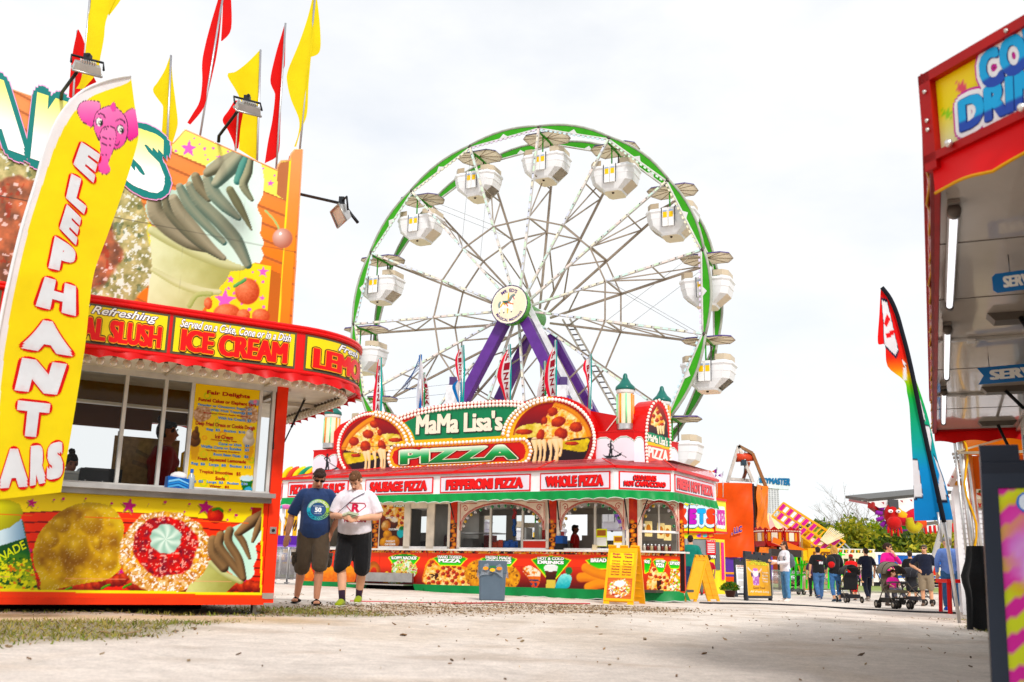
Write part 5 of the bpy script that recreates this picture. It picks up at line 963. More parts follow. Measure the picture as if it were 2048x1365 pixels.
  slice_(inl, z6([(1140, 335), (1200, 430), (1260, 540), (1330, 640), (1320, 720), (1000, 740), (800, 690), (820, 600), (930, 490), (1050, 390)]), z6([(1135, 345), (1060, 385), (930, 490), (850, 590), (805, 680)]), z6([(1255, 520), (1480, 530), (1530, 600), (1500, 640), (1300, 640)]), [(550 + 1160 / 5.851, 780 + 405 / 5.851, 9, 7.5, 20), (550 + 1090 / 5.851, 780 + 520 / 5.851, 11, 9, 10), (550 + 925 / 5.851, 780 + 605 / 5.851, 10, 9, 0), (550 + 1058 / 5.851, 780 + 660 / 5.851, 10.5, 11, 0), (550 + 1250 / 5.851, 780 + 650 / 5.851, 8, 11, -20), (550 + 1225 / 5.851, 780 + 500 / 5.851, 5, 7, -10), (550 + 1410 / 5.851, 780 + 588 / 5.851, 14, 4.5, 0)], (), 2)
  pc.put(pc.poly(spline(z6([(800, 740), (1040, 750), (1200, 780), (1180, 810), (960, 850), (820, 865)]), 3)) * inl, pc.lerp(pc.n(7, 4), 'f0dc6a', 'a8941c')); pepperoni(pc, 550 + 945 / 5.851, 780 + 768 / 5.851, 10, 4)
  for dx, a_, b_, w_ in ((1050, 740, 920, 2.5), (1090, 740, 940, 3), (1160, 740, 930, 2.2), (1235, 720, 940, 3.5), (1270, 720, 930, 2.6)): stroke(pc, z6([(dx, a_), (dx + 14, (a_ + b_) / 2), (dx + 6, b_)]), [w_ * 1.8, w_ * .7, w_], 'dcae60', 'fff2d6', .2)
  slice_(inr, z3([(590, 585), (660, 600), (800, 680), (890, 800), (910, 880), (760, 900), (640, 930), (420, 920), (450, 830), (520, 680)]), z3([(600, 590), (700, 625), (800, 690), (870, 780), (905, 870)]), z3([(220, 830), (300, 780), (460, 765), (480, 870), (380, 890), (210, 880)]), [(980 + 570 / 4.55, 680 + 655 / 4.55, 10.5, 9, -20), (980 + 622 / 4.55, 680 + 745 / 4.55, 15, 10, -20), (980 + 785 / 4.55, 680 + 795 / 4.55, 13, 10, 0), (980 + 645 / 4.55, 680 + 855 / 4.55, 13.5, 12, -10), (980 + 460 / 4.55, 680 + 870 / 4.55, 8, 13, 20), (980 + 495 / 4.55, 680 + 735 / 4.55, 6, 8, 10), (980 + 310 / 4.55, 680 + 838 / 4.55, 17, 6, 0)], (), 5)
  pc.put(pc.poly(spline(z3([(900, 900), (890, 960), (860, 1020), (700, 1000), (620, 980), (640, 930), (780, 920)]), 3)) * inr, pc.lerp(pc.n(7, 4), 'f4e05a', 'a8941c')); pepperoni(pc, 980 + 745 / 4.55, 680 + 943 / 4.55, 14, 4)
  for dx, a_, b_, w_ in ((405, 920, 1110, 4), (450, 930, 1120, 3), (490, 930, 1110, 3), (545, 930, 1110, 3), (600, 920, 1110, 5), (640, 920, 1050, 3)): stroke(pc, z3([(dx, a_), (dx + 10, (a_ + b_) / 2), (dx - 4, b_)]), [w_ * 1.8, w_ * .7, w_], 'dcae60', 'fff2d6', .2)
  pill = [(790, 888), (1048, 875), (1060, 884), (1066, 902), (1060, 922), (1048, 931), (790, 942), (778, 932), (773, 915), (779, 897)]; pc.put(pc.poly(pill), 'f2ae10'); pc.put(pc.poly([(800, 882.5), (1055, 870), (1055, 877), (800, 890)]), 'f2b80e'); c = np.mean(pill, 0); pc.put(pc.poly([(800, 896.5), (1040, 884), (1048, 890), (1052, 903), (1048, 916), (1040, 922), (800, 933.5), (788, 927), (784, 915), (788, 903)]), 'c01424')
  pc.put(np.clip(.8 - np.abs(y - (896 - .045 * (x - 690))), 0, 1) * ((x < 793) | (x > 1060)) * .8, '2a1a14')
 uv = np.array([PF.px(*p) for p in spline(MO, 3)]); b = MB(); b.poly(PF, uv, -.006, 'c8141e', 'gloss_paint', .32); b.art(PF, uv[:, 0].min(), uv[:, 0].max(), uv[:, 1].min(), uv[:, 1].max(), .0, .019, pm, mask=lambda pc: pc.poly(spline(MO, 3)) > .5)
 wgr = lambda y: '%02x%02x%02x' % tuple(int(v) for v in (np.array([240, 250, 235]) * max(0, (y - .45) / .55) + np.array([20, 150, 70]) * (1 - max(0, (y - .45) / .55)) if y > .45 else np.array([20, 150, 70]) * (y / .45) + np.array([12, 104, 56]) * (1 - y / .45)))
 b.text(None, "MaMa Lisa's", None, .016, '3a3a36', fat=(.05, .02), warp=pxquad(PF, [(835.5, 831), (1008, 823), (1008, 863), (833.5, 872)])); b.text(None, "MaMa Lisa's", None, .022, 'f2ead6', fat=(.05, .02), warp=pxquad(PF, [(834, 829), (1006, 821), (1006, 861), (832, 870)]))
 b.text(None, 'PIZZA', None, .016, wgr, fat=(.05, .03), outline=[(.055, '2a0c10'), (.035, 'f2ead0')], warp=pxquad(PF, [(801, 901), (1036, 889), (1035.5, 919), (800.5, 930)]), cut=(None, .15)); b.build('marquee_board', t)
 pts = []
 def ring(cx, cy, a, b_, t0, t1, n): return [(cx + a * math.cos(rad(q)), cy + b_ * math.sin(rad(q))) for q in np.linspace(t0, t1, n)]
 pts += ring(745, 897, 67.5, 68.5, 145, 272, 27) + ring(745, 897, 71, 66, 277, 352, 13) + ring(745, 897, 82, 72, 275, 352, 16)
 pts += ring(1105, 880, 84.5, 80.5, 266, 392, 28) + ring(1105, 880, 89, 79, 186, 262, 15) + ring(1105, 880, 99, 84, 188, 262, 18)
 ar = spline([(797, 834), (840, 821), (900, 811), (960, 806), (1010, 804), (1045, 806)], 8, False); pts += [tuple(p) for p in resample(ar, 36)] + [(p[0], p[1] + 7) for p in resample(ar, 36)]
 pl_ = [(790, 892), (1050, 879), (1058, 886), (1063, 902), (1058, 918), (1050, 927), (790, 938), (781, 931), (777, 915), (782, 899), (790, 892)]; pts += [tuple(p) for p in resample(pl_, 84)]
 pts = [p for p in pts if p[1] < 940]; W_ = [PF.P(*PF.px(*p), .02) for p in pts]
 b = MB(); b.sphere((0, 0, 0), .045, 'fff8ee', 'shell_plastic', 8); g0 = proto(b, 'marquee_bulb', t, W_[0])
 for p in W_[1:100]: inst(g0, t, p)
 b = MB()
 for p in W_[100:]: b.sphere(p, .045, 'fff8ee', 'shell_plastic', 8)
 tag(b.build('marquee_bulbs', t), kind='stuff')
 b = MB();
 for u0 in np.linspace(-8, -1.4, 6): b.bar(PF.P(u0, 3.9, -.3), PF.P(u0, 3.1, -1.5), .05, .05, 'c0b8b0', 'worn_paint')
 q = [PF.px(*p) for p in ((1180, 823), (1232, 832), (1240, 866), (1190, 870))]; b.poly(PF.off(-.25), [PF.off(-.25).px(*p) for p in ((1176, 822), (1185, 823), (1236, 832), (1236, 868), (1190, 868))], 0, 'c0141c', 'gloss_paint', .03); b.poly(PF.off(-.25), [PF.off(-.25).px(*p) for p in ((666, 866), (680, 850), (704, 838), (706, 900), (666, 900))], 0, 'd8241e', 'gloss_paint', .03); b.bar(PF.P(*PF.px(1200, 866), -.22), PF.P(*PF.px(1228, 830), -.22), .02, .02, 'e8d8d0', 'worn_paint'); b.build('marquee_brace', t)
 # ---- white parapets with gondoliers
 def para(pl, x0, x1, yt, yb, man, nm='parapet'):
  b = MB(); a = pl.px(x0, yb); c = pl.px(x1, yt); u0, u1, v0, v1 = a[0], c[0], a[1], c[1]
  def pg(pc):
   pc.bg('eceaf2'); U = (pc.U - u0) / (u1 - u0); V = (v1 - pc.V); n = max(1, round((u1 - u0) / .6)); bump = .1 + .13 * (1 - np.abs(np.sin(U * n * math.pi))) ** .7 * 0 + .12 * np.abs(((U * n) % 1) - .5) ** 2 * 4
   pc.put(V < bump + .03, '1f9a5c'); pc.put(V < bump + .015, 'f6f6f8'); pc.put(V < bump, 'c8141e')
   if man:
    mx, my = man; K = '1c2024'; z = lambda P: [(mx + p[0], my + p[1]) for p in P]
    stroke(pc, z([(-1, -24), (-1, -12), (-3, 0)]), 1.9, K, K); stroke(pc, z([(1, -12), (2, 0)]), 1.4, K, K); pc.put(pc.ell(mx, my - 28, 2, 2.4)[0], K); stroke(pc, z([(-1, -24), (4, -19), (5, -14)]), 1, K, K); stroke(pc, z([(-1, -23), (-6, -21), (-3, -16)]), 1, K, K); stroke(pc, z([(-3, -17), (10, -8), (30, 4)]), .7, K, K); pc.put(pc.poly(z([(-18, -2), (-12, 1), (8, 1), (18, -3), (22, -7), (20, 0), (10, 4.5), (-12, 4.5)])), K); pc.put(pc.poly(z([(-17, 6), (15, 5), (12, 7.5), (-14, 8)])), '4a4e52')
  b.art(pl, u0, u1, v0, v1, .0, .016, pg); b.pbox(pl, u0, u1, v0, v1, -.3, -.004, 'e6e4e8', 'gloss_paint'); b.pbox(pl, u0 - .02, u1 + .02, v1, v1 + .03, -.3, .01, 'c8141e', 'gloss_paint'); b.build(nm, t)
 para(PF.off(-.05), 1186, 1268, 862, 925, (1222, 911)); para(PF.off(-.05), 624, 684, 900, 958, (655, 938))
 P2 = Pl(PF.P(PF.off(-.05).px(1268, 880)[0], 0, -.05), D2); para(P2, 1268.5, 1289, 865, 925, None)
 EE = Pl(P2.P(P2.px(1291, 900)[0], 0, -.02), nrm(D3 * .75 + D2 * .25)); para(EE.off(-.05), 1336, 1356, 888, 940, None)
 # end arch sign
 b = MB(); EO = spline([(1290, 925), (1288, 880), (1291, 840), (1300, 812), (1313, 801), (1325, 812), (1334, 840), (1336, 880), (1336, 935)], 3, False); uv = np.array([EE.px(*p) for p in EO]); b.poly(EE, uv, .05, 'd0141e', 'gloss_paint', .5)
 def pa(pc):
  x, y = pc.X, pc.Y; pc.bg('d0141e'); pc.put(pc.poly([(1293, 870), (1294, 845), (1301, 820), (1312, 808), (1323, 820), (1331, 845), (1332, 876)]), pc.lerp((y - 810) / 60, 'a83028', '2a2024')); w = pc.poly([(1310, 815), (1318, 830), (1326, 845), (1324, 860), (1310, 855), (1297, 850), (1300, 830)]); cheese(pc, w, 3, 5)
  for cx, cy in ((1303, 833), (1312, 826), (1310, 842), (1319, 838), (1320, 850)): pepperoni(pc, cx, cy, 4)
  for dx in (1312, 1317, 1322): stroke(pc, [(dx, 855), (dx + 1, 868)], [3, 1.4], 'dcae60', 'fff2d6')
  pc.put((y > 864 + .3 * (x - 1290)) * (y < 884 + .28 * (x - 1290)), '2a8a60'); pc.put((y > 883 + .28 * (x - 1290)) * (y < 889 + .25 * (x - 1290)), 'f0c41c'); pc.put(y > 889 + .25 * (x - 1290), 'ec6a5c')
 b.art(EE, uv[:, 0].min(), uv[:, 0].max(), uv[:, 1].min(), uv[:, 1].max(), .055, .018, pa, mask=lambda pc: pc.poly(EO) > .5)
 b.text(None, "MaMa Lisa's", None, .06, 'f4f0e4', fat=(.05, .02), warp=pxquad(EE, [(1292, 868), (1331, 877), (1331, 894), (1292, 882)])); b.text(None, 'PIZZA', None, .06, 'f8f4ec', fat=(.06, .02), warp=pxquad(EE, [(1292, 893), (1332, 902), (1332, 926), (1292, 914)])); eb = b.build('end_sign', t)
 for p in resample(EO, 40): b_ = inst(g0, t, EE.P(*EE.px(*p), .06)); b_.name = 'end_sign_bulb'; b_.scale = (.8, .8, .8)
 # ---- lanterns
 def lantern(P, r, h):
  b = MB(); b.lathe(P, [(r * 1.0, 0), (r * 1.02, .02), (r, .04), (r, .14)], 'c8c6c4', 'metal', 20); b.lathe(P, [(r * .98, h), (r * 1.06, h + .03), (r * 1.06, h + .08)], 'eef0ee', 'gloss_paint', 20); b.lathe(P, [(r * 1.12, h + .08), (r * 1.18, h + .1), (r * 1.12, h + .16), (r * .7, h + .24), (r * .3, h + .38), (r * .26, h + .44), (r * .16, h + .48), (.0, h + .49)], '2a6a60', 'gloss_paint', 20); b.lathe(P, [(r * .93, .14), (r * .93, h)], 'f6ead2', 'gloss_paint', 20)
  for q in np.linspace(0, 2 * math.pi, 9)[:-1]: b.tube([P + np.array([math.cos(q) * r * .95, math.sin(q) * r * .95, .15]), P + np.array([math.cos(q) * r * .95, math.sin(q) * r * .95, h - .02])], .024, 'a4f4bc' if int(q * 10) % 3 else 'f49a4c', 'gloss_paint', 6)
  b.build('lantern', t)
 B0 = PF.off(-.25); P_ = lambda x, y, d: PF.off(d).P(*PF.off(d).px(x, y))
 lantern(P_(1251, 861, -.35), .2, .86); lantern(P_(661, 898, -.35), .22, .86); lantern(P_(1325, 880, -2.2), .2, .86)
 # struts
 for x0, y0, x1, y1 in ((897, 1003, 913, 1055), (1094, 1000, 1102, 1060), (1112, 1002, 1121, 1065), (1247, 998, 1258, 1058), (1293, 1000, 1277, 1050)):
  b = MB(); a = H.P(*H.px(x0, y0), -.05); c = PF.P(*PF.px(x1, y1), .02); b.tube([a, a * .4 + c * .6], .016, '161618', 'plastic', 6); b.tube([a * .4 + c * .6, c], .009, '5a5a5e', 'metal', 6); b.build('support_strut', t)
 b = MB(); a = HE.P(M3 * .45, h0, -.1); c = EF.P(.3, 1.5, .02); b.tube([a, c], .014, '161618', 'plastic', 6); b.build('support_strut', t)
 return cols, L2, CF, EF
PCOLS, PL2, PCF, PEF = make_pizza_stand()
def counter_goods():
 rs = np.random.default_rng(6); C_ = ['1f5ab0', 'd83a20', 'e8e4dc', '2a66c0', 'f0b41c']
 for i, x in enumerate((984, 990, 996, 1002, 1008, 1014, 1020, 1024)):
  p = PF.P(PF.px(x, 1090)[0], 1.1, -.12 - .05 * (i % 2)); b = MB(); h = .17 + .03 * (i % 3); b.add([p + PU * u * w + Z * v * h + np.array([0, -d, 0]) for v, w, d in ((0, .055, .03), (.5, .065, .045), (1, .06, .006)) for u in (-1, 1)] + [p + PU * u * w + Z * v * h + np.array([0, d, 0]) for v, w, d in ((0, .055, .03), (.5, .065, .045), (1, .06, .006)) for u in (-1, 1)], [[0, 1, 3, 2], [2, 3, 5, 4], [7, 6, 8, 9], [9, 8, 10, 11], [4, 5, 11, 10], [1, 0, 6, 7], [1, 7, 9, 3], [3, 9, 11, 5], [6, 0, 2, 8], [8, 2, 4, 10]], 'c84a20' if i < 3 else '1f5ab0', 'printed_vinyl')
  tag(b.build('snack_bag'), 'red snack bag in the pizza stand window' if i < 3 else 'blue snack bag in the pizza stand window', 'snack bag', 'red snack bags behind the glass' if i < 3 else 'blue snack bags behind the glass')
 for k in range(9):
  p = PCF.P(.15 + k * (PL2 - .4) / 9, 1.1, .04); t = thing('condiment_jar', 'small condiment jar in the row on the corner counter of the pizza stand', 'jar', p, 0, 'condiment jars on the corner counter'); b = MB(); b.lathe(p, [(0, 0), (.035, 0), (.035, .1), (.02, .12)], ['8a2a1c', 'e8e0d0', '6a2418', 'd8c49a'][k % 4], 'bulb_glass', 10); b.build('body', t); b = MB(); b.lathe(p, [(.025, .12), (.025, .15), (0, .15)], 'c8c8c8', 'metal', 10); b.build('lid', t)
 for x, y0, y1, w, h, c, lb in ((1120, 1103, 1076, .2, .32, '1a4f9a', 'blue and black cash box on the pizza stand counter'), (1190, 1102, 1092, .1, .12, 'e8d8b8', 'stack of paper trays on the pizza stand counter')):
  u = PF.px(x, y0)[0]; b = MB(); b.pbox(PF, u - w / 2, u + w / 2, 1.1, 1.1 + h * .45, -.2, .06, '16181c' if w > .15 else c, 'plastic'); b.pbox(PF, u - w * .47, u + w * .47, 1.1 + h * .45, 1.1 + h, -.19, .05, c, 'plastic'); tag(b.build('cash_box' if w > .15 else 'paper_trays'), lb, 'box' if w > .15 else 'trays')
 for x, y0, y1, c, lb in ((1203, 1093, 1058, 'e8f04a', 'lime green menu card over a white list in the pizza stand window'), (1238, 1100, 1072, 'f0c82a', 'yellow nacho picture card in the pizza stand window'), ):
  q = PF.off(-.015); a, e = q.px(x - 11, y0), q.px(x + 11, y1); b = MB(); b.pbox(q, a[0], e[0], a[1], e[1], -.006, 0, c, 'printed_vinyl'); b.pbox(q, a[0] + .01, e[0] - .01, a[1] + .01, (a[1] + e[1]) / 2, 0, .004, 'f0eee8', 'printed_vinyl'); b.pbox(q, a[0] + .03, e[0] - .03, a[1] * .4 + e[1] * .6, e[1] - .03, 0, .004, 'a8641c', 'printed_vinyl'); tag(b.build('menu_card'), lb, 'menu card')
 for k, (x, y) in enumerate(((1297, 1058), (1322, 1062), (1335, 1066))):
  q = PCF.off(-.012); a = q.px(x, y); b = MB(); b.pbox(q, a[0] - .09, a[0] + .09, a[1] - .17, a[1] + .17, -.006, 0, 'e8d49a', 'printed_vinyl'); b.poly(q, [(a[0] + .055 * math.cos(r), a[1] + .1 * math.sin(r)) for r in np.linspace(0, 6.28, 13)[:-1]], .004, 'b8742c'); tag(b.build('menu_card'), 'tan food card in the corner window of the pizza stand', 'menu card', 'tan cards in the corner window')
counter_goods()
# ------------------------------------------------------------------ flags on the trailer roof
def edges(P): return [tuple(p) for p in P]
def roof_flag(label, col, left, right, pole, d, seed, split=None):
 pl = A_.off(d); b0 = pl.px(*pole[1]); base = pl.P(b0[0], b0[1] - .35)
 t = thing('roof_flag', label, 'flag', base, 0, 'red and yellow flags on the food trailer roof')
 b = MB(); cloth(b, pl, left, right, .04, 16, 40, None, col, 'flag_cloth', 1.6, seed, 5); o = b.build('flag_cloth', t)
 if split:
  b = MB(); cloth(b, pl.off(-.05), split[0], split[1], .03, 10, 24, None, col, 'flag_cloth', 1.6, seed + 1, 5); b.build('flag_fold', o)
 b = MB(); b.tube([base, pl.P(*pl.px(*pole[0]))], .013, 'c8c8cc', 'metal', 6); b.build('pole', t)
YEL, REDC = 'f6e208', 'e01820'
roof_flag('tall yellow flag above the elephant banner, running out of the frame', YEL, [(205, -60), (181, 0), (172, 80), (168, 130), (160, 165), (152, 178)], [(262, -60), (216, 30), (207, 80), (200, 115), (192, 150), (166, 180)], ((185, -60), (166, 178)), -.5, 1., ([(225, -50), (217, -10), (217, 31)], [(270, -50), (242, 0), (218, 32)]))
roof_flag('red flag partly hidden behind the elephant banner and its floodlight', REDC, [(154, 63), (146, 100), (141, 140), (137, 200)], [(156, 63), (168, 88), (178, 130), (196, 165)], ((155, 62), (150, 195)), -.9, 2.)
roof_flag('short yellow flag just right of the last billboard letter', YEL, [(341, 111), (330, 140), (315, 165), (305, 183), (322, 205), (327, 215), (324, 270), (322, 285)], [(343, 111), (346, 150), (351, 190), (356, 235), (355, 255), (346, 285)], ((342, 111), (338, 286)), -.3, 3.)
roof_flag('long red flag left of the ice cream tip, its tail blown left', REDC, [(440, -14), (425, 40), (412, 90), (405, 125), (404, 165), (398, 205), (384, 230), (373, 248)], [(446, -14), (441, 60), (434, 110), (425, 150), (415, 190), (405, 220), (379, 252)], ((447, -14), (397, 268)), -.4, 4., ([(446, -14), (443, 40), (440, 85)], [(462, -14), (461, 60), (442, 86)]))
roof_flag('yellow triangular flag behind the floodlight over the ice cream', YEL, [(519, 101), (495, 125), (470, 145), (453, 152), (475, 185), (488, 215), (482, 255), (477, 300)], [(521, 101), (521, 140), (520, 190), (519, 240), (518, 290), (517, 322)], ((521, 100), (517, 325)), -.5, 5.)
roof_flag('short red flag low behind the floodlight arm', REDC, [(470, 200), (458, 220), (444, 242), (455, 262), (466, 285), (469, 298)], [(478, 200), (492, 225), (487, 250), (480, 275), (476, 298)], ((478, 200), (472, 300)), -.9, 6.)
roof_flag('narrow red flag near the right end of the billboard', REDC, [(570, 48), (562, 75), (551, 110), (539, 160), (545, 180), (550, 190), (545, 240), (537, 280), (529, 328)], [(572, 48), (572, 95), (571, 130), (568, 140), (564, 200), (562, 250), (557, 308), (532, 326)], ((571, 47), (553, 340)), -.4, 7.)
roof_flag('tall yellow flag at the right corner of the billboard', YEL, [(628, -14), (615, 35), (597, 90), (578, 140), (577, 165), (584, 200), (598, 240), (596, 270), (588, 294)], [(632, -14), (628, 60), (621, 110), (616, 170), (613, 230), (602, 259), (592, 294)], ((631, -14), (598, 300)), -.1, 8., ([(630, -14), (624, 60), (618, 116)], [(634, -10), (641, 60), (640, 103), (620, 116)]))
# ------------------------------------------------------------------ floodlights on arms
def floodlight(label, c, arm, face, s=1.):
 c = np.asarray(c, float); t = thing('floodlight', label, 'floodlight', arm[0], 0, 'floodlights on black arms over the billboard')
 f = nrm(face); x = nrm(np.cross(Z, f)); y = np.cross(f, x); G = lambda a, b_, d: c + s * (a * x + b_ * y + d * f)
 b = MB(); b.tube(arm, .018, '1a1b1e', 'worn_paint', 6); b.build('arm', t)
 b = MB()
 V = [G(a * w, b_ * h, d) for d, w, h in ((.0, .145, .09), (.11, .17, .115)) for a, b_ in ((-1, -1), (1, -1), (1, 1), (-1, 1))]; b.add(V, [[0, 1, 5, 4], [1, 2, 6, 5], [2, 3, 7, 6], [3, 0, 4, 7], [3, 2, 1, 0]], 'c9c6c2', 'metal')
 for k in range(-3, 4): b.bar(G(k * .028, -.06, -.015), G(k * .028, .06, -.015), .012, .03, 'd8d6d2', 'metal', f)
 b.add([G(a * .165, b_ * .11, .088) for a, b_ in ((-1, -1), (1, -1), (1, 1), (-1, 1))], [[0, 1, 2, 3]], 'e8ece4', 'plastic')
 b.tube([G(-.17, -.115, .1), G(.17, -.115, .1), G(.17, .115, .1), G(-.17, .115, .1), G(-.17, -.115, .1)], .012, 'b8b5b0', 'metal', 5); b.build('lamp_housing', t)
 b = MB(); b.tube([G(-.19, 0, .03), G(-.19, .17, -.03), G(.19, .17, -.03), G(.19, 0, .03)], .012, '1c1d20', 'worn_paint', 5); b.box(G(0, .17, -.03), (.06, .06, .09), '26282c', 'plastic'); b.tube([G(0, .17, -.03), arm[-1]], .014, '1c1d20', 'worn_paint', 5); b.build('yoke', t)
PA = lambda x, y, d: A_.off(d).P(*A_.off(d).px(x, y))
floodlight('floodlight on an arm above the elephant banner', PA(176, 128, 1.25), [PA(122, 200, .0), PA(124, 185, .2), PA(150, 150, 1.0), PA(178, 108, 1.2)], -A_.N * .6 - Z * .85, .74)
floodlight('floodlight on an arm above the ice cream swirl', PA(498, 210, 1.0), [PA(437, 285, .0), PA(438, 272, .05), PA(470, 230, .7), PA(498, 190, .95)], -A_.N * .6 - Z * .85, .74)
floodlight('floodlight on a long arm reaching out right of the billboard', PA(690, 428, .6), [PA(592, 387, -.1), PA(685, 408, .6), PA(708, 436, .7), PA(716, 446, .72)], np.array([-.75, -.4, -.45]), .85)
# ------------------------------------------------------------------ things at the trailer counter
def counter_things():
 P = lambda x, y, d: PA(x, y, d)
 t = thing('napkin_dispenser', 'blue napkin dispenser with white napkins on the trailer counter', 'napkin dispenser', P(352, 984, .06), FT.rotation_euler.z); pl = Pl(P(352, 984, .06), LEFT_U)
 b = MB(); V = [pl.P(u, v, d) for d in (-.06, .07) for u, v in ((-.11, 0), (.11, 0), (.105, .13), (-.105, .15))]; b.add(V, [[3, 2, 1, 0], [4, 5, 6, 7], [0, 1, 5, 4], [1, 2, 6, 5], [2, 3, 7, 6], [3, 0, 4, 7]], '1a5fb0', 'plastic')
 for k, q in enumerate((.03, .06, .085)): b.poly(pl, [(-.1, q), (0, q + .025), (.1, q - .01), (.1, q + .004), (0, q + .045), (-.1, q + .02)], .074, ['5aa8e0', '3a86d0', '8ac8f0'][k])
 b.build('dispenser_case', t); b = MB(); b.sphere(pl.P(.01, .155, 0), (.09, .06, .05), 'f4f2f4', 'cloth', 10); b.build('napkins', t)
 p = P(380, 985, .1); t = thing('water_bottle', 'clear water bottle with blue cap by the menu board', 'bottle', p); b = MB(); b.lathe(p, [(.0, 0), (.034, 0), (.036, .02), (.034, .09), (.037, .13), (.03, .165), (.014, .19), (.014, .2)], 'cfdde8', 'bulb_glass', 14); b.build('body', t); b = MB(); b.lathe(p, [(.017, .197), (.017, .235), (.0, .237)], '1a5fb8', 'plastic', 12); b.build('cap', t)
 pl = Pl(P(185, 973, -.12), LEFT_U); t = thing('cash_register', 'black cash register behind the trailer window', 'cash register', pl.O, FT.rotation_euler.z); b = MB(); b.pbox(pl, -.14, .14, .0, .16, -.2, .04, '1c1b1c', 'plastic'); b.pbox(pl, -.13, .13, .16, .175, -.19, .03, '3c3a3a', 'plastic'); b.build('body', t); b = MB(); b.pbox(pl, -.06, .3, .05, .2, -.42, -.2, '232224', 'plastic'); b.build('printer', t)
 for u in (-.08, .08): b = MB(); b.lathe(pl.P(u, .05, .04), [(.0, .006), (.006, .006), (.008, 0)], 'c8c8c8', 'metal', 6, pl.N); b.build('screw', t)
 pl = Pl(P(142, 968, -.1), LEFT_U); t = thing('plastic_tub', 'grey plastic tub behind the elephant banner', 'tub', pl.O, FT.rotation_euler.z); b = MB(); b.pbox(pl, -.1, .1, 0, .11, -.2, 0, 'a8aaa8', 'plastic'); b.pbox(pl, -.11, .11, .1, .125, -.21, .01, 'bcbebc', 'plastic'); b.build('body', t); b = MB(); b.pbox(pl, -.04, .12, .012, .03, .0, .02, '5a1a6a', 'plastic'); b.build('handle', t)
 pl = Pl(P(283, 966, -1.1), LEFT_U); t = thing('cardboard_sheet', 'scuffed tan cardboard sheet inside the trailer', 'cardboard', pl.O, FT.rotation_euler.z); b = MB(); b.pbox(pl, -.33, .37, -.05, .5, -.02, 0, '9a8262', 'chips'); b.quad(pl.P([-.1, .06, .07, -.09], [.33, .26, .3, .37], [.004] * 4), '7a6a55', 'chips'); b.quad(pl.P([-.12, .1, .1, -.12], [.2, .14, .19, .25], [.004] * 4), '7d6d58', 'chips'); b.build('sheet', t)
 pl = Pl(P(362, 945, -.5), LEFT_U); t = thing('syrup_pump', 'yellow pump bottle rack inside the trailer', 'pump', pl.O); b = MB(); b.pbox(pl, -.05, .05, -.1, .05, -.06, .04, '8a8a8c', 'metal'); b.pbox(pl, -.05, .05, .0, .05, -.06, .05, 'd8a81c', 'plastic'); b.build('rack', t); b = MB(); b.tube([pl.P(0, .05, 0), pl.P(.0, .2, 0), pl.P(.05, .24, .02)], .016, 'e0b020', 'plastic', 6); b.build('pump', t)
counter_things()
# ------------------------------------------------------------------ trash can, A-frame signs
def trash_can():
 p = gnd(984, 1200); t = thing('trash_can', 'square grey trash can with clear liner folded over its rim', 'trash can', p, .1); k = p[1] / F_
 b = MB(); w0, w1, h = 24 * k, 27 * k, 73 * k
 R = [[np.array([a * w, c * w, z_]) + p for a, c in ((-1, -.85), (-.85, -1), (.85, -1), (1, -.85), (1, .85), (.85, 1), (-.85, 1), (-1, .85))] for z_, w in ((0, w0), (.02, w0 * 1.02), (h * .68, w1 * .96), (h * .7, w1), (h, w1 * 1.02), (h, w1 * .93), (.1, w0 * .9))]
 b.grid(np.array(R), '5d6b78', 'plastic', False, close_u=True); b.add(R[-1], [range(8)], '3a444c', 'plastic'); b.build('bin', t)
 b = MB(); n = 40; th = np.linspace(0, 2 * math.pi, n, endpoint=False); sq = 1 / np.maximum(np.abs(np.cos(th)), np.abs(np.sin(th))) ; sq = np.minimum(sq, 1.2) * .9
 rows = [(w1 * .95, h * .93, 0), (w1 * 1.05, h + .012, .0), (w1 * 1.1, h * .97, .006), (w1 * 1.14, h * .8, .015), (w1 * 1.18, h * .62, .03)]
 G = np.array([[p + np.array([np.cos(q) * s * (w + am * math.sin(7 * q + i)), np.sin(q) * s * (w + am * math.sin(7 * q + i)), z_ + (.05 * math.sin(3 * q) + .02 * math.sin(8 * q)) * (i == 4)]) for q, s in zip(th, sq)] for i, (w, z_, am) in enumerate(rows)]); b.grid(G, 'a4abb4', 'trash_liner', close_u=True); b.build('liner', t)
 b = MB(); pl = Pl(p + np.array([0, -w1 * 1.14, h * .8]), (1, 0, 0), nrm((0, .25, 1)))
 for u, c in ((-.13, 'e8983a'), (.0, 'f0b83c'), (.13, 'e08a30')): b.poly(pl, [(u + .055 * math.cos(q), (-.03 if u == 0 else .0) + .035 * math.sin(q)) for q in np.linspace(0, 6.28, 9)[:-1]], .03, c)
 b.poly(pl, [(-.08, .01), (.08, .01), (.06, .05), (-.06, .05)], .028, '2a6a3a'); b.build('liner_print', t)
trash_can()
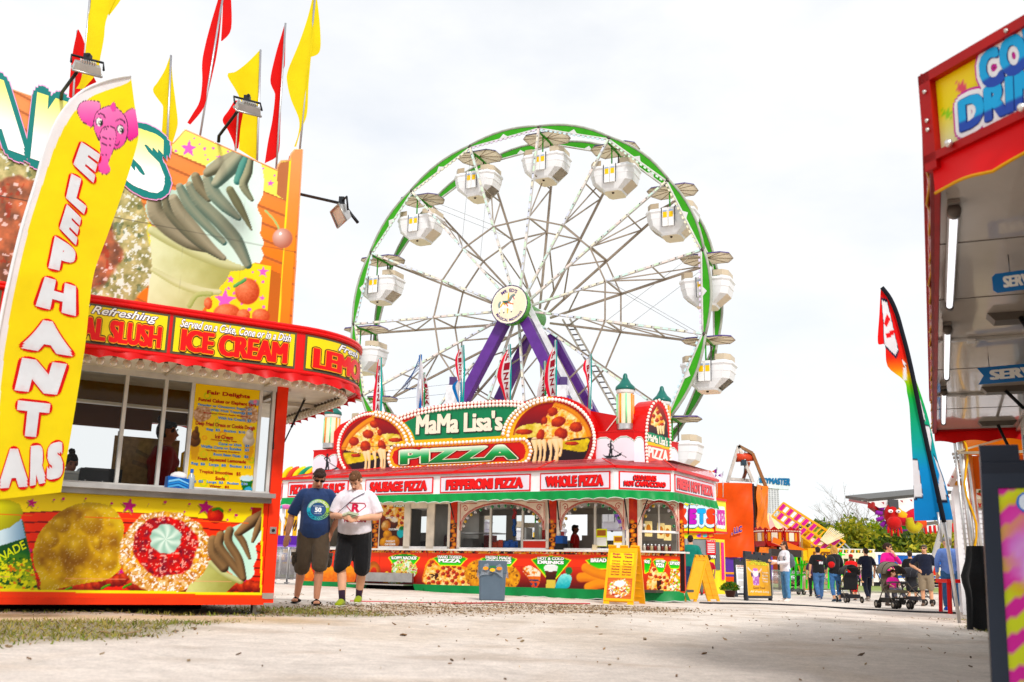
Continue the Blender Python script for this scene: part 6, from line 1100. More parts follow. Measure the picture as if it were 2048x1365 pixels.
def a_frame(name, label, cat, front, back, height, paint, texts, col, group=None, frame=.05, art_col='f8c818', tabs=True, side_grid=True):
 """two hinged boards; front and back are the ground points (left, right) of each leg"""
 f0, f1, r0, r1 = [np.asarray(q, float) for q in front + back]; t = thing(name, label, cat, (f0 + f1 + r0 + r1) / 4, 0, group)
 ap0 = (f0 + r0) / 2 + Z * height; ap1 = (f1 + r1) / 2 + Z * height
 for nm, (a, c), outn in (('front_board', (f0, f1), -1), ('rear_board', (r0, r1), 1)):
  U = nrm(c - a); V = nrm(ap0 - a); pl = Pl(a, U, V); w = np.linalg.norm(c - a); h = np.linalg.norm(ap0 - a); s = 1 if (pl.N @ (a - (f0 + r0) / 2)) > 0 else -1
  b = MB(); th = .04
  b.pbox(pl, 0, w, .07, h, -s * th, 0, col, 'plastic'); b.pbox(pl, 0, .12, 0, .07, -s * th, 0, col, 'plastic'); b.pbox(pl, w - .12, w, 0, .07, -s * th, 0, col, 'plastic')
  for e0, e1, g0, g1 in ((0, frame, .07, h), (w - frame, w, .07, h), (frame, w - frame, .07, .07 + frame), (frame, w - frame, h - frame * 2, h)): b.pbox(pl, e0, e1, g0, g1, 0, s * .015, col, 'plastic')
  if tabs:
   for e in (.0, w * .38, w * .75): b.pbox(pl, e, e + w * .25, h, h + .07, -s * th * .8, s * .0, col, 'plastic')
  if side_grid:          # ribbed inner face
   for k in np.linspace(.15, .85, 6): b.pbox(pl, .04, w - .04, h * k, h * k + .015, -s * (th + .012), -s * th, col, 'plastic')
   b.pbox(pl, w * .5 - .01, w * .5 + .01, .1, h - .1, -s * (th + .012), -s * th, col, 'plastic')
  board = b.build(nm, t)
  if paint and (nm == 'front_board' or paint[1]):
   b = MB(); u0, u1, v0, v1 = frame, w - frame, .07 + frame, h - frame * 2
   def pp(pc):
    pc.S = (pc.U - u0) / (u1 - u0) if s > 0 else 1 - (pc.U - u0) / (u1 - u0); pc.T = 1 - (pc.V - v0) / (v1 - v0); pc.X = pc.S * 100; pc.Y = pc.T * 100 * (v1 - v0) / (u1 - u0); paint[0](pc)
   b.art(pl, u0, u1, v0, v1, s * .006, .02 if height < 1.3 else .01, pp)
   for st, x0, y0, x1, y1, c, kw in texts:
    q0, q1 = (u0 + x0 * (u1 - u0), u0 + x1 * (u1 - u0)) if s > 0 else (u1 - x0 * (u1 - u0), u1 - x1 * (u1 - u0)); b.text(pl, st, (q0, v1 - y1 * (v1 - v0), q1, v1 - y0 * (v1 - v0)), s * .010, c, step=s * .002, **kw)
   b.build('poster', board)
 return t
def menu_paint(pc):
 pc.bg('f4b61c'); x, y, T = pc.X, pc.Y, pc.T; pc.put(T < .28, 'f8d21a'); pc.put((T > .56), pc.lerp(((y * .9) % 9) / 9, 'd8784a', 'b85a34'))
 w, r = pc.ell(50, pc.Y.max() * .78, 44, pc.Y.max() * .19, 0, .05, .15, 3); pc.put(w, pc.lerp(pc.n(7, 2), 'f4d8a8', 'c87a2c'))
 for cc, th, sd in (('f6f4ec', .5, 3), ('a8c84a', .6, 5), ('b83a30', .62, 7), ('e8a030', .66, 9), ('4a3020', .72, 4)): pc.put(w * (pc.n(6, sd) > th), cc)
 w, r = pc.ell(50, pc.Y.max() * .68, 22, pc.Y.max() * .07, 0, .2, .2); pc.put(w, 'fbf8f2')
MT = [('Baja', .1, .02, .42, .07, 'c05a50', dict(fat=(.05, .03))), ('Nachos', .12, .08, .46, .13, 'b0483c', dict(fat=(.05, .03))), ('Walking', .55, .02, .9, .07, 'c05a50', dict(fat=(.05, .03))), ('Tacos', .6, .08, .92, .13, 'b0483c', dict(fat=(.05, .03)))]
for i, (a, c) in enumerate((('Chips', 'Fritos'), ('Cheese', 'Taco Meat'), ('Taco Meat', 'Cheese'), ('Salsa', 'Lettuce'), ('Lettuce', 'Salsa'), ('Sour Cream', 'Sour Cream'))): MT += [(a, .1, .18 + .058 * i, .44, .215 + .058 * i, '9a3a34', dict(fat=(.03, .02))), (c, .55, .18 + .058 * i, .92, .215 + .058 * i, '9a3a34', dict(fat=(.03, .02)))]
a_frame('sidewalk_sign', 'yellow folding sign with nachos picture, in front of the pizza stand corner', 'sidewalk sign', (gnd(1206, 1208), gnd(1266, 1211)), (gnd(1206, 1208) + np.array([.35, 1.2, 0]), gnd(1297, 1210) + np.array([.0, .45, 0])), 1.08, (menu_paint, False), MT, 'f0b40c', 'yellow folding menu signs by the pizza stand')
q0 = gnd(1368, 1204); a_frame('sidewalk_sign', 'yellow folding sign seen side on, beside the ticket booth queue', 'sidewalk sign', (gnd(1415, 1203), gnd(1415, 1203) + np.array([.38, .42, 0])), (q0, q0 + np.array([.38, .42, 0])), 1.07, (menu_paint, False), MT, 'f0b40c', 'yellow folding menu signs by the pizza stand')
def goat_paint(pc):
 pc.bg('f2b32c'); x, y = pc.X, pc.Y; pc.put(np.abs(x - 50) > 47.5, 'f8d88a'); m = pc.Y.max(); pc.put(pc.poly([(24, .42 * m), (30, .35 * m), (46, .35 * m), (52, .42 * m), (50, .72 * m), (26, .72 * m)]), 'b56ac0'); pc.put(pc.n(4, 2) * pc.poly([(24, .42 * m), (30, .35 * m), (46, .35 * m), (52, .42 * m), (50, .72 * m), (26, .72 * m)]) > .62, 'e8d8f0')
 w, r = pc.ell(38, .38 * m, 12, .11 * m); pc.put(w, 'f4f0f2'); w, r = pc.ell(38, .29 * m, 11, .04 * m); pc.put(w, 'c878c8'); w, r = pc.ell(22, .42 * m, 4, .08 * m); pc.put(w, '5a4a58'); w, r = pc.ell(54, .42 * m, 4, .08 * m); pc.put(w, '5a4a58'); stroke(pc, [(8, .26 * m), (16, .32 * m), (28, .38 * m)], 1.6, 'e8c8b8', 'f4e0d4'); stroke(pc, [(50, .36 * m), (58, .32 * m), (64, .27 * m)], 1.6, 'e8c8b8', 'f4e0d4')
ga, gb = gnd(1494, 1202), gnd(1545, 1202)
a_frame('sidewalk_sign', 'orange poster in a dark folding frame behind the potted plant', 'sidewalk sign', (ga, gb), (ga + np.array([.03, .5, 0]), gb + np.array([.05, .5, 0])), 1.3, (goat_paint, False), [('WELCOME', .2, .03, .86, .1, 'e8e03a', dict(fat=(.06, .04), outline=[(.05, '5a7a1c')])), ('TO THE FAIR', .12, .1, .92, .17, 'e8e03a', dict(fat=(.06, .04), outline=[(.05, '5a7a1c')])), ('Open Daily', .64, .34, .94, .39, 'f8f0e0', dict(bold=.02)), ('Rides', .66, .42, .9, .47, 'f8f0e0', dict(bold=.02)), ('Games', .64, .5, .9, .55, 'f8f0e0', dict(bold=.02)), ('Food', .66, .58, .88, .63, 'f8f0e0', dict(bold=.02)), ('Good Food', .24, .75, .74, .82, '8a5a2a', dict(bold=.02)), ('All Week Long', .1, .86, .9, .93, 'f8f0d0', dict(bold=.03))], '33363c', None, .07)
ga, gb = gnd(1478, 1195) + np.array([0, .4, 0]), gnd(1499, 1195) + np.array([.3, .4, 0])
a_frame('sidewalk_sign', 'white price list in a dark folding frame behind the orange poster', 'sidewalk sign', (ga, gb), (ga + np.array([.03, .45, 0]), gb + np.array([.03, .45, 0])), 1.2, (lambda pc: (pc.bg('f0efee'), pc.put((pc.T > .2) * ((pc.T * 22) % 1 < .35) * (pc.S > .1) * (pc.S < .8), '9a9a98')), False), [('NO PETS PLEASE', .08, .03, .92, .09, 'c87a50', dict(bold=.02)), ('PRICES', .1, .11, .8, .16, '6a6a6a', dict(bold=.02))], '33363c', None, .06)
def potted_plant():
 p = gnd(1461, 1195); t = thing('potted_mum', 'round green mum with orange buds in a small dark pot', 'potted plant', p); b = MB(); b.lathe(p, [(.0, 0), (.13, 0), (.19, .2), (.2, .22), (.17, .22), (.0, .2)], '3a1c14', 'plastic', 14); b.build('pot', t)
 b = MB(); n = 2600; d = rng.normal(0, 1, (n, 3)); d /= np.linalg.norm(d, axis=1)[:, None]; d[:, 2] = np.abs(d[:, 2]) * 1.0 - .12; r = .3 * (.75 + .3 * rng.random(n)) * (1 + .15 * np.sin(d[:, 0] * 9) * np.cos(d[:, 1] * 8)); P = p + np.array([0, 0, .26]) + d * r[:, None] * np.array([1, 1, .85])
 u = rng.normal(0, .022, (n, 3)); v = rng.normal(0, .022, (n, 3)); V = np.stack([P, P + u, P + v], 1).reshape(-1, 3); pal = np.array([srgb(hx(h)) for h in ('3f6a24', '5c8a30', '2c4a1a', '7aa03c', 'd8962c')]); c = pal[rng.choice(5, n, p=[.3, .28, .22, .12, .08])]; b.add(V, np.arange(3 * n).reshape(-1, 3).tolist(), np.repeat(c, 3, 0), 'foliage'); b.build('foliage', t)
potted_plant()
# ------------------------------------------------------------------ flags over the pizza stand
def pizza_flag(label, x, y0, y1, body, cols, txt=True, seed=0., group='ragged pizza flags above the marquee'):
 pl = PF.off(-.9 if seed % 1 == 0 else -1.5); top, bot = pl.px(x, y0), pl.px(x, y1); t = thing('pennant_flag', label, 'flag', pl.P(bot[0], bot[1] - .7), 0, group)
 b = MB(); b.tube([pl.P(bot[0], bot[1] - .7), pl.P(*top)], .018, 'd8d8d8', 'metal', 6); b.build('pole', t)
 b = MB(); cloth(b, pl, [(x - 3, y0 + 2), (x - 2, (y0 + y1) / 2), (x - 3, y1)], [(x + 2.5, y0), (x + 3.5, (y0 + y1) / 2), (x + 2.5, y1)], .02, 4, 16, None, cols[0], 'flag_cloth', 2, seed, 3); b.build('pole_sleeve', t)
 l, r = body
 def paint(pc):
  n = pc.X.shape[1]; k = np.tile(np.linspace(0, 1, n), (pc.X.shape[0], 1)); pc.bg('f2eff0'); pc.put(k < .38, cols[1])
 b = MB(); d = cloth(b, pl, l, r, .05, 14, 24, paint, 'ffffff', 'flag_cloth', 1.3, seed, 3)
 if txt:
  L_ = resample(l, 24); R_ = resample(r, 24)
  for i, ch in enumerate('PIZZA'):
   j0, j1 = int(3 + i * 4), int(3 + i * 4 + 3.2); q = [L_[j0] * .52 + R_[j0] * .48, L_[j0] * .05 + R_[j0] * .95, L_[j1] * .05 + R_[j1] * .95, L_[j1] * .52 + R_[j1] * .48]; a, bb, c, e = [pl.px(*p) for p in q]
   def wp(Q, dd, a=a, bb=bb, c=c, e=e):
    X_, Y_ = Q[:, :1], Q[:, 1:]; uv = (e * (1 - X_) + c * X_) * (1 - Y_) + (a * (1 - X_) + bb * X_) * Y_; return pl.P(uv[:, 0], uv[:, 1], d(uv[:, 0], uv[:, 1]) + dd)
   b.text(None, ch, None, .012, 'b02a3a', fat=(.04, .03), warp=wp, m='flag_cloth')
 b.build('flag_cloth', t)
 return t
TEAL, FR = '22b0a8', 'e8304a'
pizza_flag('torn pizza flag on a teal pole at the left medallion', 761, 715, 826, ([(758, 720), (748, 760), (744, 790), (746, 826)], [(762, 718), (762, 760), (761, 800), (760, 826)]), (TEAL, FR), True, 0.)
f_ = pizza_flag('blue tattered flag trailing long threads over the green panel', 841, 709, 822, ([(838, 740), (833, 770), (832, 800), (834, 818)], [(842, 715), (848, 740), (845, 790), (842, 822)]), ('1f78c4', 'dfe6f2'), False, 1.)
b = MB(); pl = PF.off(-.9)
for k in range(5): b.tube([pl.P(*pl.px(x, y)) for x, y in ((840, 712 + 6 * k), (828 - 2 * k, 742 + 3 * k), (818 - 4 * k, 770 + 2 * k), (808 + 6 * k, 782 - k))], .009, '2a5a9a', 'flag_cloth', 4)
b.build('loose_thread', f_)
pizza_flag('small green and white flag tucked behind the blue one', 848, 745, 815, ([(845, 745), (841, 780), (838, 812)], [(852, 750), (858, 780), (860, 812)]), ('1f9a5a', 'e4605a'), True, 2.5)
pizza_flag('pizza flag crossed with a blue rag left of the wheel hub', 926, 690, 805, ([(921, 700), (910, 718), (913, 745), (918, 765)], [(926, 695), (926, 720), (925, 745), (922, 765)]), (TEAL, FR), True, 3.)
pizza_flag('blue and white flag low beside the purple wheel leg', 920, 755, 805, ([(915, 760), (904, 772), (908, 790), (914, 806)], [(920, 755), (922, 775), (923, 790), (924, 806)]), ('2a9ac0', '2480c8'), False, 4.5)
pizza_flag('wide red pizza flag below the wheel hub', 1019, 688, 804, ([(1015, 700), (1000, 728), (992, 755), (1003, 780), (1012, 804)], [(1020, 690), (1022, 730), (1020, 770), (1019, 804)]), (TEAL, FR), True, 5.)
pizza_flag('tallest pizza flag above the right medallion', 1111, 680, 795, ([(1105, 700), (1092, 730), (1088, 765), (1096, 795)], [(1112, 685), (1113, 730), (1112, 765), (1112, 795)]), (TEAL, FR), True, 6.)
pizza_flag('small green edged flag behind the tallest pizza flag', 1090, 722, 798, ([(1084, 745), (1078, 775), (1076, 798)], [(1091, 725), (1092, 765), (1092, 798)]), ('1f9a5a', 'f2eff0'), True, 7.5)
pizza_flag('pizza flag furled on its teal pole right of the right medallion', 1180, 707, 820, ([(1168, 722), (1166, 738), (1172, 755), (1176, 790), (1174, 818)], [(1179, 715), (1180, 740), (1181, 770), (1184, 818)]), (TEAL, FR), True, 8.)
# ------------------------------------------------------------------ drinks trailer on the right
def make_drinks_trailer():
 ZS = 2.5; Q0 = np.array(atz(1868, 325, ZS)); Q1 = np.array(atz(1868, 862, ZS)); a = nrm(Q1 - Q0); LEN = np.linalg.norm(Q1 - Q0); n = np.array([a[1], -a[0], 0])     # n points from the midway into the trailer
 t = thing('drinks_trailer', 'white drinks trailer at the right edge under a raised red trimmed awning with blue lettering', 'food trailer', (Q0[0], Q0[1], float(gz(Q0[0]))), math.atan2(a[1], a[0]))
 OV = 1.02; RED = 'a8141c'
 ch = nrm(-a * c45 + n * c45); CP = Pl(Q0, ch); x0, zt = CP.px(1847, 158); zb = CP.px(1866, 322)[1]; WID = 1.6
 SP = Pl(Q1, -a)                                             # long outer side of the header, seen almost edge on
 b = MB(); vt = zt
 b.pbox(CP, -.02, WID, -.0, vt, -.08, -.02, 'b8141e', 'worn_paint')
 for u0, u1, v0, v1 in ((-.02, WID, vt - .05, vt), (-.02, .05, -.05, vt), (-.02, WID, zb - .02, zb + .02)): b.pbox(CP, u0, u1, v0, v1, -.04, .04, 'a8161f', 'worn_paint')
 b.pbox(SP, 0, LEN, -.05, vt, -.025, -.0, 'b01822', 'worn_paint'); b.pbox(SP, -.02, LEN + .02, vt - .05, vt + .01, -.03, .03, 'a8161f', 'worn_paint'); b.pbox(SP, 0, LEN, -.04, .03, -.03, .02, '8a1018', 'worn_paint')
 for u in np.arange(.2, LEN, .21): b.pbox(SP, u, u + .1, .02, .16, .0, .025, 'c8a8a0' if int(u * 5) % 2 else 'b8382c', 'worn_paint')
 EP = Pl(Q1 + n * OV * 1.6, -n); b.pbox(EP, -.6, OV * 1.6, -.02, vt, -.08, 0, 'a8161f', 'worn_paint')
 for u, v in ((.02, vt - .1), (.02, vt - .25), (.02, .15), (.5, vt - .03), (1., vt - .03)): b.sphere(CP.P(u, v, .045), .011, 'd8d4d0', 'metal', 6)
 b.build('awning_header', t)
 b = MB()
 def ps(pc):
  k = pc.V / zt; pc.C[:] = pc.lerp((zt * .86 - pc.V) / .42, 'f8d800', 'e8f4f4')
  for cx, cy, r, c in ((1923, 175, 19, 'e05a70'), (1894, 228, 15, '9ad83a')): pc.star(cx, cy, r, c, -80, 6, .4)
 u1 = WID; b.art(CP, .05, u1, zb + .02, zt - .05, .0, .012, ps)
 for s, q in (('COLD', [(1958, 118), (2130, 8), (2150, 92), (1975, 188)]), ('DRINKS', [(1922, 205), (2190, 68), (2190, 165), (1926, 268)])):
  b.text(None, s, None, .012, lambda y: '2a4aa8' if y < .3 else '18a8e0', fat=(.06, .04), outline=[(.2, 'c83a9a'), (.14, 'f4f4f8'), (.025, '2a3a8a')], warp=pxquad(CP, q), step=.003, cut=(None, .1))
 b.build('sign_panel', t)
 # valance
 b = MB(); P3 = [CP.P(u, 0)[:2] for u in np.linspace(WID, 0, 40)]; scallop(b, P3, [CP.N[:2]] * 40, ZS + zb + .0, ZS - .2, 'e62c38', 'tarp', .62, .05, .03, 'e8b020')
 P3 = [SP.P(u, 0)[:2] for u in np.linspace(LEN, 0, 60)]; scallop(b, P3, [SP.N[:2]] * 60, ZS + .06, ZS - .03, 'c8141e', 'tarp', .5, .04, .01, 'd8a040')
 P3 = [EP.P(u, 0)[:2] for u in np.linspace(-.6, OV * 1.6, 40)]; scallop(b, P3, [-EP.N[:2]] * 40, ZS + .05, ZS - .17, 'c8141e', 'tarp', .4, .04, .02)
 for u in (.15, .55, .95, 1.35): b.sphere(CP.P(u, zb + .015, .06), .02, 'e8e4e0', 'metal', 8)
 b.build('valance', t)
 # soffit
 T = lambda s, w, h=0.: Q0 + a * s + n * w + Z * h
 b = MB(); cuts = [(-1.5, 3.9), (3.9, 6.6), (6.6, LEN)]
 for i, (s0, s1) in enumerate(cuts): b.quad([T(s0 + .006, .0 if s0 > 0 else -s0 * .0), T(s1 - .006, 0), T(s1 - .006, OV), T(s0 + .006, OV)][::1] if i else [T(0, 0), T(s1 - .006, 0), T(s1 - .006, OV), T(-OV, OV)], 'd8ccc0', 'soffit_panel')
 b.quad([T(0, 0, .04), T(LEN, 0, .04), T(LEN, OV, .04), T(-OV, OV, .04)], '6a625a')
 for s in (3.9, 6.6): b.bar(T(s, .02, -.012), T(s, OV, -.012), .06, .02, 'c8c2ba', 'worn_paint'); b.box(T(s, .28, -.03), (.1, .06, .02), 'd8d4ce', 'metal', (a, n, Z))
 for s in (1.3, 2.6, 5.2, 7.6): b.bar(T(s, .03, -.002), T(s, OV - .05, -.002), .008, .004, '6a625a')
 b.bar(T(0, OV - .02, -.02), T(LEN, OV - .02, -.02), .06, .05, 'c8c4be', 'metal'); b.build('soffit', t)
 # tube lamps
 for (x0, y0), (x1, y1) in (((1908, 428), (1899, 612)), ((1895, 662), (1893, 756)), ((1888, 786), (1887, 846))):
  p, q = np.array(atz(x0, y0, ZS - .05)), np.array(atz(x1, y1, ZS - .05)); d = nrm(q - p); b = MB(); b.tube([p - d * .07, p], .035, '6a625c', 'plastic', 10); b.tube([q, q + d * .05], .03, '6a625c', 'plastic', 10); b.bar(p - d * .1 + Z * .035, q + d * .1 + Z * .035, .06, .02, '8a827a', 'worn_paint'); o = b.build('tube_lamp', t)
  b = MB(); b.tube([p, q], .02, 'f6f6fa', 'lit_tube', 10); b.build('lit_tube', o)
 # hanging signs
 for k, (x0, x1, y, hh) in enumerate(((1985, 2120, 568, .12), (1955, 2150, 753, .15))):
  P = np.array(atz(x0, y, ZS - .17)); pl = Pl(P, nrm(n * .97 - a * .22)); w = pl.px(x1, y)[0]; b = MB(); q = [(.0, -hh / 2), (w, -hh / 2), (w, hh / 2), (0, hh / 2), (.0 if k == 0 else .05, 0)]
  b.poly(pl, q if k else [(.02, -hh / 2), (w, -hh / 2), (w, hh / 2), (.02, hh / 2), (0, hh * .35), (0, -hh * .35)], 0, '1a6aa8', 'gloss_paint', .012); b.text(pl, 'SERVICE', (.06 if k == 0 else .1, -hh * .3, w - .06, hh * .3), .004, 'f0eee8', fat=(.07, .03)); b.tube([pl.P(.1, hh / 2, -.006), pl.P(.1, .17, -.006)], .004, '8a8a8a', 'metal', 4); b.tube([pl.P(w - .1, hh / 2, -.006), pl.P(w - .1, .17, -.006)], .004, '8a8a8a', 'metal', 4); b.build('service_sign', t)
 # strut boxes and struts
 for x, y, ex, ey in ((2040, 622, 2075, 700), (2010, 772, 2075, 850), (1995, 842, 2046, 960)):
  P = np.array(atz(x, y, ZS)); b = MB(); b.prism([P - n * .22, P + n * .22, P + n * .17 - Z * .06, P - n * .17 - Z * .06], a * .18, '6e665e', 'worn_paint'); e = np.array(at(ex, ey, P[1] - .1)); b.tube([P - Z * .05, P * .42 + e * .58], .018, '17171a', 'plastic', 8); b.tube([P * .42 + e * .58, e], .011, '6a6a6e', 'metal', 6); b.build('support_strut', t)
 # trailer body
 WP = Pl(T(LEN - .35, OV, -ZS), -a); L_ = LEN - .35 + 1.6; b = MB(); b.pbox(WP, 0, L_, .25, 1.1, -2.2, 0, '0f6a86', 'gloss_paint'); b.pbox(WP, 0, L_, 2.35, 2.55, -2.2, 0, 'e8e6e2', 'gloss_paint'); b.pbox(WP, 0, .5, 1.1, 2.35, -2.2, 0, '0f6a86', 'gloss_paint'); b.pbox(WP, 0, L_, 1.08, 1.12, -.3, .3, 'c8c6c2', 'metal')
 b.pbox(WP, 0, L_, .2, 2.4, -2.25, -2.2, 'd8d4cc', 'gloss_paint'); b.pbox(WP, L_ - .1, L_, .25, 2.4, -2.2, 0, 'e8e6e2'); b.pbox(WP, 0.01, .04, .25, 2.5, 0, .02, 'e8e8e6', 'metal')
 for u in (2.2, 4.2, 6.2, 8.2): b.pbox(WP, u, u + .08, 1.1, 2.35, -.06, .01, 'c8c6c2', 'metal')
 for u in (2.5, 3.4): b.lathe(WP.P(u, .36, -.3), [(.0, -.1), (.36, -.1), (.36, .1), (.0, .1)], '1a1a1a', 'rubber', 20, WP.N)
 b.build('body', t)
make_drinks_trailer()
# ------------------------------------------------------------------ dark folding sign in the near right corner
def candy_paint(pc):
 x, y = pc.X, pc.Y; m = pc.Y.max(); s = ((x * .62 + y - 8) / 27.) % 1; pc.C[:] = np.where((s < .5)[..., None], hx('d8e020'), hx('d83a9a')); pc.put(pc.ell(62, 52, 62, 46, 0, .6)[0], 'e86ac0'); w, r = pc.ell(58, 58, 52, 34, -8, .25, .2, 4); pc.put(w, pc.lerp(pc.n(22, 3, 4) * 1.5 - .2, 'f0c8f0', 'd87ad0')); pc.put(pc.poly([(17, 62), (23, 62), (38, m), (31, m)]), 'e8e8f4'); w, r = pc.ell(70, 78, 16, 8, 20, .6); pc.put(w * .7, 'f0b070')
B0_, B1_ = gnd(1988, 1458), None; B1_ = B0_ + np.array([.57, -.2, 0])
a_frame('sidewalk_sign', 'dark framed pink and lime candy sign in the near right corner', 'sidewalk sign', (B0_, B1_), (B0_ + np.array([.27, .42, 0]), B1_ + np.array([.27, .42, 0])), 1.06, (candy_paint, False), [('COTTON', .16, .03, 1.0, .12, 'e8f0fa', dict(fat=(.1, .06), outline=[(.12, '4a7ac8')])), ('CANDY', .24, .135, .95, .225, 'e8f0fa', dict(fat=(.1, .06), outline=[(.12, '4a7ac8')])), ('POPCORN', .3, .59, 1.0, .67, 'e8f0fa', dict(fat=(.1, .06), outline=[(.12, '4a7ac8')]))], '262c38', None, .062)
# ------------------------------------------------------------------ rainbow feather flag, tent, covered cart
def right_banner():
 pl = Pl(at(1850, 900, 15.2), (1, -.1, 0)); t = thing('feather_banner', 'rainbow feather banner fading red to blue, leaning beside the orange tent pole', 'banner', gnd(1919, 1246))
 pole = [(1762, 577), (1778, 598), (1792, 630), (1802, 665), (1812, 702), (1824, 755), (1838, 825), (1854, 900), (1870, 972), (1886, 1045)]
 left = [(1761, 578), (1758, 630), (1755, 687), (1769, 691), (1775, 733), (1808, 762), (1814, 786), (1819, 816), (1822, 878), (1825, 930), (1828, 985), (1830, 1042)]
 right = [(1764, 577), (1781, 598), (1795, 630), (1805, 665), (1815, 702), (1826, 745), (1840, 785), (1857, 841), (1874, 920), (1886, 955), (1896, 990), (1906, 1040)]
 def paint(pc):
  y = pc.Y; ks = [(577, 'e8202c'), (715, 'ea402c'), (738, 'f48a20'), (752, 'f4d01c'), (772, '7ac83a'), (810, '1ab06a'), (890, '10a8a0'), (940, '1298d8'), (1045, '0f86cc')]
  for c in range(3): pc.C[..., c] = np.interp(y, [k[0] for k in ks], [hx(k[1])[c] for k in ks])
  Kc = '1c2038'
  def lt(P):
   q = np.array(P, float); c0 = q.mean(0); pc.put(pc.poly(c0 + (q - c0) * 1.12), Kc); pc.put(pc.poly(q), 'f4f2f6')
  lt([(1763, 602), (1774, 606), (1795, 700), (1790, 712), (1768, 690), (1766, 640)]); pc.put(pc.poly([(1773, 628), (1780, 640), (1772, 656), (1767, 648)]), 'e8303a'); pc.put(pc.poly([(1770, 668), (1790, 660), (1786, 672), (1772, 678)]), 'e8303a')
  lt([(1803, 720), (1812, 728), (1808, 735)]); pc.put(pc.poly([(1806, 738), (1812, 732), (1813, 760), (1806, 762)]), 'f4f2f6')
  lt([(1840, 800), (1848, 830), (1850, 842), (1838, 838)]); lt([(1846, 850), (1858, 855), (1862, 880), (1860, 905), (1850, 872)]); lt([(1866, 912), (1874, 926), (1886, 960), (1893, 1000), (1874, 1000), (1878, 950)]); lt([(1824, 922), (1834, 922), (1846, 992), (1829, 996)]); pc.put(pc.poly([(1896, 985), (1899, 985), (1900, 996), (1892, 994)]), Kc)
 b = MB(); d = cloth(b, pl, left, right, .03, 44, 150, paint, 'ffffff', 'flag_cloth', 1.1, 1., 4); b.build('banner_cloth', t)
 b = MB(); P = [pl.P(*pl.px(*p), .05) for p in resample(spline(pole, 4, False), 50)]; b.tube(P, .034, '20222c', 'flag_cloth', 6); b.build('pole_sleeve', t); b = MB(); b.tube([P[-1], gnd(1919, 1246)], .028, 'd4d4d6', 'metal', 8); b.tube([P[-3] + np.array([-.06, 0, 0]), P[-1] + np.array([-.06, .0, -.3])], .02, 'd4d4d6', 'metal', 6); b.build('pole', t)
right_banner()
def orange_tent():
 o = gnd(1921, 1246); t = thing('canopy_tent', 'orange canopy tent on white poles, behind the dark folding sign', 'tent', o); Y0 = o[1]
 c = at(1905, 868, Y0); h = c[2]; X0, w = c[0] + .12, 3.3; e1, e2 = np.array([.93, -.36, 0]), np.array([.44, .9, 0]); O3 = np.array([X0, Y0, 0]); G2 = lambda u, v, z_=0.: O3 + e1 * u + e2 * v + Z * z_
 for x, y in [G2(*q)[:2] for q in ((0, 0), (w, 0), (.05, 3.2), (w, 3.2))]:
  b = MB(); f = onground(x, y) + np.array([.1, 0, 0]); b.tube([f, (x, y, h)], .055, 'e2e0de', 'metal', 8); b.tube([f + np.array([-.12, 0, .0]), (x - .1, y, h)], .022, 'd0cecb', 'metal', 6); b.box(f + Z * .02, (.2, .2, .03), 'b8b6b2', 'metal'); b.build('tent_pole', t)
 b = MB(); ap = G2(w / 2, 1.6, h + .9); cs = [G2(*p, h) for p in ((-.05, -.1), (w + .1, -.1), (w + .1, 3.3), (-.0, 3.3))]
 for i in range(4):
  p, q = cs[i], cs[(i + 1) % 4]; n = 24; s = np.linspace(0, 1, n)[None, :, None]; k = np.linspace(0, 1, 9)[:, None, None]; base = p * (1 - s) + q * s; sag = -.16 * np.sin(math.pi * k) ; G = base * (1 - k) + ap * k + np.array([0, 0, 1.]) * (sag + .025 * np.sin(s * 40) * (1 - k)); b.grid(G, 'f08a1c', 'tarp')
  lo = base[0] - Z * (.0 if i == 0 else .55) - Z * .0;
  if i in (1, 2): G = np.stack([base[0] - Z * (.65 * j / 4) + np.array([0, .02 * math.sin(j), 0]) for j in range(5)]); b.grid(G, 'd06a1a', 'tarp')
 b.build('canopy', t)
 b = MB()
 for p, q in ((0, 1), (0, 3), (1, 2)): b.bar(cs[p] - Z * .06, cs[q] - Z * .06, .04, .04, 'c8b8a0', 'metal')
 b.bar(cs[0] - Z * .3, cs[0] + np.array([1.1, .2, .02]), .04, .03, 'c8b8a0', 'metal'); b.bar(cs[0] - Z * .33, cs[1] - Z * .33, .04, .04, 'b8a890', 'metal'); b.build('tent_frame', t)
 tag(MB().tube([np.array([X0 + .06 * math.sin(k * 1.1), Y0 - .07, h * (1 - k / 14)]) + np.array([.12 * k / 14, 0, 0]) for k in range(15)], .02, 'e8b020', 'rubber', 5).build('power_cable'), 'yellow power cord wound down the tent pole', 'cable')
 b = MB(); pts = [np.array([X0 + .16 + .1, Y0 - .1, h - .4]), np.array([X0 + .28, Y0 - .16, 1.2]), np.array([X0 + .42, Y0 - .2, .12])]; b.bar(pts[0], pts[1], .05, .008, 'a89a84', 'cloth'); b.bar(pts[1], pts[2], .05, .008, 'a89a84', 'cloth'); b.box(pts[1], (.07, .04, .1), '8a8a88', 'metal'); b.tube([pts[2] + .05 * np.array([math.cos(q), 0, math.sin(q)]) for q in np.linspace(0, 6.28, 12)], .01, '9a9a98', 'metal', 5); tag(b.build('ratchet_strap'), 'beige ratchet strap hanging beside the tent pole', 'strap')
orange_tent()
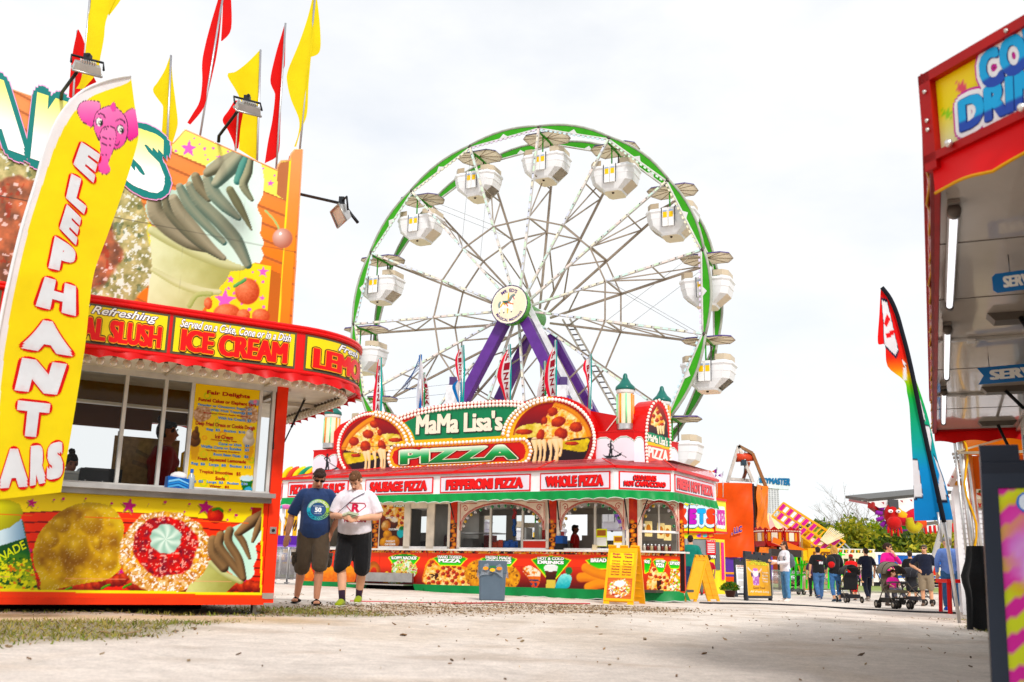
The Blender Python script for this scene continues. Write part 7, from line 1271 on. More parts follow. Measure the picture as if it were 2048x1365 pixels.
def covered_cart():
 p = gnd(1970, 1262); t = thing('covered_cart', 'cart under a draped black cloth in front of the white siding booth', 'covered cart', p); b = MB(); n = 44; th = np.linspace(0, 2 * math.pi, n, endpoint=False); rows = []
 for k in np.linspace(0, 1, 12):
  h = 1.08 * (1 - k); w = .13 + .05 * k ** .6 + (.06 * math.exp(-((k - .38) / .14) ** 2)); am = .012 + .03 * k; rows.append([p + np.array([(w + am * math.sin(5 * q + 2 * k)) * math.cos(q) * (1.25 if math.cos(q) > 0 else 1.05), (w + am * math.sin(6 * q)) * math.sin(q), h + (.04 * math.sin(4 * q) * k if k > .8 else 0) + .02]) for q in th])
 b.grid(np.array(rows), '0c0c0e', 'cloth', close_u=True); b.add(rows[0], [range(n)], '0e0e10', 'cloth'); b.build('black_cloth', t); b = MB()
 for dx in (-.1, .15): b.tube([p + np.array([dx, -.1, 0]), p + np.array([dx, -.1, .5])], .02, '1a1a1c', 'metal', 6)
 b.build('leg', t)
covered_cart()
def red_table():
 p = gnd(1921, 1228); t = thing('red_table', 'red plastic table behind the tent pole', 'table', p); b = MB(); b.box(p + Z * .7, (.75, .6, .08), 'd81c28', 'plastic'); b.build('tabletop', t)
 for dx in (-.3, .3):
  for dy in (-.22, .22): b = MB(); b.bar(p + np.array([dx * 1.1, dy * 1.1, 0]), p + np.array([dx, dy, .68]), .07, .07, 'c81824', 'plastic'); b.build('leg', t)
red_table()
def siding_booth():
 o = np.array(at(1924, 1150, 22.)); o[2] = float(gz(o[0])); pl = Pl(o, (.93, -.37, 0)); t = thing('game_booth', 'white siding booth with a round winner sign, right of the tent pole', 'game booth', o); top = pl.px(1924, 968)[1]
 b = MB(); b.pbox(pl, 0, 3.2, 0, top, -2.5, -.02, 'e8e8ec', 'gloss_paint')
 for k in range(26): v = k * top / 26; b.add([pl.P(u, v + dv, d) for dv, d in ((0, .022), (top / 26, .002)) for u in (0, 3.2)], [[0, 1, 3, 2]], 'e6e6ea', 'gloss_paint'); b.add([pl.P(u, v, d) for d in (-.01, .022) for u in (0, 3.2)], [[0, 1, 3, 2]], 'b8b8bc', 'gloss_paint')
 b.pbox(pl, -.04, .06, 0, top, -.02, .03, 'f2f2f4', 'gloss_paint'); b.build('siding_wall', t)
 b = MB()
 for k in range(8): b.pbox(pl, .1 - .02 * k, 3.4, top + .05 + k * .07, top + .1 + k * .07, .1 + k * .09, .2 + k * .09, '9a948c', 'metal')
 b.bar(pl.P(-.1, top - .05, .05), pl.P(.25, top + .62, .85), .12, .05, 'e8d8d4', 'gloss_paint'); b.pbox(pl, 0, 3.3, top - .04, top + .06, 0, .1, 'c88a1c', 'gloss_paint')
 for k in np.linspace(0, 1, 9): b.sphere(pl.P(-.13 + .35 * k, top - .03 + .65 * k, .1 + .8 * k), .03, 'f0e8e0' if int(k * 8) % 2 else 'c02030', 'plastic', 6)
 b.build('roof_shutter', t)
 b = MB(); c = pl.px(1958, 989); r = .31; b.lathe(pl.P(c[0], c[1], .03), [(r, 0), (r, .025), (0, .025)], 'd8c4a4', 'printed_vinyl', 30, pl.N); fl = [(c[0] + (.15 + .02 * math.cos(6 * q)) * math.cos(q), c[1] + (.15 + .02 * math.cos(6 * q)) * math.sin(q) * .8) for q in np.linspace(0, 6.28, 37)[:-1]]; b.poly(pl, fl, .06, 'e8dcc8'); b.poly(pl, [(c[0] - .09, c[1] + .02), (c[0] - .02, c[1] - .02), (c[0] + .05, c[1] - .06), (c[0] + .09, c[1] - .02), (c[0] + .04, c[1] + .0), (c[0] + .02, c[1] + .07), (c[0] - .02, c[1] + .02)], .064, 'b8401c'); b.poly(pl, [(c[0] - .02, c[1] + .03), (c[0] + .05, c[1] + .03), (c[0] + .04, c[1] + .09), (c[0], c[1] + .08)], .068, '4a5a1c')
 def arcw(r0, a0, a1, hh, inv):
  def f(Q, dd): th = a0 + (a1 - a0) * Q[:, 0]; q = r0 + hh * Q[:, 1] if not inv else r0 - hh * Q[:, 1]; return pl.P(c[0] + q * np.cos(th), c[1] + q * np.sin(th), dd)
  return f
 b.text(None, 'WINNER', None, .06, 'a81c2c', fat=(.06, .04), warp=arcw(.2, rad(170), rad(20), .085, False)); b.text(None, 'EVERY TIME', None, .06, 'a81c2c', fat=(.06, .04), warp=arcw(.285, rad(195), rad(350), .085, True)); b.build('round_sign', t)
siding_booth()
# ------------------------------------------------------------------ ticket booth and the rides beyond it
def ticket_booth():
 Y0 = 40.; o = np.array(at(1431, 1183, Y0)); o[2] = float(gz(o[0])); pl = Pl(o, (1, .06, 0)); t = thing('ticket_booth', 'bright yellow and red ticket booth beside the pizza stand', 'ticket booth', o); V = lambda y: pl.px(1431, y)[1]; U = lambda x: pl.px(x, 1080)[0]; sd = Pl(o, nrm((.62, .78, 0)))
 def pf(pc):
  x, y = pc.X, pc.Y; pc.bg('f4e80c'); pc.put((y > 1066) * (y < 1078), pc.lerp((x - 1390) / 30, 'f4d80c', 'd8203c'))
  for k, xx in enumerate(range(1362, 1436, 12)): pc.put(pc.poly([(xx - 4, 1070), (xx + 4, 1068), (xx + 5, 1074), (xx - 3, 1075)]), ['c83aa0', 'b8e83a', 'e8b020', '9a3ac0', '5ac8c0', 'e8a020', '3ab8b0'][k % 7])
  pc.put(y > 1170, 'd8b00c'); pc.put((y > 1176), 'd83018'); pc.put(pc.poly([(1425, 1170), (1434, 1172), (1434, 1182), (1423, 1180)]) + ((x > 1422) * (y > 1168) * (y < 1182)), 'b83a9a'); pc.put(pc.poly([(1428, 1044), (1436, 1048), (1432, 1062), (1424, 1058)]), 'e8501c'); pc.put(pc.ell(1435, 1005, 8, 7)[0], 'd81cc0'); pc.put(pc.poly([(1378, 1052), (1386, 1058), (1396, 1055), (1384, 1060)]), '6ad83a')
 b = MB(); b.pbox(pl, U(1300), 0, 0, V(1078), -1.5, -.1, 'e8d80c', 'gloss_paint'); b.pbox(pl, U(1300), -.0, V(1066), V(1000), -1.5, -.04, 'e8d80c', 'gloss_paint'); w0, w1 = U(1366), U(1433)
 b.art(pl, U(1330), 0, V(1066), V(998), .0, .028, pf); b.art(pl, U(1330), 0, V(1079), V(1066), -.05, .028, pf); b.art(pl, U(1330), 0, 0, V(1128), -.05, .028, pf)
 b.pbox(pl, U(1330), U(1421), V(1128), V(1079), -.14, -.09, '8a9090', 'gloss_paint'); b.pbox(pl, U(1371), U(1375), V(1128), V(1079), -.08, -.04, 'c8c8c4', 'metal'); b.pbox(pl, U(1420), 0, V(1128), V(1079), -.1, -.05, 'f4e40c'); b.pbox(pl, U(1330), U(1424), V(1132), V(1127), -.1, .12, 'd8d4d0', 'metal')
 for i, (ch_, c_) in enumerate(zip('TICKETS', ('e8402c', '28a8e0', 'f0c818', 'e8503a', 'b81cb0', '28a8e0', 'e8503a'))):
  x0 = 1302 + 18.4 * i; b.text(None, ch_, None, .03, c_, fat=(.12, .08), outline=[(.22, '1a4a7a'), (.19, 'd8f0f8'), (.03, '3a3a6a')], warp=pxquad(pl, [(x0, 1018), (x0 + 17, 1018), (x0 + 17, 1049), (x0, 1049)]))
 b.pbox(pl, U(1434) - .1, .0 + .05, V(1066), V(990), -.05, .06, 'd8202c', 'gloss_paint'); b.pbox(pl, U(1330), .06, V(1067), V(1064), -.05, .06, 'd8202c', 'gloss_paint'); b.pbox(pl, U(1330), .06, V(1000), V(996), -.05, .06, 'd8202c', 'gloss_paint')
 L_ = 1.1; b.pbox(sd, 0, L_, 0, V(1078), -1.2, -.1, 'f4e00c'); b.pbox(sd, 0, L_, V(1066), V(998), -1.2, .0, 'f4e40c'); b.pbox(sd, .2, .6, V(1140), V(1084), -.1, -.07, '5a6468', 'gloss_paint'); b.text(sd, 'TICKETS', (.15, V(1050), L_ - .15, V(1018)), .02, 'c83aa0', fat=(.12, .05), outline=[(.18, 'f4f8fa')]); b.pbox(sd, .75, .95, V(1160), V(1084), -.1, -.06, 'e83a8a'); b.pbox(sd, 0, L_, V(1066), V(1062), -.05, .05, 'd8202c'); b.pbox(sd, 0, L_, V(1000), V(996), -.05, .05, 'd8202c'); b.build('booth_body', t)
 b = MB(); b.pbox(pl, U(1413), U(1431), V(1110), V(1080), -.04, -.02, 'd83038'); b.text(pl, 'TICKETS $1.25', (U(1414), V(1085), U(1430), V(1081)), -.015, 'f4f0f0');
 for k in range(5): b.pbox(pl, U(1415), U(1429), V(1090 + 4 * k), V(1088 + 4 * k), -.02, -.015, 'f0e4e4' if k != 2 else 'e8f0f4')
 b.build('notice', t); b = MB(); b.pbox(pl, U(1416), U(1432), V(1118), V(1110), -.04, -.01, '1a1a1a'); b.text(pl, 'OPEN', (U(1417.5), V(1117), U(1430.5), V(1111)), .0, 'f4f4f4', fat=(.06, .05)); b.build('open_sign', t)
 for x in (1434, 1446):
  f = thing('pennant_flag', 'small %s pennant on the ticket booth roof' % ('yellow and purple' if x == 1434 else 'purple and white'), 'flag', np.array(at(x, 990, Y0 + .5)), 0, 'pennants on the ticket booth'); p0, p1 = np.array(at(x, 995, Y0 + .5)), np.array(at(x, 935 if x == 1434 else 943, Y0 + .5)); b = MB(); b.tube([p0, p1], .02, 'e0e0e4', 'metal', 5); b.build('pole', f); b = MB(); cs = ['f4c81c', 'e87a1c', '8a2a9a'] if x == 1434 else ['8a2a9a', '9a3aa8', 'e8e0f0']; s = -1; L_ = .32
  for i in range(3): a0, a1 = i / 3, (i + 1) / 3; b.prism([p1 + np.array([s * L_ * (1 - a0), 0, -.12 - .16 * a0]), p1 + np.array([s * L_ * (1 - a1), 0, -.12 - .16 * a1]), p1 + np.array([s * L_ * (1 - a1), 0, -.24 + .2 * a1]), p1 + np.array([s * L_ * (1 - a0), 0, -.24 + .2 * a0])], (0, .01, 0), cs[i], 'flag_cloth')
  b.build('pennant', f)
ticket_booth()
def tarp_truck():
 Y0 = 58.; o = np.array(at(1515, 1168, Y0)); o[2] = float(gz(o[0])); pl = Pl(o, (1, -.12, 0)); sd = Pl(o, nrm((.55, .83, 0))); t = thing('ride_trailer', 'ride trailer wrapped in orange tarps over a purple base', 'ride trailer', o); V = lambda y: pl.px(1515, y)[1]; U = lambda x: pl.px(x, 1050)[0]; L_ = 2.0
 def sheet(p, u0, u1, v0, v1, c, s):
  b = MB(); nu, nv = 40, 50; U_, V_ = np.meshgrid(np.linspace(u0, u1, nu), np.linspace(v0, v1, nv)); D = .05 * np.sin(U_ * 3 + V_ * 2 + s) + .04 * np.sin(V_ * 3.1 - U_ * 1.3) + .03 * np.sin(U_ * 7 - V_ * 4) + .1; b.grid(p.P(U_, V_, D), c, 'tarp'); return b
 b = MB(); b.pbox(pl, U(1370), 0, V(1115), V(968), -3, -.02, '2a2030'); b.prism([sd.P(0, V(1113)), sd.P(L_, V(1113)), sd.P(L_, V(972)), sd.P(0, V(972))], -sd.N * .6 - sd.U * 0, '3a2a20'); b.build('frame', t)
 b = sheet(pl, U(1370), -.12, V(1116), V(967), 'f0640c', 0); b.text(None, ', LLC', None, .25, '4a2a90', fat=(.06, .05), outline=[(.05, 'e8b88a')], warp=pxquad(pl, [(1462, 1058), (1483, 1052), (1483, 1066), (1462, 1072)])); b.build('tarp', t); sheet(sd, .1, L_, V(1114), V(968), 'f6883a', 2).build('tarp', t)
 b = MB(); b.pbox(pl, U(1370), 0, V(1168), V(1114), -2.5, .0, '5a3a96', 'gloss_paint'); b.pbox(pl, U(1370), 0, V(1150), V(1146), 0, .02, 'e8a030'); b.pbox(pl, U(1370), 0, V(1165), V(1155), 0, .02, 'e8601c')
 for k in range(3): b.pbox(pl, U(1455 + 18 * k), U(1462 + 18 * k), V(1117), V(1114), 0, .03, 'e8e4e0' if k % 2 else 'c81c28')
 b.pbox(sd, 0, L_ + .6, V(1160), V(1112), -.5, .04, '7a4ab8', 'tarp'); b.build('base', t)
 # hoist frame on top
 t2 = thing('hoist_frame', 'rusty white A-frame hoist with a red drum above the orange tarps', 'hoist', np.array(at(1490, 966, Y0 + 1)), 0); Q = lambda x, y, d=0: np.array(at(x, y, Y0 + 1 + d)); b = MB()
 for p, q, c in (((1477, 892), (1455, 965), 'c8c0b8'), ((1477, 892), (1506, 965), 'd0c8c0'), ((1505, 907), (1532, 975), '9a6a4a'), ((1477, 892), (1505, 907), '8a6a50'), ((1456, 958), (1506, 962), 'd0c8c0'), ((1498, 925), (1486, 960), 'a8624a')): b.bar(Q(*p), Q(*q, 0 if p[0] == 1477 else .6), .17, .17, c, 'worn_paint', np.array([0, 1, 0]))
 b.build('frame', t2); b = MB(); b.tube([Q(1473, 916), Q(1505, 914, .3)], .26, 'c8503c', 'worn_paint', 14); b.build('drum', t2); b = MB(); b.box(Q(1487, 926), (.3, .3, .32), '2a3a44', 'worn_paint'); b.tube([Q(1490, 900), Q(1488, 962)], .03, '5a5a5a', 'metal', 5); b.build('hoist_motor', t2)
tarp_truck()
def sky_sign():
 Y0 = 95.; t = thing('ride_sign', 'blue lettered sky ride sign on a white studded pylon', 'ride sign', onground(np.array(at(1549, 1100, Y0))[0], Y0)); pl = Pl(np.array(at(1549, 1020, Y0)), (1, 0, 0)); u = lambda x, y: pl.px(x, y)
 b = MB(); q = [u(1514, 971), u(1519, 975), u(1578, 980), u(1583, 962), u(1578, 954), u(1549, 949), u(1520, 951)]; b.poly(pl, q, 0, 'e4ecf2', 'gloss_paint', .4); b.text(None, 'SKYMASTER', None, .06, '1a6a9a', fat=(.08, .05), warp=pxquad(pl, [(1518, 956), (1581, 957), (1580, 972), (1518, 966)])); b.build('sign_board', t)
 b = MB(); a, c = u(1541, 1100), u(1558, 966); b.pbox(pl, a[0], c[0], a[1] - 2, c[1], -1, -.1, 'dcdce0', 'gloss_paint')
 for i in range(4):
  for k in range(34): b.box(pl.P(a[0] + (c[0] - a[0]) * (i + .5) / 4, a[1] + (c[1] - a[1]) * k / 34, -.08), (.1, .06, .1), 'b0b0b8', 'plastic')
 b.build('pylon', t)
sky_sign()
def rides():
 # swinging ride: tilted yellow frame with magenta panels
 Y0 = 62.; t = thing('swing_ride', 'tilted yellow ride frame with rows of magenta and white panels', 'carnival ride', onground(np.array(at(1600, 1100, Y0))[0], Y0)); Q = lambda x, y, d=0: np.array(at(x, y, Y0 + d)); b = MB(); N2 = 16
 A0, A1, B0, B1 = np.array((1566., 1006)), np.array((1690., 1085)), np.array((1544., 1032)), np.array((1660., 1112))
 G = lambda s, k, d=0: Q(*((A0 * (1 - s) + A1 * s) * (1 - k) + (B0 * (1 - s) + B1 * s) * k), d)
 for k in (0, .5, 1):
  for d in (0, 1.4): b.bar(G(0, k, d), G(1, k, d), .13, .13, 'f0b010', 'gloss_paint')
 for i in range(N2 + 1):
  s = i / N2; b.bar(G(s, 0, 0), G(s, 1, 0), .07, .07, 'f0b81c', 'gloss_paint'); b.bar(G(s, 0, 0), G(s, 0, 1.4), .06, .06, 'f0b81c', 'gloss_paint')
 for i in range(10): s = .74 + i * .012; b.bar(G(s, .6, -.3), G(s - .03 + .012 * i, -.25 - .03 * (i % 3), -.4), .06, .06, 'f0e4c0', 'gloss_paint')
 b.build('frame', t)
 for i in range(N2):
  for k0, k1, o in ((.04, .46, 0), (.54, .96, 1)):
   s = (i + .15) / N2
   if (i + o) % 2 or (i in (9, 10, 11) and o == 0): continue
   c = 'c8308a'; p = MB(); p.prism([G(s, k0, -.08), G(s + .8 / N2, k0, -.08), G(s + .8 / N2, k1, -.08), G(s, k1, -.08)], (0, .06, 0), c, 'gloss_paint'); p.build('panel', t)
 b = MB(); b.bar(Q(1655, 1065, 2), Q(1700, 1108, 2), .08, .08, 'b8c0c4', 'metal'); b.bar(Q(1662, 1062, 2), Q(1706, 1104, 2), .08, .08, 'b8c0c4', 'metal'); b.bar(Q(1610, 1060, 2), onground(Q(1610, 1060, 2)[0], Y0 + 2), .5, .5, 'd8a010', 'gloss_paint'); b.build('support_arm', t)
 # carousel: pink and cream top with red rounding boards
 Y1 = 72.; c = np.array(at(1545, 1100, Y1)); t = thing('carousel', 'carousel with a pink and cream tent top and red rounding boards', 'carousel', onground(c[0], Y1)); top = np.array(at(1530, 1030, Y1)); R = 4.1; ez = np.array(at(1560, 1092, Y1))[2]; cc = np.array([np.array(at(1540, 1095, Y1))[0], Y1, 0]); b = MB(); n = 48
 for i in range(n // 2):
  a0, a1 = 2 * math.pi * i / (n // 2), 2 * math.pi * (i + 1) / (n // 2); ap = np.array([cc[0], cc[1], ez + 2.3]); k = [cc + np.array([R * math.cos(q), R * math.sin(q), ez]) for q in (a0, a1)]; m = [p * .5 + ap * .5 - Z * .12 for p in k]; b.add([k[0], k[1], m[1], m[0], ap], [[0, 1, 2, 3], [3, 2, 4]], 'f4b8b0' if i % 2 else 'f8e8b0', 'tarp')
 b.build('tent_top', t)
 b = MB(); b.lathe(cc + Z * .0, [(0, .2), (R, .2), (R, .35), (0, .36)], 'b85a1c', 'gloss_paint', 40); b.lathe(cc, [(.6, .3), (.6, ez + .6)], 'c86a1c', 'gloss_paint', 16); b.build('platform', t)
 for i in range(12): q = 2 * math.pi * i / 12; b = MB(); f = cc + np.array([R * .75 * math.cos(q), R * .75 * math.sin(q), 0]); b.tube([f + Z * .35, f + Z * ez], .05, 'd8a830', 'metal', 6); b.build('pole', t)
 Y1 = 50.; cc = np.array([np.array(at(1556, 1095, Y1))[0], Y1, 0]); ez = np.array(at(1560, 1086, Y1))[2]; R = 1.25; t = thing('ornate_canopy', 'small red and gold canopy rimmed with bulbs beside the orange tarps', 'ride canopy', onground(cc[0], Y1))
 for i in range(8):
  q0, q1 = 2 * math.pi * (i + .04) / 8, 2 * math.pi * (i + .96) / 8; P = [cc + np.array([R * .9 * math.cos(q), R * .9 * math.sin(q), 0]) for q in (q0, q1)]; pl = Pl(P[0], P[1] - P[0]); w = np.linalg.norm(P[1] - P[0]); z0 = ez - .05; b = MB(); s = -1 if pl.N @ (P[0] - cc) < 0 else 1
  b.poly(pl, [(0, z0), (.1 * w, z0 - .15), (.9 * w, z0 - .15), (w, z0), (w, z0 + .75), (.8 * w, z0 + .62), (.5 * w, z0 + .8), (.2 * w, z0 + .62), (0, z0 + .75)], 0, 'a81818', 'gloss_paint', .06)
  for ss in (s,): b.pbox(pl, .32 * w, .68 * w, z0 + .1, z0 + .5, 0, s * .03, 'e8d8c8'); b.pbox(pl, .1 * w, .26 * w, z0 + .1, z0 + .5, 0, s * .03, 'd88a1c'); b.pbox(pl, .74 * w, .9 * w, z0 + .1, z0 + .5, 0, s * .03, 'd88a1c')
  for u in np.linspace(.06, .94, 9): b.sphere(pl.P(u * w, z0 + .58, s * .03), .03, 'f8ecd8', 'plastic', 5)
  b.build('rounding_board', t)
 b = MB(); b.lathe(cc, [(R * .85, ez), (.1, ez + .3)], '5a1414', 'gloss_paint', 16); b.tube([cc, cc + Z * (ez + .2)], .06, '3a2c28', 'worn_paint', 8); b.build('pole', t)
 # green ride platform and exit sign
 Y2 = 46.; t = thing('ride_platform', 'bright green scaffold stairs under the exit sign', 'ride platform', gnd(1610, 1180) * 0 + onground(np.array(at(1610, 1150, Y2))[0], Y2)); Q = lambda x, y, d=0: np.array(at(x, y, Y2 + d)); b = MB()
 for x in range(1580, 1690, 11): b.bar(Q(x, 1178), Q(x, 1105), .07, .07, '4ad02a', 'gloss_paint'); b.bar(Q(x, 1178, 2), Q(x + 3, 1105, 2), .07, .07, '4ad02a', 'gloss_paint')
 for y in (1110, 1130, 1150): b.bar(Q(1580, y), Q(1690, y), .06, .06, '4ad02a', 'gloss_paint')
 for x in range(1580, 1680, 22): b.bar(Q(x, 1150), Q(x + 11, 1110), .05, .05, '3ac020', 'gloss_paint'); b.bar(Q(x + 11, 1110), Q(x + 22, 1150), .05, .05, 'f0d020', 'gloss_paint')
 b.build('scaffold', t); b = MB(); b.bar(Q(1545, 1080), Q(1612, 1106), .2, .25, 'f07a1c', 'gloss_paint'); b.bar(Q(1540, 1105, -1), Q(1600, 1108, -1), .5, .3, '3a3230', 'worn_paint'); b.build('ramp', t); b = MB()
 pl = Pl(Q(1612, 1125, -1), (1, .02, 0)); a, c2 = pl.px(1617, 1126), pl.px(1668, 1098); b.pbox(pl, a[0], c2[0], a[1], c2[1], -.4, 0, 'f0b410', 'gloss_paint'); b.pbox(pl, a[0] - .2, a[0], a[1] + .1, c2[1] - .1, -.35, -.05, 'f4c418', 'gloss_paint'); b.text(pl, 'EXIT', (pl.px(1626, 1100)[0], a[1] + .14, pl.px(1660, 1100)[0], c2[1] - .14), .02, '7a4a10', fat=(.04, .03)); b.build('exit_sign', t)
 # trim, bunting and signs of a kiddie ride far right
 t = thing('kiddie_ride', 'low kiddie ride fringed with green and yellow pennants', 'carnival ride', onground(np.array(at(1720, 1150, 55.))[0], 55)); Q = lambda x, y, d=0: np.array(at(x, y, 55 + d)); b = MB()
 for k, x in enumerate(range(1660, 1745, 6)): b.prism([Q(x, 1099), Q(x + 6, 1100), Q(x + 3, 1108)], (0, .02, 0), ['3ab84a', 'f0d020', 'f4f4ec', 'e8a020'][k % 4], 'flag_cloth')
 b.bar(Q(1655, 1098), Q(1750, 1100), .05, .05, 'e8e0d0'); b.bar(Q(1655, 1112), Q(1750, 1112), .2, .3, 'e8dcc0', 'gloss_paint')
 for k, x in enumerate(range(1662, 1750, 12)): b.bar(Q(x, 1172), Q(x, 1100), .06, .06, 'f0e8d8', 'gloss_paint'); b.box(Q(x + 5, 1150 + 8 * (k % 2)), (.3, .2, .35), ['c85a9a', 'e8c83a', '5a9ac8', 'e8e4dc'][k % 4], 'plastic')
 b.build('pennant_rail', t)
 # blue and white show trailer
 Y3 = 60.; t = thing('show_trailer', 'long blue trailer with white trim behind the crowd', 'trailer', onground(np.array(at(1830, 1150, Y3))[0], Y3)); pl = Pl(np.array(at(1755, 1168, Y3)), (1, 0, 0)); v = lambda y: pl.px(1755, y)[1]; w = pl.px(1925, 1130)[0]; b = MB(); b.pbox(pl, 0, w, v(1160), v(1108), -2.4, 0, '1a5aa8', 'gloss_paint'); b.pbox(pl, 0, w, v(1110), v(1105), -2.4, .05, 'eceef0', 'gloss_paint'); b.pbox(pl, -.1, .1, v(1160), v(1105), 0, .06, 'eceef0', 'gloss_paint'); b.pbox(pl, w * .2, w, v(1150), v(1128), 0, .04, 'e8dcb0', 'gloss_paint')
 for k in range(9): b.pbox(pl, w * (.22 + .085 * k), w * (.27 + .085 * k), v(1148), v(1130), .04, .08, ['d8a820', 'c83a30', 'e8e8e4', '5aa8c8'][k % 4], 'printed_vinyl')
 b.pbox(pl, 0, w, v(1172), v(1158), -2, -.3, '2a2a2c', 'rubber'); b.build('body', t)
 b = MB();
 for k in range(3): c = np.array(at(1800 + 44 * k, 1160, 42.)); b.box(c, (1.6, .5, .12), ['f0ece4', 'e8c020', 'e8e8e8'][k], 'plastic'); b.box(c - Z * .25, (1.5, .4, .1), 'd8d0c8', 'plastic'); b.box(c - Z * .4, (.1, .4, .4), 'a8a8a8', 'metal')
 tag(b.build('picnic_bench'), 'white picnic benches behind the man in tan shorts', 'bench')
rides()
def game_stall():
 Y0 = 34.; Q = lambda x, y, d=0: np.array(at(x, y, Y0 + d)); t = thing('game_stall', 'game stall with a dark flat awning and rows of lit tubes, hung with inflatables', 'game stall', onground(Q(1880, 1150)[0], Y0)); b = MB()
 a, c = Q(1737, 1004), Q(1905, 988); d = np.array([.3, 3.2, .35]); b.prism([a, c, c + d, a + d], (0, 0, .1), '4a4844', 'worn_paint'); b.prism([a, c, c - Z * .2, a + np.array([.35, 0, -.2])], (0, .06, 0), 'e8e6e4', 'gloss_paint'); b.build('awning', t)
 for k in range(3): s = .25 + .25 * k; b = MB(); b.bar(a + d * s + np.array([.4, 0, -.04]), c + d * s - Z * .04, .14, .05, 'f8f4dc', 'lit_tube'); b.build('lit_tube', t)
 b = MB()
 for k in range(9): p = a + (c - a) * (k + .5) / 9; b.bar(p - Z * .1, p + d - Z * .08, .09, .08, 'a82028', 'gloss_paint')
 b.bar(Q(1741, 1010), Q(1790, 1045, 1), .2, .2, '9a2a28', 'gloss_paint'); b.box(Q(1785, 1012), (.3, .3, .4), '4a4a4c', 'plastic'); b.bar(Q(1900, 1000, 1), onground(Q(1900, 1000)[0], Y0 + 1), .15, .15, 'c8c4c0', 'metal'); b.bar(Q(1900, 1000, 3), onground(Q(1900, 1000)[0], Y0 + 3), .15, .15, 'c8c4c0', 'metal'); b.build('awning_beam', t)
 # second awning edge further back with red and white drops
 t2 = thing('game_stall', 'farther game stall with red and white hanging awning edge', 'game stall', onground(np.array(at(1890, 1150, 44.))[0], 44)); R_ = lambda x, y, d=0: np.array(at(x, y, 44 + d)); b = MB(); b.prism([R_(1838, 1052), R_(1925, 1042), R_(1925, 1042, 3), R_(1850, 1052, 3)], (0, 0, .12), '6a645c', 'worn_paint'); b.prism([R_(1845, 1056), R_(1925, 1046), R_(1925, 1062), R_(1850, 1066)], (0, .1, 0), '8a8078', 'worn_paint'); b.build('awning', t2)
 for k in range(9): b = MB(); x = 1848 + 9 * k; b.prism([R_(x, 1053 - k), R_(x + 4, 1053 - k), R_(x + 6, 1068 - k * .6), R_(x + 3, 1069 - k * .6)], (0, -.05, 0), 'c8202c', 'gloss_paint'); b.prism([R_(x + 4.5, 1053 - k), R_(x + 8, 1053 - k), R_(x + 8.5, 1064 - k * .6), R_(x + 6, 1064 - k * .6)], (0, -.05, 0), 'e4dcd8', 'gloss_paint'); b.build('drop_panel', t2)
 b = MB(); b.bar(R_(1920, 1050, 1), onground(R_(1920, 1050)[0], 45), .3, .3, 'a8a4a0', 'metal'); b.build('post', t2)
 # plush snakes hanging under the awning
 def snake(label, pts, r, c, head=None):
  t = thing('plush_snake', label, 'plush toy', Q(*pts[0]), 0, 'plush toys hanging under the game awning'); b = MB(); P = spline([Q(*p[:2], p[2] if len(p) > 2 else 0) for p in pts], 6, False); b.tube(P, [r * (.7 + .3 * math.sin(math.pi * min(1, k / len(P) * 1.2))) for k in range(len(P))], c, 'cloth', 10); b.build('body', t)
  if head:
   b = MB(); h = Q(*head); b.sphere(h, (.25, .24, .36), 'b41c24', 'cloth', 12); b.sphere(h + np.array([0, -.2, -.28]), (.26, .2, .22), 'b81c24', 'cloth', 10)
   for k in range(7): q = k / 6 * 3 - .3; b.tube([h + np.array([.28 * math.cos(q + 1.8), .1, .3 * math.sin(q + 1.8)]), h + np.array([.5 * math.cos(q + 1.8), .1, .5 * math.sin(q + 1.8)])], .08, '8a2a9a', 'cloth', 6)
   for k in range(5): b.tube([h + np.array([-.2 + .1 * k, -.2, -.4]), h + np.array([-.22 + .11 * k, -.2, -.62 - .1 * (k % 2)])], .04, 'c8202a', 'cloth', 5)
   b.build('head', t); b = MB()
   for s in (-1, 1): b.sphere(h + np.array([.13 * s, -.28, .1]), (.09, .05, .06), 'f4f0f0', 'plastic', 8); b.sphere(h + np.array([.13 * s, -.325, .1]), .025, '141414', 'plastic', 6)
   b.build('eye', t)
 snake('red dragon plush with purple mane under the game awning', [(1790, 1035), (1812, 1040), (1832, 1028), (1850, 1026)], .22, 'c0203a', (1783, 1030)); snake('yellow looped plush snake at the front of the hanging toys', [(1789, 1018), (1797, 1030), (1812, 1036), (1824, 1030)], .2, 'e8a818'); snake('green plush snake low under the dragon', [(1798, 1044, .3), (1810, 1048, .3), (1822, 1044, .3)], .2, '2a9a3a'); snake('purple plush snake behind the green one', [(1790, 1046, .6), (1804, 1052, .6), (1820, 1046, .6), (1830, 1036, .6)], .2, '7a2a9a'); snake('yellow green plush snake hanging in a loop', [(1818, 1036, -.2), (1822, 1054, -.2), (1832, 1058, -.2), (1840, 1048, -.2)], .16, 'b8a820'); snake('orange and red plush snake running back behind the rainbow banner', [(1824, 1030, .2), (1832, 1046, .2), (1850, 1046, .2)], .22, 'e05a2c')
game_stall()
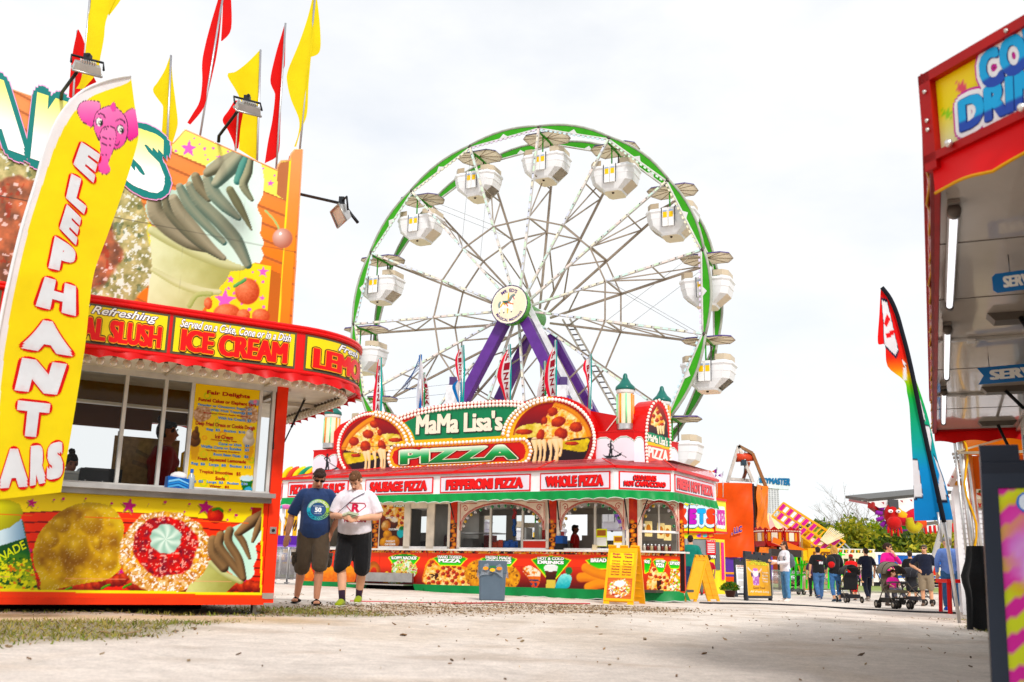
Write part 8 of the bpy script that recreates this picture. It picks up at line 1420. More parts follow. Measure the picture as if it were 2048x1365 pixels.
# ------------------------------------------------------------------ people
def fuse(mb, vox, sm=4, wr=0., ws=.06, seed=0):
 """closed shapes joined into one continuous skin; wr adds cloth wrinkles"""
 me = bpy.data.meshes.new('f'); me.from_pydata(np.concatenate(mb.v).tolist(), [], mb.f); o = bpy.data.objects.new('f', me); COL.objects.link(o)
 r = o.modifiers.new('r', 'REMESH'); r.mode = 'VOXEL'; r.voxel_size = vox; s = o.modifiers.new('s', 'SMOOTH'); s.factor = .5; s.iterations = sm
 m2 = bpy.data.meshes.new_from_object(o.evaluated_get(bpy.context.evaluated_depsgraph_get())); n = len(m2.vertices); V = np.empty(n * 3); m2.vertices.foreach_get('co', V); V = V.reshape(-1, 3); Nn = np.empty(n * 3); m2.vertices.foreach_get('normal', Nn); Nn = Nn.reshape(-1, 3); Fc = [list(p.vertices) for p in m2.polygons]
 bpy.data.objects.remove(o); bpy.data.meshes.remove(me); bpy.data.meshes.remove(m2)
 if wr: V = V + Nn * ((vn(V[:, 0] + V[:, 1] * .7, V[:, 2] * .55 + V[:, 1] * .4, ws, seed, 3) - .5) * 2 * wr)[:, None]
 return V, Fc
def rotm(p, y, r=0.):
 return np.array(Matrix.Rotation(rad(y), 3, 'Z') @ Matrix.Rotation(rad(r), 3, 'Y') @ Matrix.Rotation(rad(p), 3, 'X'))
PN = [0]
def person(label, loc, face=0., H=1.75, skin='d8a688', hair=('short', '3a2a20'), top=('2a3f6a', .5, .86), bottom=('4a4238', .55, 1.), shoes='3a2a20', g=1., belly=0., head=(0, 0, 0), lean=0., arms=None, legs=None, group=None, vox=.018, glasses=False, cap=None, sock=None, top_m='cloth', bot_m='cloth', female=False, seated=False, child=1., open_back=False):
 PN[0] += 1; sd = PN[0]; k = H / 1.75; t = thing('person', label, 'person', loc, rad(face), group); hs = child
 S = lambda p: np.array(p, float) * k
 arms = arms or {}; legs = legs or {}; sw = (.165 if female else .185) * (1 + .35 * (g - 1)); E_ = {}
 for s, n in ((-1, 'r'), (1, 'l')):
  sh = np.array([s * sw, 0, 1.425]); el, wr = arms.get(n, ((s * (sw + .075 * g), .03, 1.13), (s * (sw + .08 * g), -.06, .87))); hp = np.array([s * .095, 0, .9]); kn, an = legs.get(n, ((s * .11, -.01, .48), (s * .115, .02, .075))); E_[n] = [np.array(q, float) for q in (sh, el, wr, hp, kn, an)]
 ly = lambda z_: -math.tan(rad(lean)) * (z_ - .9)
 def torso(b, inf, z0, z1, n=16):
  rows = [(.78, .15, .105, 0), (.86, .172, .118, .0), (.95, .172 if not female else .185, .122, .0), (1.03, .158 if not female else .15, .115, .004), (1.12, .153 if not female else .14, .112, .006), (1.22, .163 if not female else .152, .118, .0), (1.32, .178 if not female else .16, .122 + (.02 if female else 0), .0), (1.40, .168 if not female else .15, .108, .005), (1.45, .12, .085, .012), (1.485, .07, .068, .012), (1.56, .056, .06, -.005)]
  rows = [r for r in rows if z0 - 1e-3 <= r[0] <= z1 + 1e-3]; P = []; R = []
  for z_, rx, ry, yo in rows:
   bl = belly * math.exp(-((z_ - 1.06) / .13) ** 2); gg = 1 + (g - 1) * (1 if z_ < 1.36 else .45); P.append(S((0, yo + ly(z_) - bl * .55, z_))); R.append(((ry * gg + bl * .6 + inf) * k, (rx * gg + bl * .25 + inf) * k))
  b.tube(P, R, 'ffffff', n=n, flat=(1, 0, 0))
 def limb(b, pts, rs, n=10):
  P = spline([S(p) for p in pts], 4, False); R = np.interp(np.linspace(0, 1, len(P)), np.linspace(0, 1, len(rs)), rs) * k; b.tube(P, list(R), 'ffffff', n=n)
 def armpts(n): sh, el, wr = E_[n][:3]; o = np.array([0, ly(1.42), 0]); return sh + o, el + o * .7, wr + o * .5
 # body
 b = MB(); torso(b, 0, .78, 1.6)
 hc = np.array([0, ly(1.6) - .015, 1.53]); HR = rotm(*head); hh = lambda p: S(hc + HR @ (np.array(p, float) * hs))
 b.sphere(hh((0, .012, .115)), np.array([.076, .096, .1]) * k * hs, 'ffffff', n=14, ax=HR.T); b.sphere(hh((0, -.03, .055)), np.array([.06, .062, .075]) * k * hs, 'ffffff', n=12, ax=HR.T); b.tube([hh((0, -.085, .105)), hh((0, -.112, .07)), hh((0, -.085, .06))], [.01 * k * hs, .017 * k * hs, .01 * k * hs], 'ffffff', n=6)
 for s in (-1, 1): b.sphere(hh((s * .079, .012, .09)), np.array([.012, .024, .034]) * k * hs, 'ffffff', n=8, ax=HR.T)
 b.tube([S((0, ly(1.5) + .01, 1.45)), hh((0, .01, .06))], [.058 * k * (1 + .3 * (g - 1)), .052 * k], 'ffffff', n=10)
 for n, s in (('r', -1), ('l', 1)):
  sh, el, wr = armpts(n); ga = 1 + .5 * (g - 1); limb(b, [sh * np.array([.9, 1, 1]) - Z * .02, (sh + el) / 2, el, (el + wr) / 2 + 0, wr], [.058 * ga, .05 * ga, .042 * ga, .042 * ga, .027])
  d = nrm(wr - el); side = nrm(np.cross(d, [0, 1, 0]) + 1e-3); fw = np.cross(side, d); hw = lambda a, c, e: wr + d * a + side * c + fw * e; hk = .9 if female or child > 1 else 1.
  b.tube([S(hw(0, 0, 0)), S(hw(.045 * hk, 0, .004)), S(hw(.09 * hk, 0, .012))], [(.018 * k, .026 * k), (.02 * k, .04 * k), (.016 * k, .04 * k)], 'ffffff', n=8, flat=tuple(side))
  for i, (c, l) in enumerate(((-.03, .06), (-.01, .072), (.01, .068), (.03, .052))): b.tube([S(hw(.085 * hk, c, .012)), S(hw((.085 + l * .55) * hk, c * 1.05, .024)), S(hw((.085 + l) * hk, c * .95, .048))], [.0105 * k, .0095 * k, .008 * k], 'ffffff', n=6)
  b.tube([S(hw(.02, -s * .03, .01)), S(hw(.055, -s * .052, .03)), S(hw(.085, -s * .045, .05))], [.013 * k, .011 * k, .009 * k], 'ffffff', n=6)
  hp, kn, an = E_[n][3:]; gl = 1 + .55 * (g - 1); limb(b, [hp, (hp + kn) / 2, kn, kn * .62 + an * .38 + np.array([0, .012, 0]), an], [.088 * gl, .078 * gl, .055 * gl, .056 * gl, .036 * gl])
  if not seated or True: b.tube([S(an + np.array([0, .035, -.045])), S(an + np.array([s * .008, -.05, -.035])), S(an + np.array([s * .015, -.15, -.05]))], [(.03 * k, .034 * k), (.032 * k, .042 * k), (.018 * k, .044 * k)], 'ffffff', n=8, flat=(1, 0, 0))
 V, Fc = fuse(b, vox * k * .75, 3); m = MB(); m.add(V, Fc, skin, 'skin', True); m.build('body', t, True)
 # face
 m = MB()
 if glasses:
  for s in (-1, 1): m.sphere(hh((s * .034, -.083, .112)), np.array([.034, .012, .02]) * k * hs, '0c0c0e', 'plastic', 10, HR.T); m.tube([hh((s * .066, -.072, .114)), hh((s * .082, .012, .108))], .005 * k, '0c0c0e', 'plastic', 5)
  m.build('sunglasses', t, True)
 else:
  for s in (-1, 1): m.sphere(hh((s * .032, -.086, .108)), np.array([.013, .006, .007]) * k * hs, '2a1c16', 'plastic', 8, HR.T)
  m.build('eyes', t, True)
 m = MB()
 for s in (-1, 1): m.tube([hh((s * .018, -.096, .128)), hh((s * .034, -.094, .133)), hh((s * .05, -.082, .127))], .0045 * k * hs, hair[1], 'hair', 5)
 m.build('eyebrows', t, True); m = MB(); m.tube([hh((-.024, -.083, .033)), hh((0, -.093, .033)), hh((.024, -.083, .033))], .006 * k * hs, '9a5348', 'skin', 5); m.build('lips', t, True)
 # hair
 st, hc_ = hair
 if st != 'none':
  b = MB(); b.sphere(hh((0, .022, .132)), np.array([.083, .098, .092]) * k * hs, 'ffffff', n=14, ax=HR.T); b.sphere(hh((0, .05, .09)), np.array([.078, .068, .085]) * k * hs, 'ffffff', n=12, ax=HR.T)
  if st in ('short', 'bun', 'pony'): b.sphere(hh((0, -.05, .175)), np.array([.06, .045, .035]) * k * hs, 'ffffff', n=10, ax=HR.T)
  if st == 'long':
   for s in (-1, 0, 1): b.tube([hh((s * .06, .04, .14)), hh((s * .075, .055, .03)), hh((s * .07, .06, -.07))], [.04 * k * hs, .045 * k * hs, .03 * k * hs], 'ffffff', n=8)
  if st == 'bun': b.sphere(hh((0, .075, .235)), .045 * k * hs, 'ffffff', n=10)
  if st == 'pony': b.sphere(hh((0, .1, .19)), .03 * k * hs, 'ffffff', n=8); b.tube([hh((0, .11, .19)), hh((0, .15, .12)), hh((0, .14, .02))], [.025 * k, .035 * k, .015 * k], 'ffffff', n=8)
  V, Fc = fuse(b, max(.008, vox * .6) * k, 1, .011, .022, sd)
  fr = (V / k - hc) @ HR / hs           # head frame: keep the face clear
  V[:, :] = np.where(((fr[:, 1] < -.06) & (fr[:, 2] < .148))[:, None], S(hc + (np.stack([fr[:, 0], np.maximum(fr[:, 1], -.045), np.maximum(fr[:, 2], .1)], 1) * hs) @ HR.T), V)
  m = MB(); m.add(V, Fc, hc_, 'hair', True); m.build('hair', t, True)
 if cap:
  m = MB(); b = MB(); b.sphere(hh((0, .01, .16)), np.array([.088, .106, .072]) * k * hs, cap, 'cloth', 14, HR.T); m = b; m.tube([hh((0, -.06, .15)), hh((0, -.12, .145)), hh((0, -.165, .13))], [(.012 * k, .075 * k), (.01 * k, .075 * k), (.006 * k, .05 * k)], cap, 'cloth', 10, flat=tuple(HR @ np.array([1, 0, 0]))); m.build('cap', t, True)
 # top
 tc_, sl, hem = top[:3]; b = MB(); torso(b, .016, hem, 1.485)
 for n in 'rl':
  sh, el, wr = armpts(n); ga = 1 + .5 * (g - 1); q = min(sl, 1.); e = sh + (el - sh) * q; dn = np.array([0, 0, -.022]); P = [sh * np.array([.5, 1, 1]) - Z * .012, sh * np.array([.88, 1, 1]) + dn, (sh + e) / 2 + dn * .5, e]; R = [.05 * ga, .07 * ga, .072 * ga, .07 * ga if sl <= 1 else .058 * ga]
  if sl > 1: w2 = el + (wr - el) * (sl - 1); P += [(el + w2) / 2, w2]; R += [.055 * ga, .042 * ga]
  limb(b, P, R)
 V, Fc = fuse(b, vox * k, 3, .0075 * k, .09, sd); m = MB(); m.add(V, Fc, tc_, top_m, True); top_o = m.build('top', t, True); topgeo = (V, Fc)
 # bottom
 bc, ln, lo = bottom[:3]; b = MB(); torso(b, .012, .78, .97)
 for n in 'rl':
  hp, kn, an = E_[n][3:]; gl = 1 + .55 * (g - 1); q = min(ln / .55, 1.) if ln < .55 else 1.; e = hp + (kn - hp) * q; w = .1 * gl * lo; P = [hp + np.array([0, 0, .03]), (hp + e) / 2, e]; R = [w, w * .94, w * (.84 if ln < .7 else .72)]
  if ln > .6: a2 = kn + (an - kn) * min(1., (ln - .55) / .42); P += [(kn + a2) / 2, a2]; R += [.075 * gl * lo, .06 * gl * lo]
  elif ln > .5: P += [e + nrm(an - kn) * .03]; R += [w * .8]
  limb(b, P, R, 12)
 V, Fc = fuse(b, vox * k, 2, .007 * k, .08, sd + 5); m = MB(); m.add(V, Fc, bc, bot_m, True); m.build('shorts' if ln <= .62 else 'trousers', t, True)
 # shoes
 for n, s in (('r', -1), ('l', 1)):
  an = E_[n][5]; kn = E_[n][4]
  if shoes == 'sandal':
   m = MB(); m.tube([S(an + np.array([0, .06, -.07])), S(an + np.array([s * .012, -.05, -.068])), S(an + np.array([s * .018, -.18, -.07]))], [(.012 * k, .04 * k), (.011 * k, .044 * k), (.01 * k, .044 * k)], '1c1a1a', 'rubber', 8, flat=(1, 0, 0)); m.tube([S(an + np.array([-.05, -.07, -.055])), S(an + np.array([s * .01, -.1, -.012])), S(an + np.array([.06, -.07, -.055]))], [(.012, .02)] * 3, '1c1a1a', 'rubber', 6); m.build('sandal', t, True); continue
  m = MB(); c1, c2 = shoes if isinstance(shoes, tuple) else (shoes, 'e8e4e0'); m.tube([S(an + np.array([0, .07, -.03])), S(an + np.array([0, .04, -.02])), S(an + np.array([s * .008, -.06, -.024])), S(an + np.array([s * .015, -.14, -.042])), S(an + np.array([s * .018, -.2, -.05]))], [(.035 * k, .03 * k), (.05 * k, .042 * k), (.046 * k, .046 * k), (.03 * k, .048 * k), (.014 * k, .03 * k)], c1, 'cloth', 10, flat=(1, 0, 0)); m.tube([S(an + np.array([0, .075, -.066])), S(an + np.array([s * .008, -.06, -.066])), S(an + np.array([s * .018, -.2, -.066]))], [(.011 * k, .036 * k), (.011 * k, .05 * k), (.01 * k, .036 * k)], c2, 'rubber', 10, flat=(1, 0, 0)); m.build('shoe', t, True)
  if sock: m = MB(); m.tube([S(an + np.array([0, 0, -.02])), S(an + (kn - an) * .1), S(an + (kn - an) * .3)], [.042 * k, .043 * k, .048 * k], sock, 'cloth', 10); m.build('sock', t, True)
 return dict(t=t, k=k, S=S, E=E_, hh=hh, top=top_o, geo=topgeo, arm=armpts)
def project_print(p, fn, name, back=False):
 """lettering laid on the cloth of a shirt: fn(mb, plane) draws it flat, then it is dropped on to the cloth"""
 from mathutils.bvhtree import BVHTree
 V, Fc = p['geo']; tree = BVHTree.FromPolygons(V.tolist(), Fc); b = MB(); pl = Pl((0, 0, 0), (1, 0, 0) if not back else (-1, 0, 0)); fn(b, pl)
 for i, P in enumerate(b.v):
  P = P.copy()
  for j in range(len(P)):
   d = -P[j][1] if not back else P[j][1]; q = tree.ray_cast(Vector((P[j][0], -2 if not back else 2, P[j][2])), Vector((0, 1 if not back else -1, 0)))
   if q[0] is not None: P[j][1] = q[0].y - (.004 + d) * (1 if not back else -1)
  b.v[i] = P
 b.build(name, p['t'], True)
# two men walking towards the camera
MAN = gnd(620, 1209)
def ring_print(b, pl):
 c = (.045, 1.27); r = .155; n = 48
 th = np.linspace(0, 2 * math.pi, n, endpoint=False)
 for r0, r1, d, f in ((.105, r, .001, 1), (.0, .1, .001, 0)):
  rr = np.linspace(r0, r1, 4); Q = np.array([[pl.P(c[0] + q * math.cos(a), c[1] + q * .93 * math.sin(a), d) for a in th] for q in rr]); t_ = (np.cos(th - rad(215)) * .5 + .5)[:, None]; col = srgb(hx('b8d82a')) * (1 - t_) + srgb(hx('35b8d8')) * t_ if f else srgb(hx('3a5a8a')) * np.ones((n, 1)); b.grid(Q, np.tile(col, (4, 1)), 'cloth', close_u=True)
 def arcw(r0, a0, a1, h, inv):
  def f(Q, dd): a = a0 + (a1 - a0) * Q[:, 0]; q = r0 + h * Q[:, 1] if not inv else r0 - h * Q[:, 1]; return pl.P(c[0] + q * np.cos(a), c[1] + q * .93 * np.sin(a), dd)
  return f
 b.text(None, 'WASHINGTON ISLAND', None, .002, 'f0f4f8', bold=.03, warp=arcw(.108, rad(170), rad(15), .036, False), m='cloth', step=.0005, cut=(.06, None)); b.text(None, 'DOOR COUNTY', None, .002, '20345c', bold=.03, warp=arcw(.148, rad(195), rad(345), .036, True), m='cloth', step=.0005, cut=(.08, None)); b.text(pl, '50', (c[0] - .045, c[1] - .035, c[0] + .045, c[1] + .03), .002, 'f4f8fa', fat=(.05, .04), m='cloth', step=.0005); b.text(pl, 'MARATHON', (c[0] - .07, c[1] + .04, c[0] + .07, c[1] + .055), .002, 'e8f0f4', m='cloth', step=.0005); b.text(pl, 'WISCONSIN', (c[0] - .05, c[1] - .06, c[0] + .05, c[1] - .048), .002, 'e8f0f4', m='cloth', step=.0005)
m1 = person('man in navy tee and olive cargo shorts walking beside the boy in white', MAN, 6, 1.86, 'd8a085', ('short', '35241c'), ('2c3f68', .95, .86), ('55493c', .6, 1.2), 'sandal', 1.06, .06, (40, 16, 5), 5, {'r': ((-.31, .03, 1.12), (-.335, -.08, .87)), 'l': ((.3, .06, 1.13), (.22, -.03, .92))}, {'r': ((-.13, -.03, .48), (-.19, .16, .09)), 'l': ((.1, -.12, .49), (.09, -.16, .075))}, 'two walkers in front of the pizza stand', .011, True)
project_print(m1, ring_print, 'shirt_print')
for s in (-1, 1):
 b = MB(); b.sphere(m1['S']((s * .205 - (.02 if s < 0 else 0), -.01, .56)), np.array([.05, .09, .1]) * 1.05, '463e34', 'cloth', 12); b.box(m1['S']((s * .22 - (.02 if s < 0 else 0), -.02, .63)), (.07, .17, .05), '524a3e', 'cloth')
 b.tube([m1['S']((s * .21, -.1, .62)), m1['S']((s * .2, -.1, .52))], .012, '3a332b', 'cloth', 5)
 b.build('cargo_pocket', m1['t'], True)
BOY = gnd(702, 1213)
def boy_print(b, pl):
 c = 0.035; q = resample(np.array([(c - .11, 1.37), (c + .11, 1.37), (c + .13, 1.33), (c, 1.205), (c - .13, 1.33), (c - .11, 1.37)]), 40); b.tube(pl.P(q[:, 0], q[:, 1], .004), .005, 'c2204a', 'cloth', 5); b.text(pl, 'R', (c - .05, 1.25, c + .055, 1.36), .004, 'c2204a', fat=(.05, .02), m='cloth', step=.0005); b.text(pl, 'RESORTER', (c - .15, 1.165, c + .15, 1.195), .002, 'a81c40', fat=(.04, .03), m='cloth', step=.0005, cut=(.08, None)); b.text(pl, 'NATION', (c - .14, 1.11, c + .15, 1.16), .002, 'a81c40', fat=(.06, .03), m='cloth', step=.0005, cut=(.1, None))
m2 = person('boy in white tee and black shorts looking down at the money he holds', BOY, -4, 1.84, 'e6b498', ('short', '6a4a34'), ('f0ecf4', .9, .88), ('111114', .52, 1.2), ('9aa81c', 'e8e8d8'), 1.16, .1, (46, -6, 0), 3, {'r': ((-.3, -.02, 1.15), (-.1, -.32, 1.12)), 'l': ((.31, -.02, 1.15), (.12, -.32, 1.1))}, {'r': ((-.12, -.14, .49), (-.08, -.17, .075)), 'l': ((.12, -.02, .48), (.05, .2, .11))}, 'two walkers in front of the pizza stand', .011, False, None, '2c1c30')
project_print(m2, boy_print, 'shirt_print')
b = MB(); b.tube([m2['S']((.13, -.13, 1.44)), m2['S']((.0, -.185, 1.36)), m2['S']((-.2, -.2, 1.17)), m2['S']((-.25, -.17, 1.08))], .006, '5a5864', 'cloth', 5); tag(b.build('sling_strap', m2['t'], True))
b = MB(); M = np.array(m2['t'].matrix_world if False else Matrix.Translation(Vector(BOY)) @ Matrix.Rotation(rad(-4), 4, 'Z')); W3_ = lambda p: M[:3, :3] @ (np.array(p, float) * m2['k']) + M[:3, 3]
for i in range(3): b.prism([W3_((-.09 + .03 * i, -.41 - .01 * i, 1.13 + .012 * i)), W3_((.06 + .03 * i, -.43 - .01 * i, 1.1 + .012 * i)), W3_((.07 + .03 * i, -.38, 1.13 + .012 * i)), W3_((-.08 + .03 * i, -.36, 1.16 + .012 * i))], (0, 0, .003), ['b8c0a0', 'c8cab0', 'a8b094'][i], 'cloth')
tag(b.build('banknotes'), 'folded green banknotes in the hands of the boy in white', 'money')
# ------------------------------------------------------------------ the crowd
def place(p, q):
 M = np.array(Matrix.Translation(p['t'].location) @ p['t'].rotation_euler.to_matrix().to_4x4()); return M[:3, :3] @ (np.array(q, float) * p['k']) + M[:3, 3]
def backpack(p, c1, c2, label, dx=0., z=1.2, s=1.):
 t = thing('backpack', label, 'backpack', place(p, (dx, .2, z - .2)), p['t'].rotation_euler.z); b = MB(); b.sphere(place(p, (dx, .19, z)), np.array([.15, .1, .21]) * s, c1, 'cloth', 12, p['ax']); b.build('bag', t); b = MB(); b.sphere(place(p, (dx, .26, z - .07)), np.array([.11, .06, .1]) * s, c2, 'cloth', 10, p['ax']); b.build('pocket', t)
 for q in (-.09, .09): b = MB(); b.tube([place(p, (dx + q, .14, z + .18)), place(p, (dx + q * 1.3, -.02, z + .27)), place(p, (dx + q * 1.5, -.13, z + .05)), place(p, (dx + q * 1.4, .05, z - .17))], .014, c1, 'cloth', 5); b.build('strap', t)
def who(label, x, y, face, Y=None, **kw):
 loc = gnd(x, y) if Y is None else onground(at(x, y, Y)[0], Y); p = person(label, loc, face, **kw); a = rad(face); p['ax'] = np.array([[math.cos(a), math.sin(a), 0], [-math.sin(a), math.cos(a), 0], [0, 0, 1]]); return p
JN = '4a6a94'; WALK = {'r': ((-.105, -.12, .49), (-.1, -.2, .08)), 'l': ((.1, .02, .48), (.1, .24, .12))}; HANDF = lambda s, x=.1, z=1.05, y=-.38: ((s * .24, -.06, 1.14), (s * x, y, z))
w1 = who('woman in white shirt and jeans facing left with a grey backpack', 1573, 1204, -75, H=1.7, hair=('long', '4a3024'), top=('e8e4ea', 1.9, .8), bottom=('5a86b0', .95, .95), shoes=('e8e0d8', 'f4f0ea'), female=True, arms={'r': HANDF(-1, .16, 1.16), 'l': HANDF(1, .12, 1.1)}, glasses=True, bot_m='denim'); backpack(w1, '5a626a', '6a727a', 'slouchy grey backpack on the woman in white', 0, 1.18)
w2 = who('stocky man in black tee with white letters on his back, walking away', 1640, 1200, 180, H=1.8, hair=('short', '2a201c'), top=('141416', .9, .84), bottom=(JN, .95, 1.05), g=1.15, legs=WALK, bot_m='denim', shoes=('3a4a6a', 'd8d4d0'))
project_print(w2, lambda b, pl: (b.text(pl, 'FH', (-.02, 1.2, .12, 1.29), .002, 'e8e8ec', fat=(.08, .05), m='cloth'), b.poly(pl, [(-.14, 1.36), (-.02, 1.31), (.1, 1.32), (.0, 1.3), (-.06, 1.31)], .002, 'c82028', 'cloth')), 'shirt_print', True)
w3 = who('blonde woman in black jacket and rolled jeans pushing a stroller away', 1673, 1205, 176, H=1.72, hair=('long', 'c89a5c'), top=('1a1a1e', 1.9, .84), bottom=('4a72a4', .84, .95), shoes=('2a3a4a', 'e0dcd8'), female=True, legs={'r': ((-.1, -.06, .49), (-.1, .05, .08)), 'l': ((.1, -.02, .48), (.06, .02, .08))}, arms={'r': HANDF(-1, .18, 1.0), 'l': HANDF(1, .2, 1.0)}, bot_m='denim'); backpack(w3, '1c1c20', 'c01c28', 'red and black backpack slung on the blonde woman', .16, 1.22)
who('woman in dark purple top and black trousers behind the stocky man', 1627, 1194, 175, H=1.64, hair=('short', '2a1c1c'), top=('3a2440', .9, .8), bottom=('16141a', .95, 1.), female=True)
who('man in red polo and red cap walking towards the camera', 1706, 1196, 0, H=1.76, skin='6a4430', hair=('short', '181210'), top=('d81c24', .9, .82), bottom=('2a2a30', .95, 1.), cap='d01c24', legs=WALK)
w6 = who('small child in navy sweater and red shorts seen from behind', 1711, 1203, 182, H=1.06, child=1.32, hair=('short', '3a2418'), top=('161c34', 1.9, .84), bottom=('c81c28', .5, 1.15), shoes=('2a2a30', 'e8e4e0'), vox=.022, legs=WALK, arms={'r': ((-.3, .02, 1.2), (-.42, 0, 1.12)), 'l': ((.3, .02, 1.2), (.46, .0, 1.2))})
project_print(w6, lambda b, pl: (b.poly(pl, [(-.05, .7), (.0, .78), (.05, .76), (.03, .72), (.02, .66), (.06, .61), (.03, .6), (0, .65), (-.03, .6), (-.06, .61), (-.02, .67)], .002, 'c02030', 'cloth')), 'shirt_print', True)
who('man in navy polo and navy trousers walking away with the child', 1737, 1203, 184, H=1.84, hair=('short', '2a1c16'), top=('141a2e', .85, .84), bottom=('141a2c', .95, .98), legs=WALK, shoes=('8a8078', 'd8d0c8'), arms={'r': ((-.29, .02, 1.14), (-.3, -.1, .9)), 'l': ((.29, .04, 1.14), (.33, .0, .88))})
who('woman in bright pink hoodie and sunglasses standing behind the tan stroller', 1783, 1213, 12, H=1.72, hair=('pony', '3a2620'), top=('d41488', 1.75, .82), bottom=('2c2c34', .95, .95), female=True, glasses=True, head=(8, 30, 0), arms={'r': ((-.25, -.08, 1.14), (-.12, -.32, 1.02)), 'l': ((.27, -.14, 1.2), (.07, -.19, 1.44))})
who('man in black tee and camouflage cap behind the dark stroller', 1826, 1206, 170, H=1.74, hair=('short', '3a2a20'), top=('131315', .9, .84), bottom=('4a4a38', .6, 1.1), cap='4a4636', g=1.05, arms={'r': HANDF(-1, .2, 1.), 'l': HANDF(1, .2, 1.)})
who('grey haired man in navy tee and tan shorts with a hand on his hip', 1856, 1213, -28, H=1.8, hair=('short', '5a5048'), top=('12182c', .9, .86), bottom=('8d7f6c', .52, 1.2), glasses=True, g=1.08, belly=.02, head=(0, -15, 0), sock='2a2420', shoes=('5a4434', '4a3a2c'), arms={'r': ((-.4, .04, 1.17), (-.19, -.1, 1.03)), 'l': ((.29, .05, 1.13), (.3, .02, .87))})
who('man in light blue shirt and flat grey cap beside the tent pole', 1904, 1222, 160, H=1.8, hair=('short', '8a7a6a'), top=('6f8ac8', 1.9, .8), bottom=('3f6088', .95, 1.05), cap='8a8e92', shoes=('1c5ac0', '2a6ad0'), bot_m='denim', head=(0, 60, 0))
who('man in dark blue tee half hidden behind the tent pole', 1932, 1212, 200, H=1.76, hair=('short', '2a2018'), top=('1c3f72', .85, .84), bottom=('2a2c34', .95, 1.))
who('man in teal tee at the end counter of the pizza stand', 1383, 1187, 165, Y=30., H=1.8, hair=('short', '2a1c16'), top=('0f7a6c', .9, .82), bottom=('2c3f62', .95, 1.1), g=1.12, bot_m='denim')
who('woman in black tee and camouflage leggings waiting at the ticket window', 1397, 1188, 178, Y=35., H=1.66, hair=('long', '1c1412'), top=('1a1a1c', .8, .84), bottom=('6a6a64', .95, .98), female=True)
who('boy in red, white and grey tee at the ticket window', 1419, 1190, 185, Y=36., H=1.36, child=1.15, hair=('short', '4a3022'), top=('b8283a', .9, .84), bottom=('1a1a20', .55, 1.15), shoes=('2a2a2e', 'e8e4e0'))
def indoors(label, pl, x, ytop, d, floor, face, **kw):
 q = pl.off(d); u, v = q.px(x, ytop); P = q.P(u, 0, 0); P[2] = floor; return person(label, P, face, H=float(q.P(u, v, 0)[2] - floor), **kw)
indoors('woman in dark red top with a black bun working inside the food trailer', A_, 335, 842, -1.0, LEFT_O[2] + .2, 118, skin='8a5a44', hair=('bun', '0e0a0a'), top=('7a0c1c', 1.6, .8), bottom=('1a1416', .95, 1.), female=True, g=1.08)
indoors('woman with hair in a bun and glasses bent low behind the food trailer window', A_, 143, 908, -.8, LEFT_O[2] + .2, 40, skin='a06a54', hair=('bun', '1a1010'), top=('4a2a3a', .8, .8), female=True, head=(20, 0, 0))
indoors('man in red tee serving inside the pizza stand', PF, 1150, 1050, -.7, PO[2] + .3, 70, skin='6a4030', hair=('short', '100c0a'), top=('a01c20', .8, .84))
indoors('worker in maroon tee near the sink of the pizza stand', PF, 884, 1048, -.8, PO[2] + .3, 120, skin='7a4c3a', hair=('short', '100c0a'), top=('5a2a36', .8, .84), g=1.15)
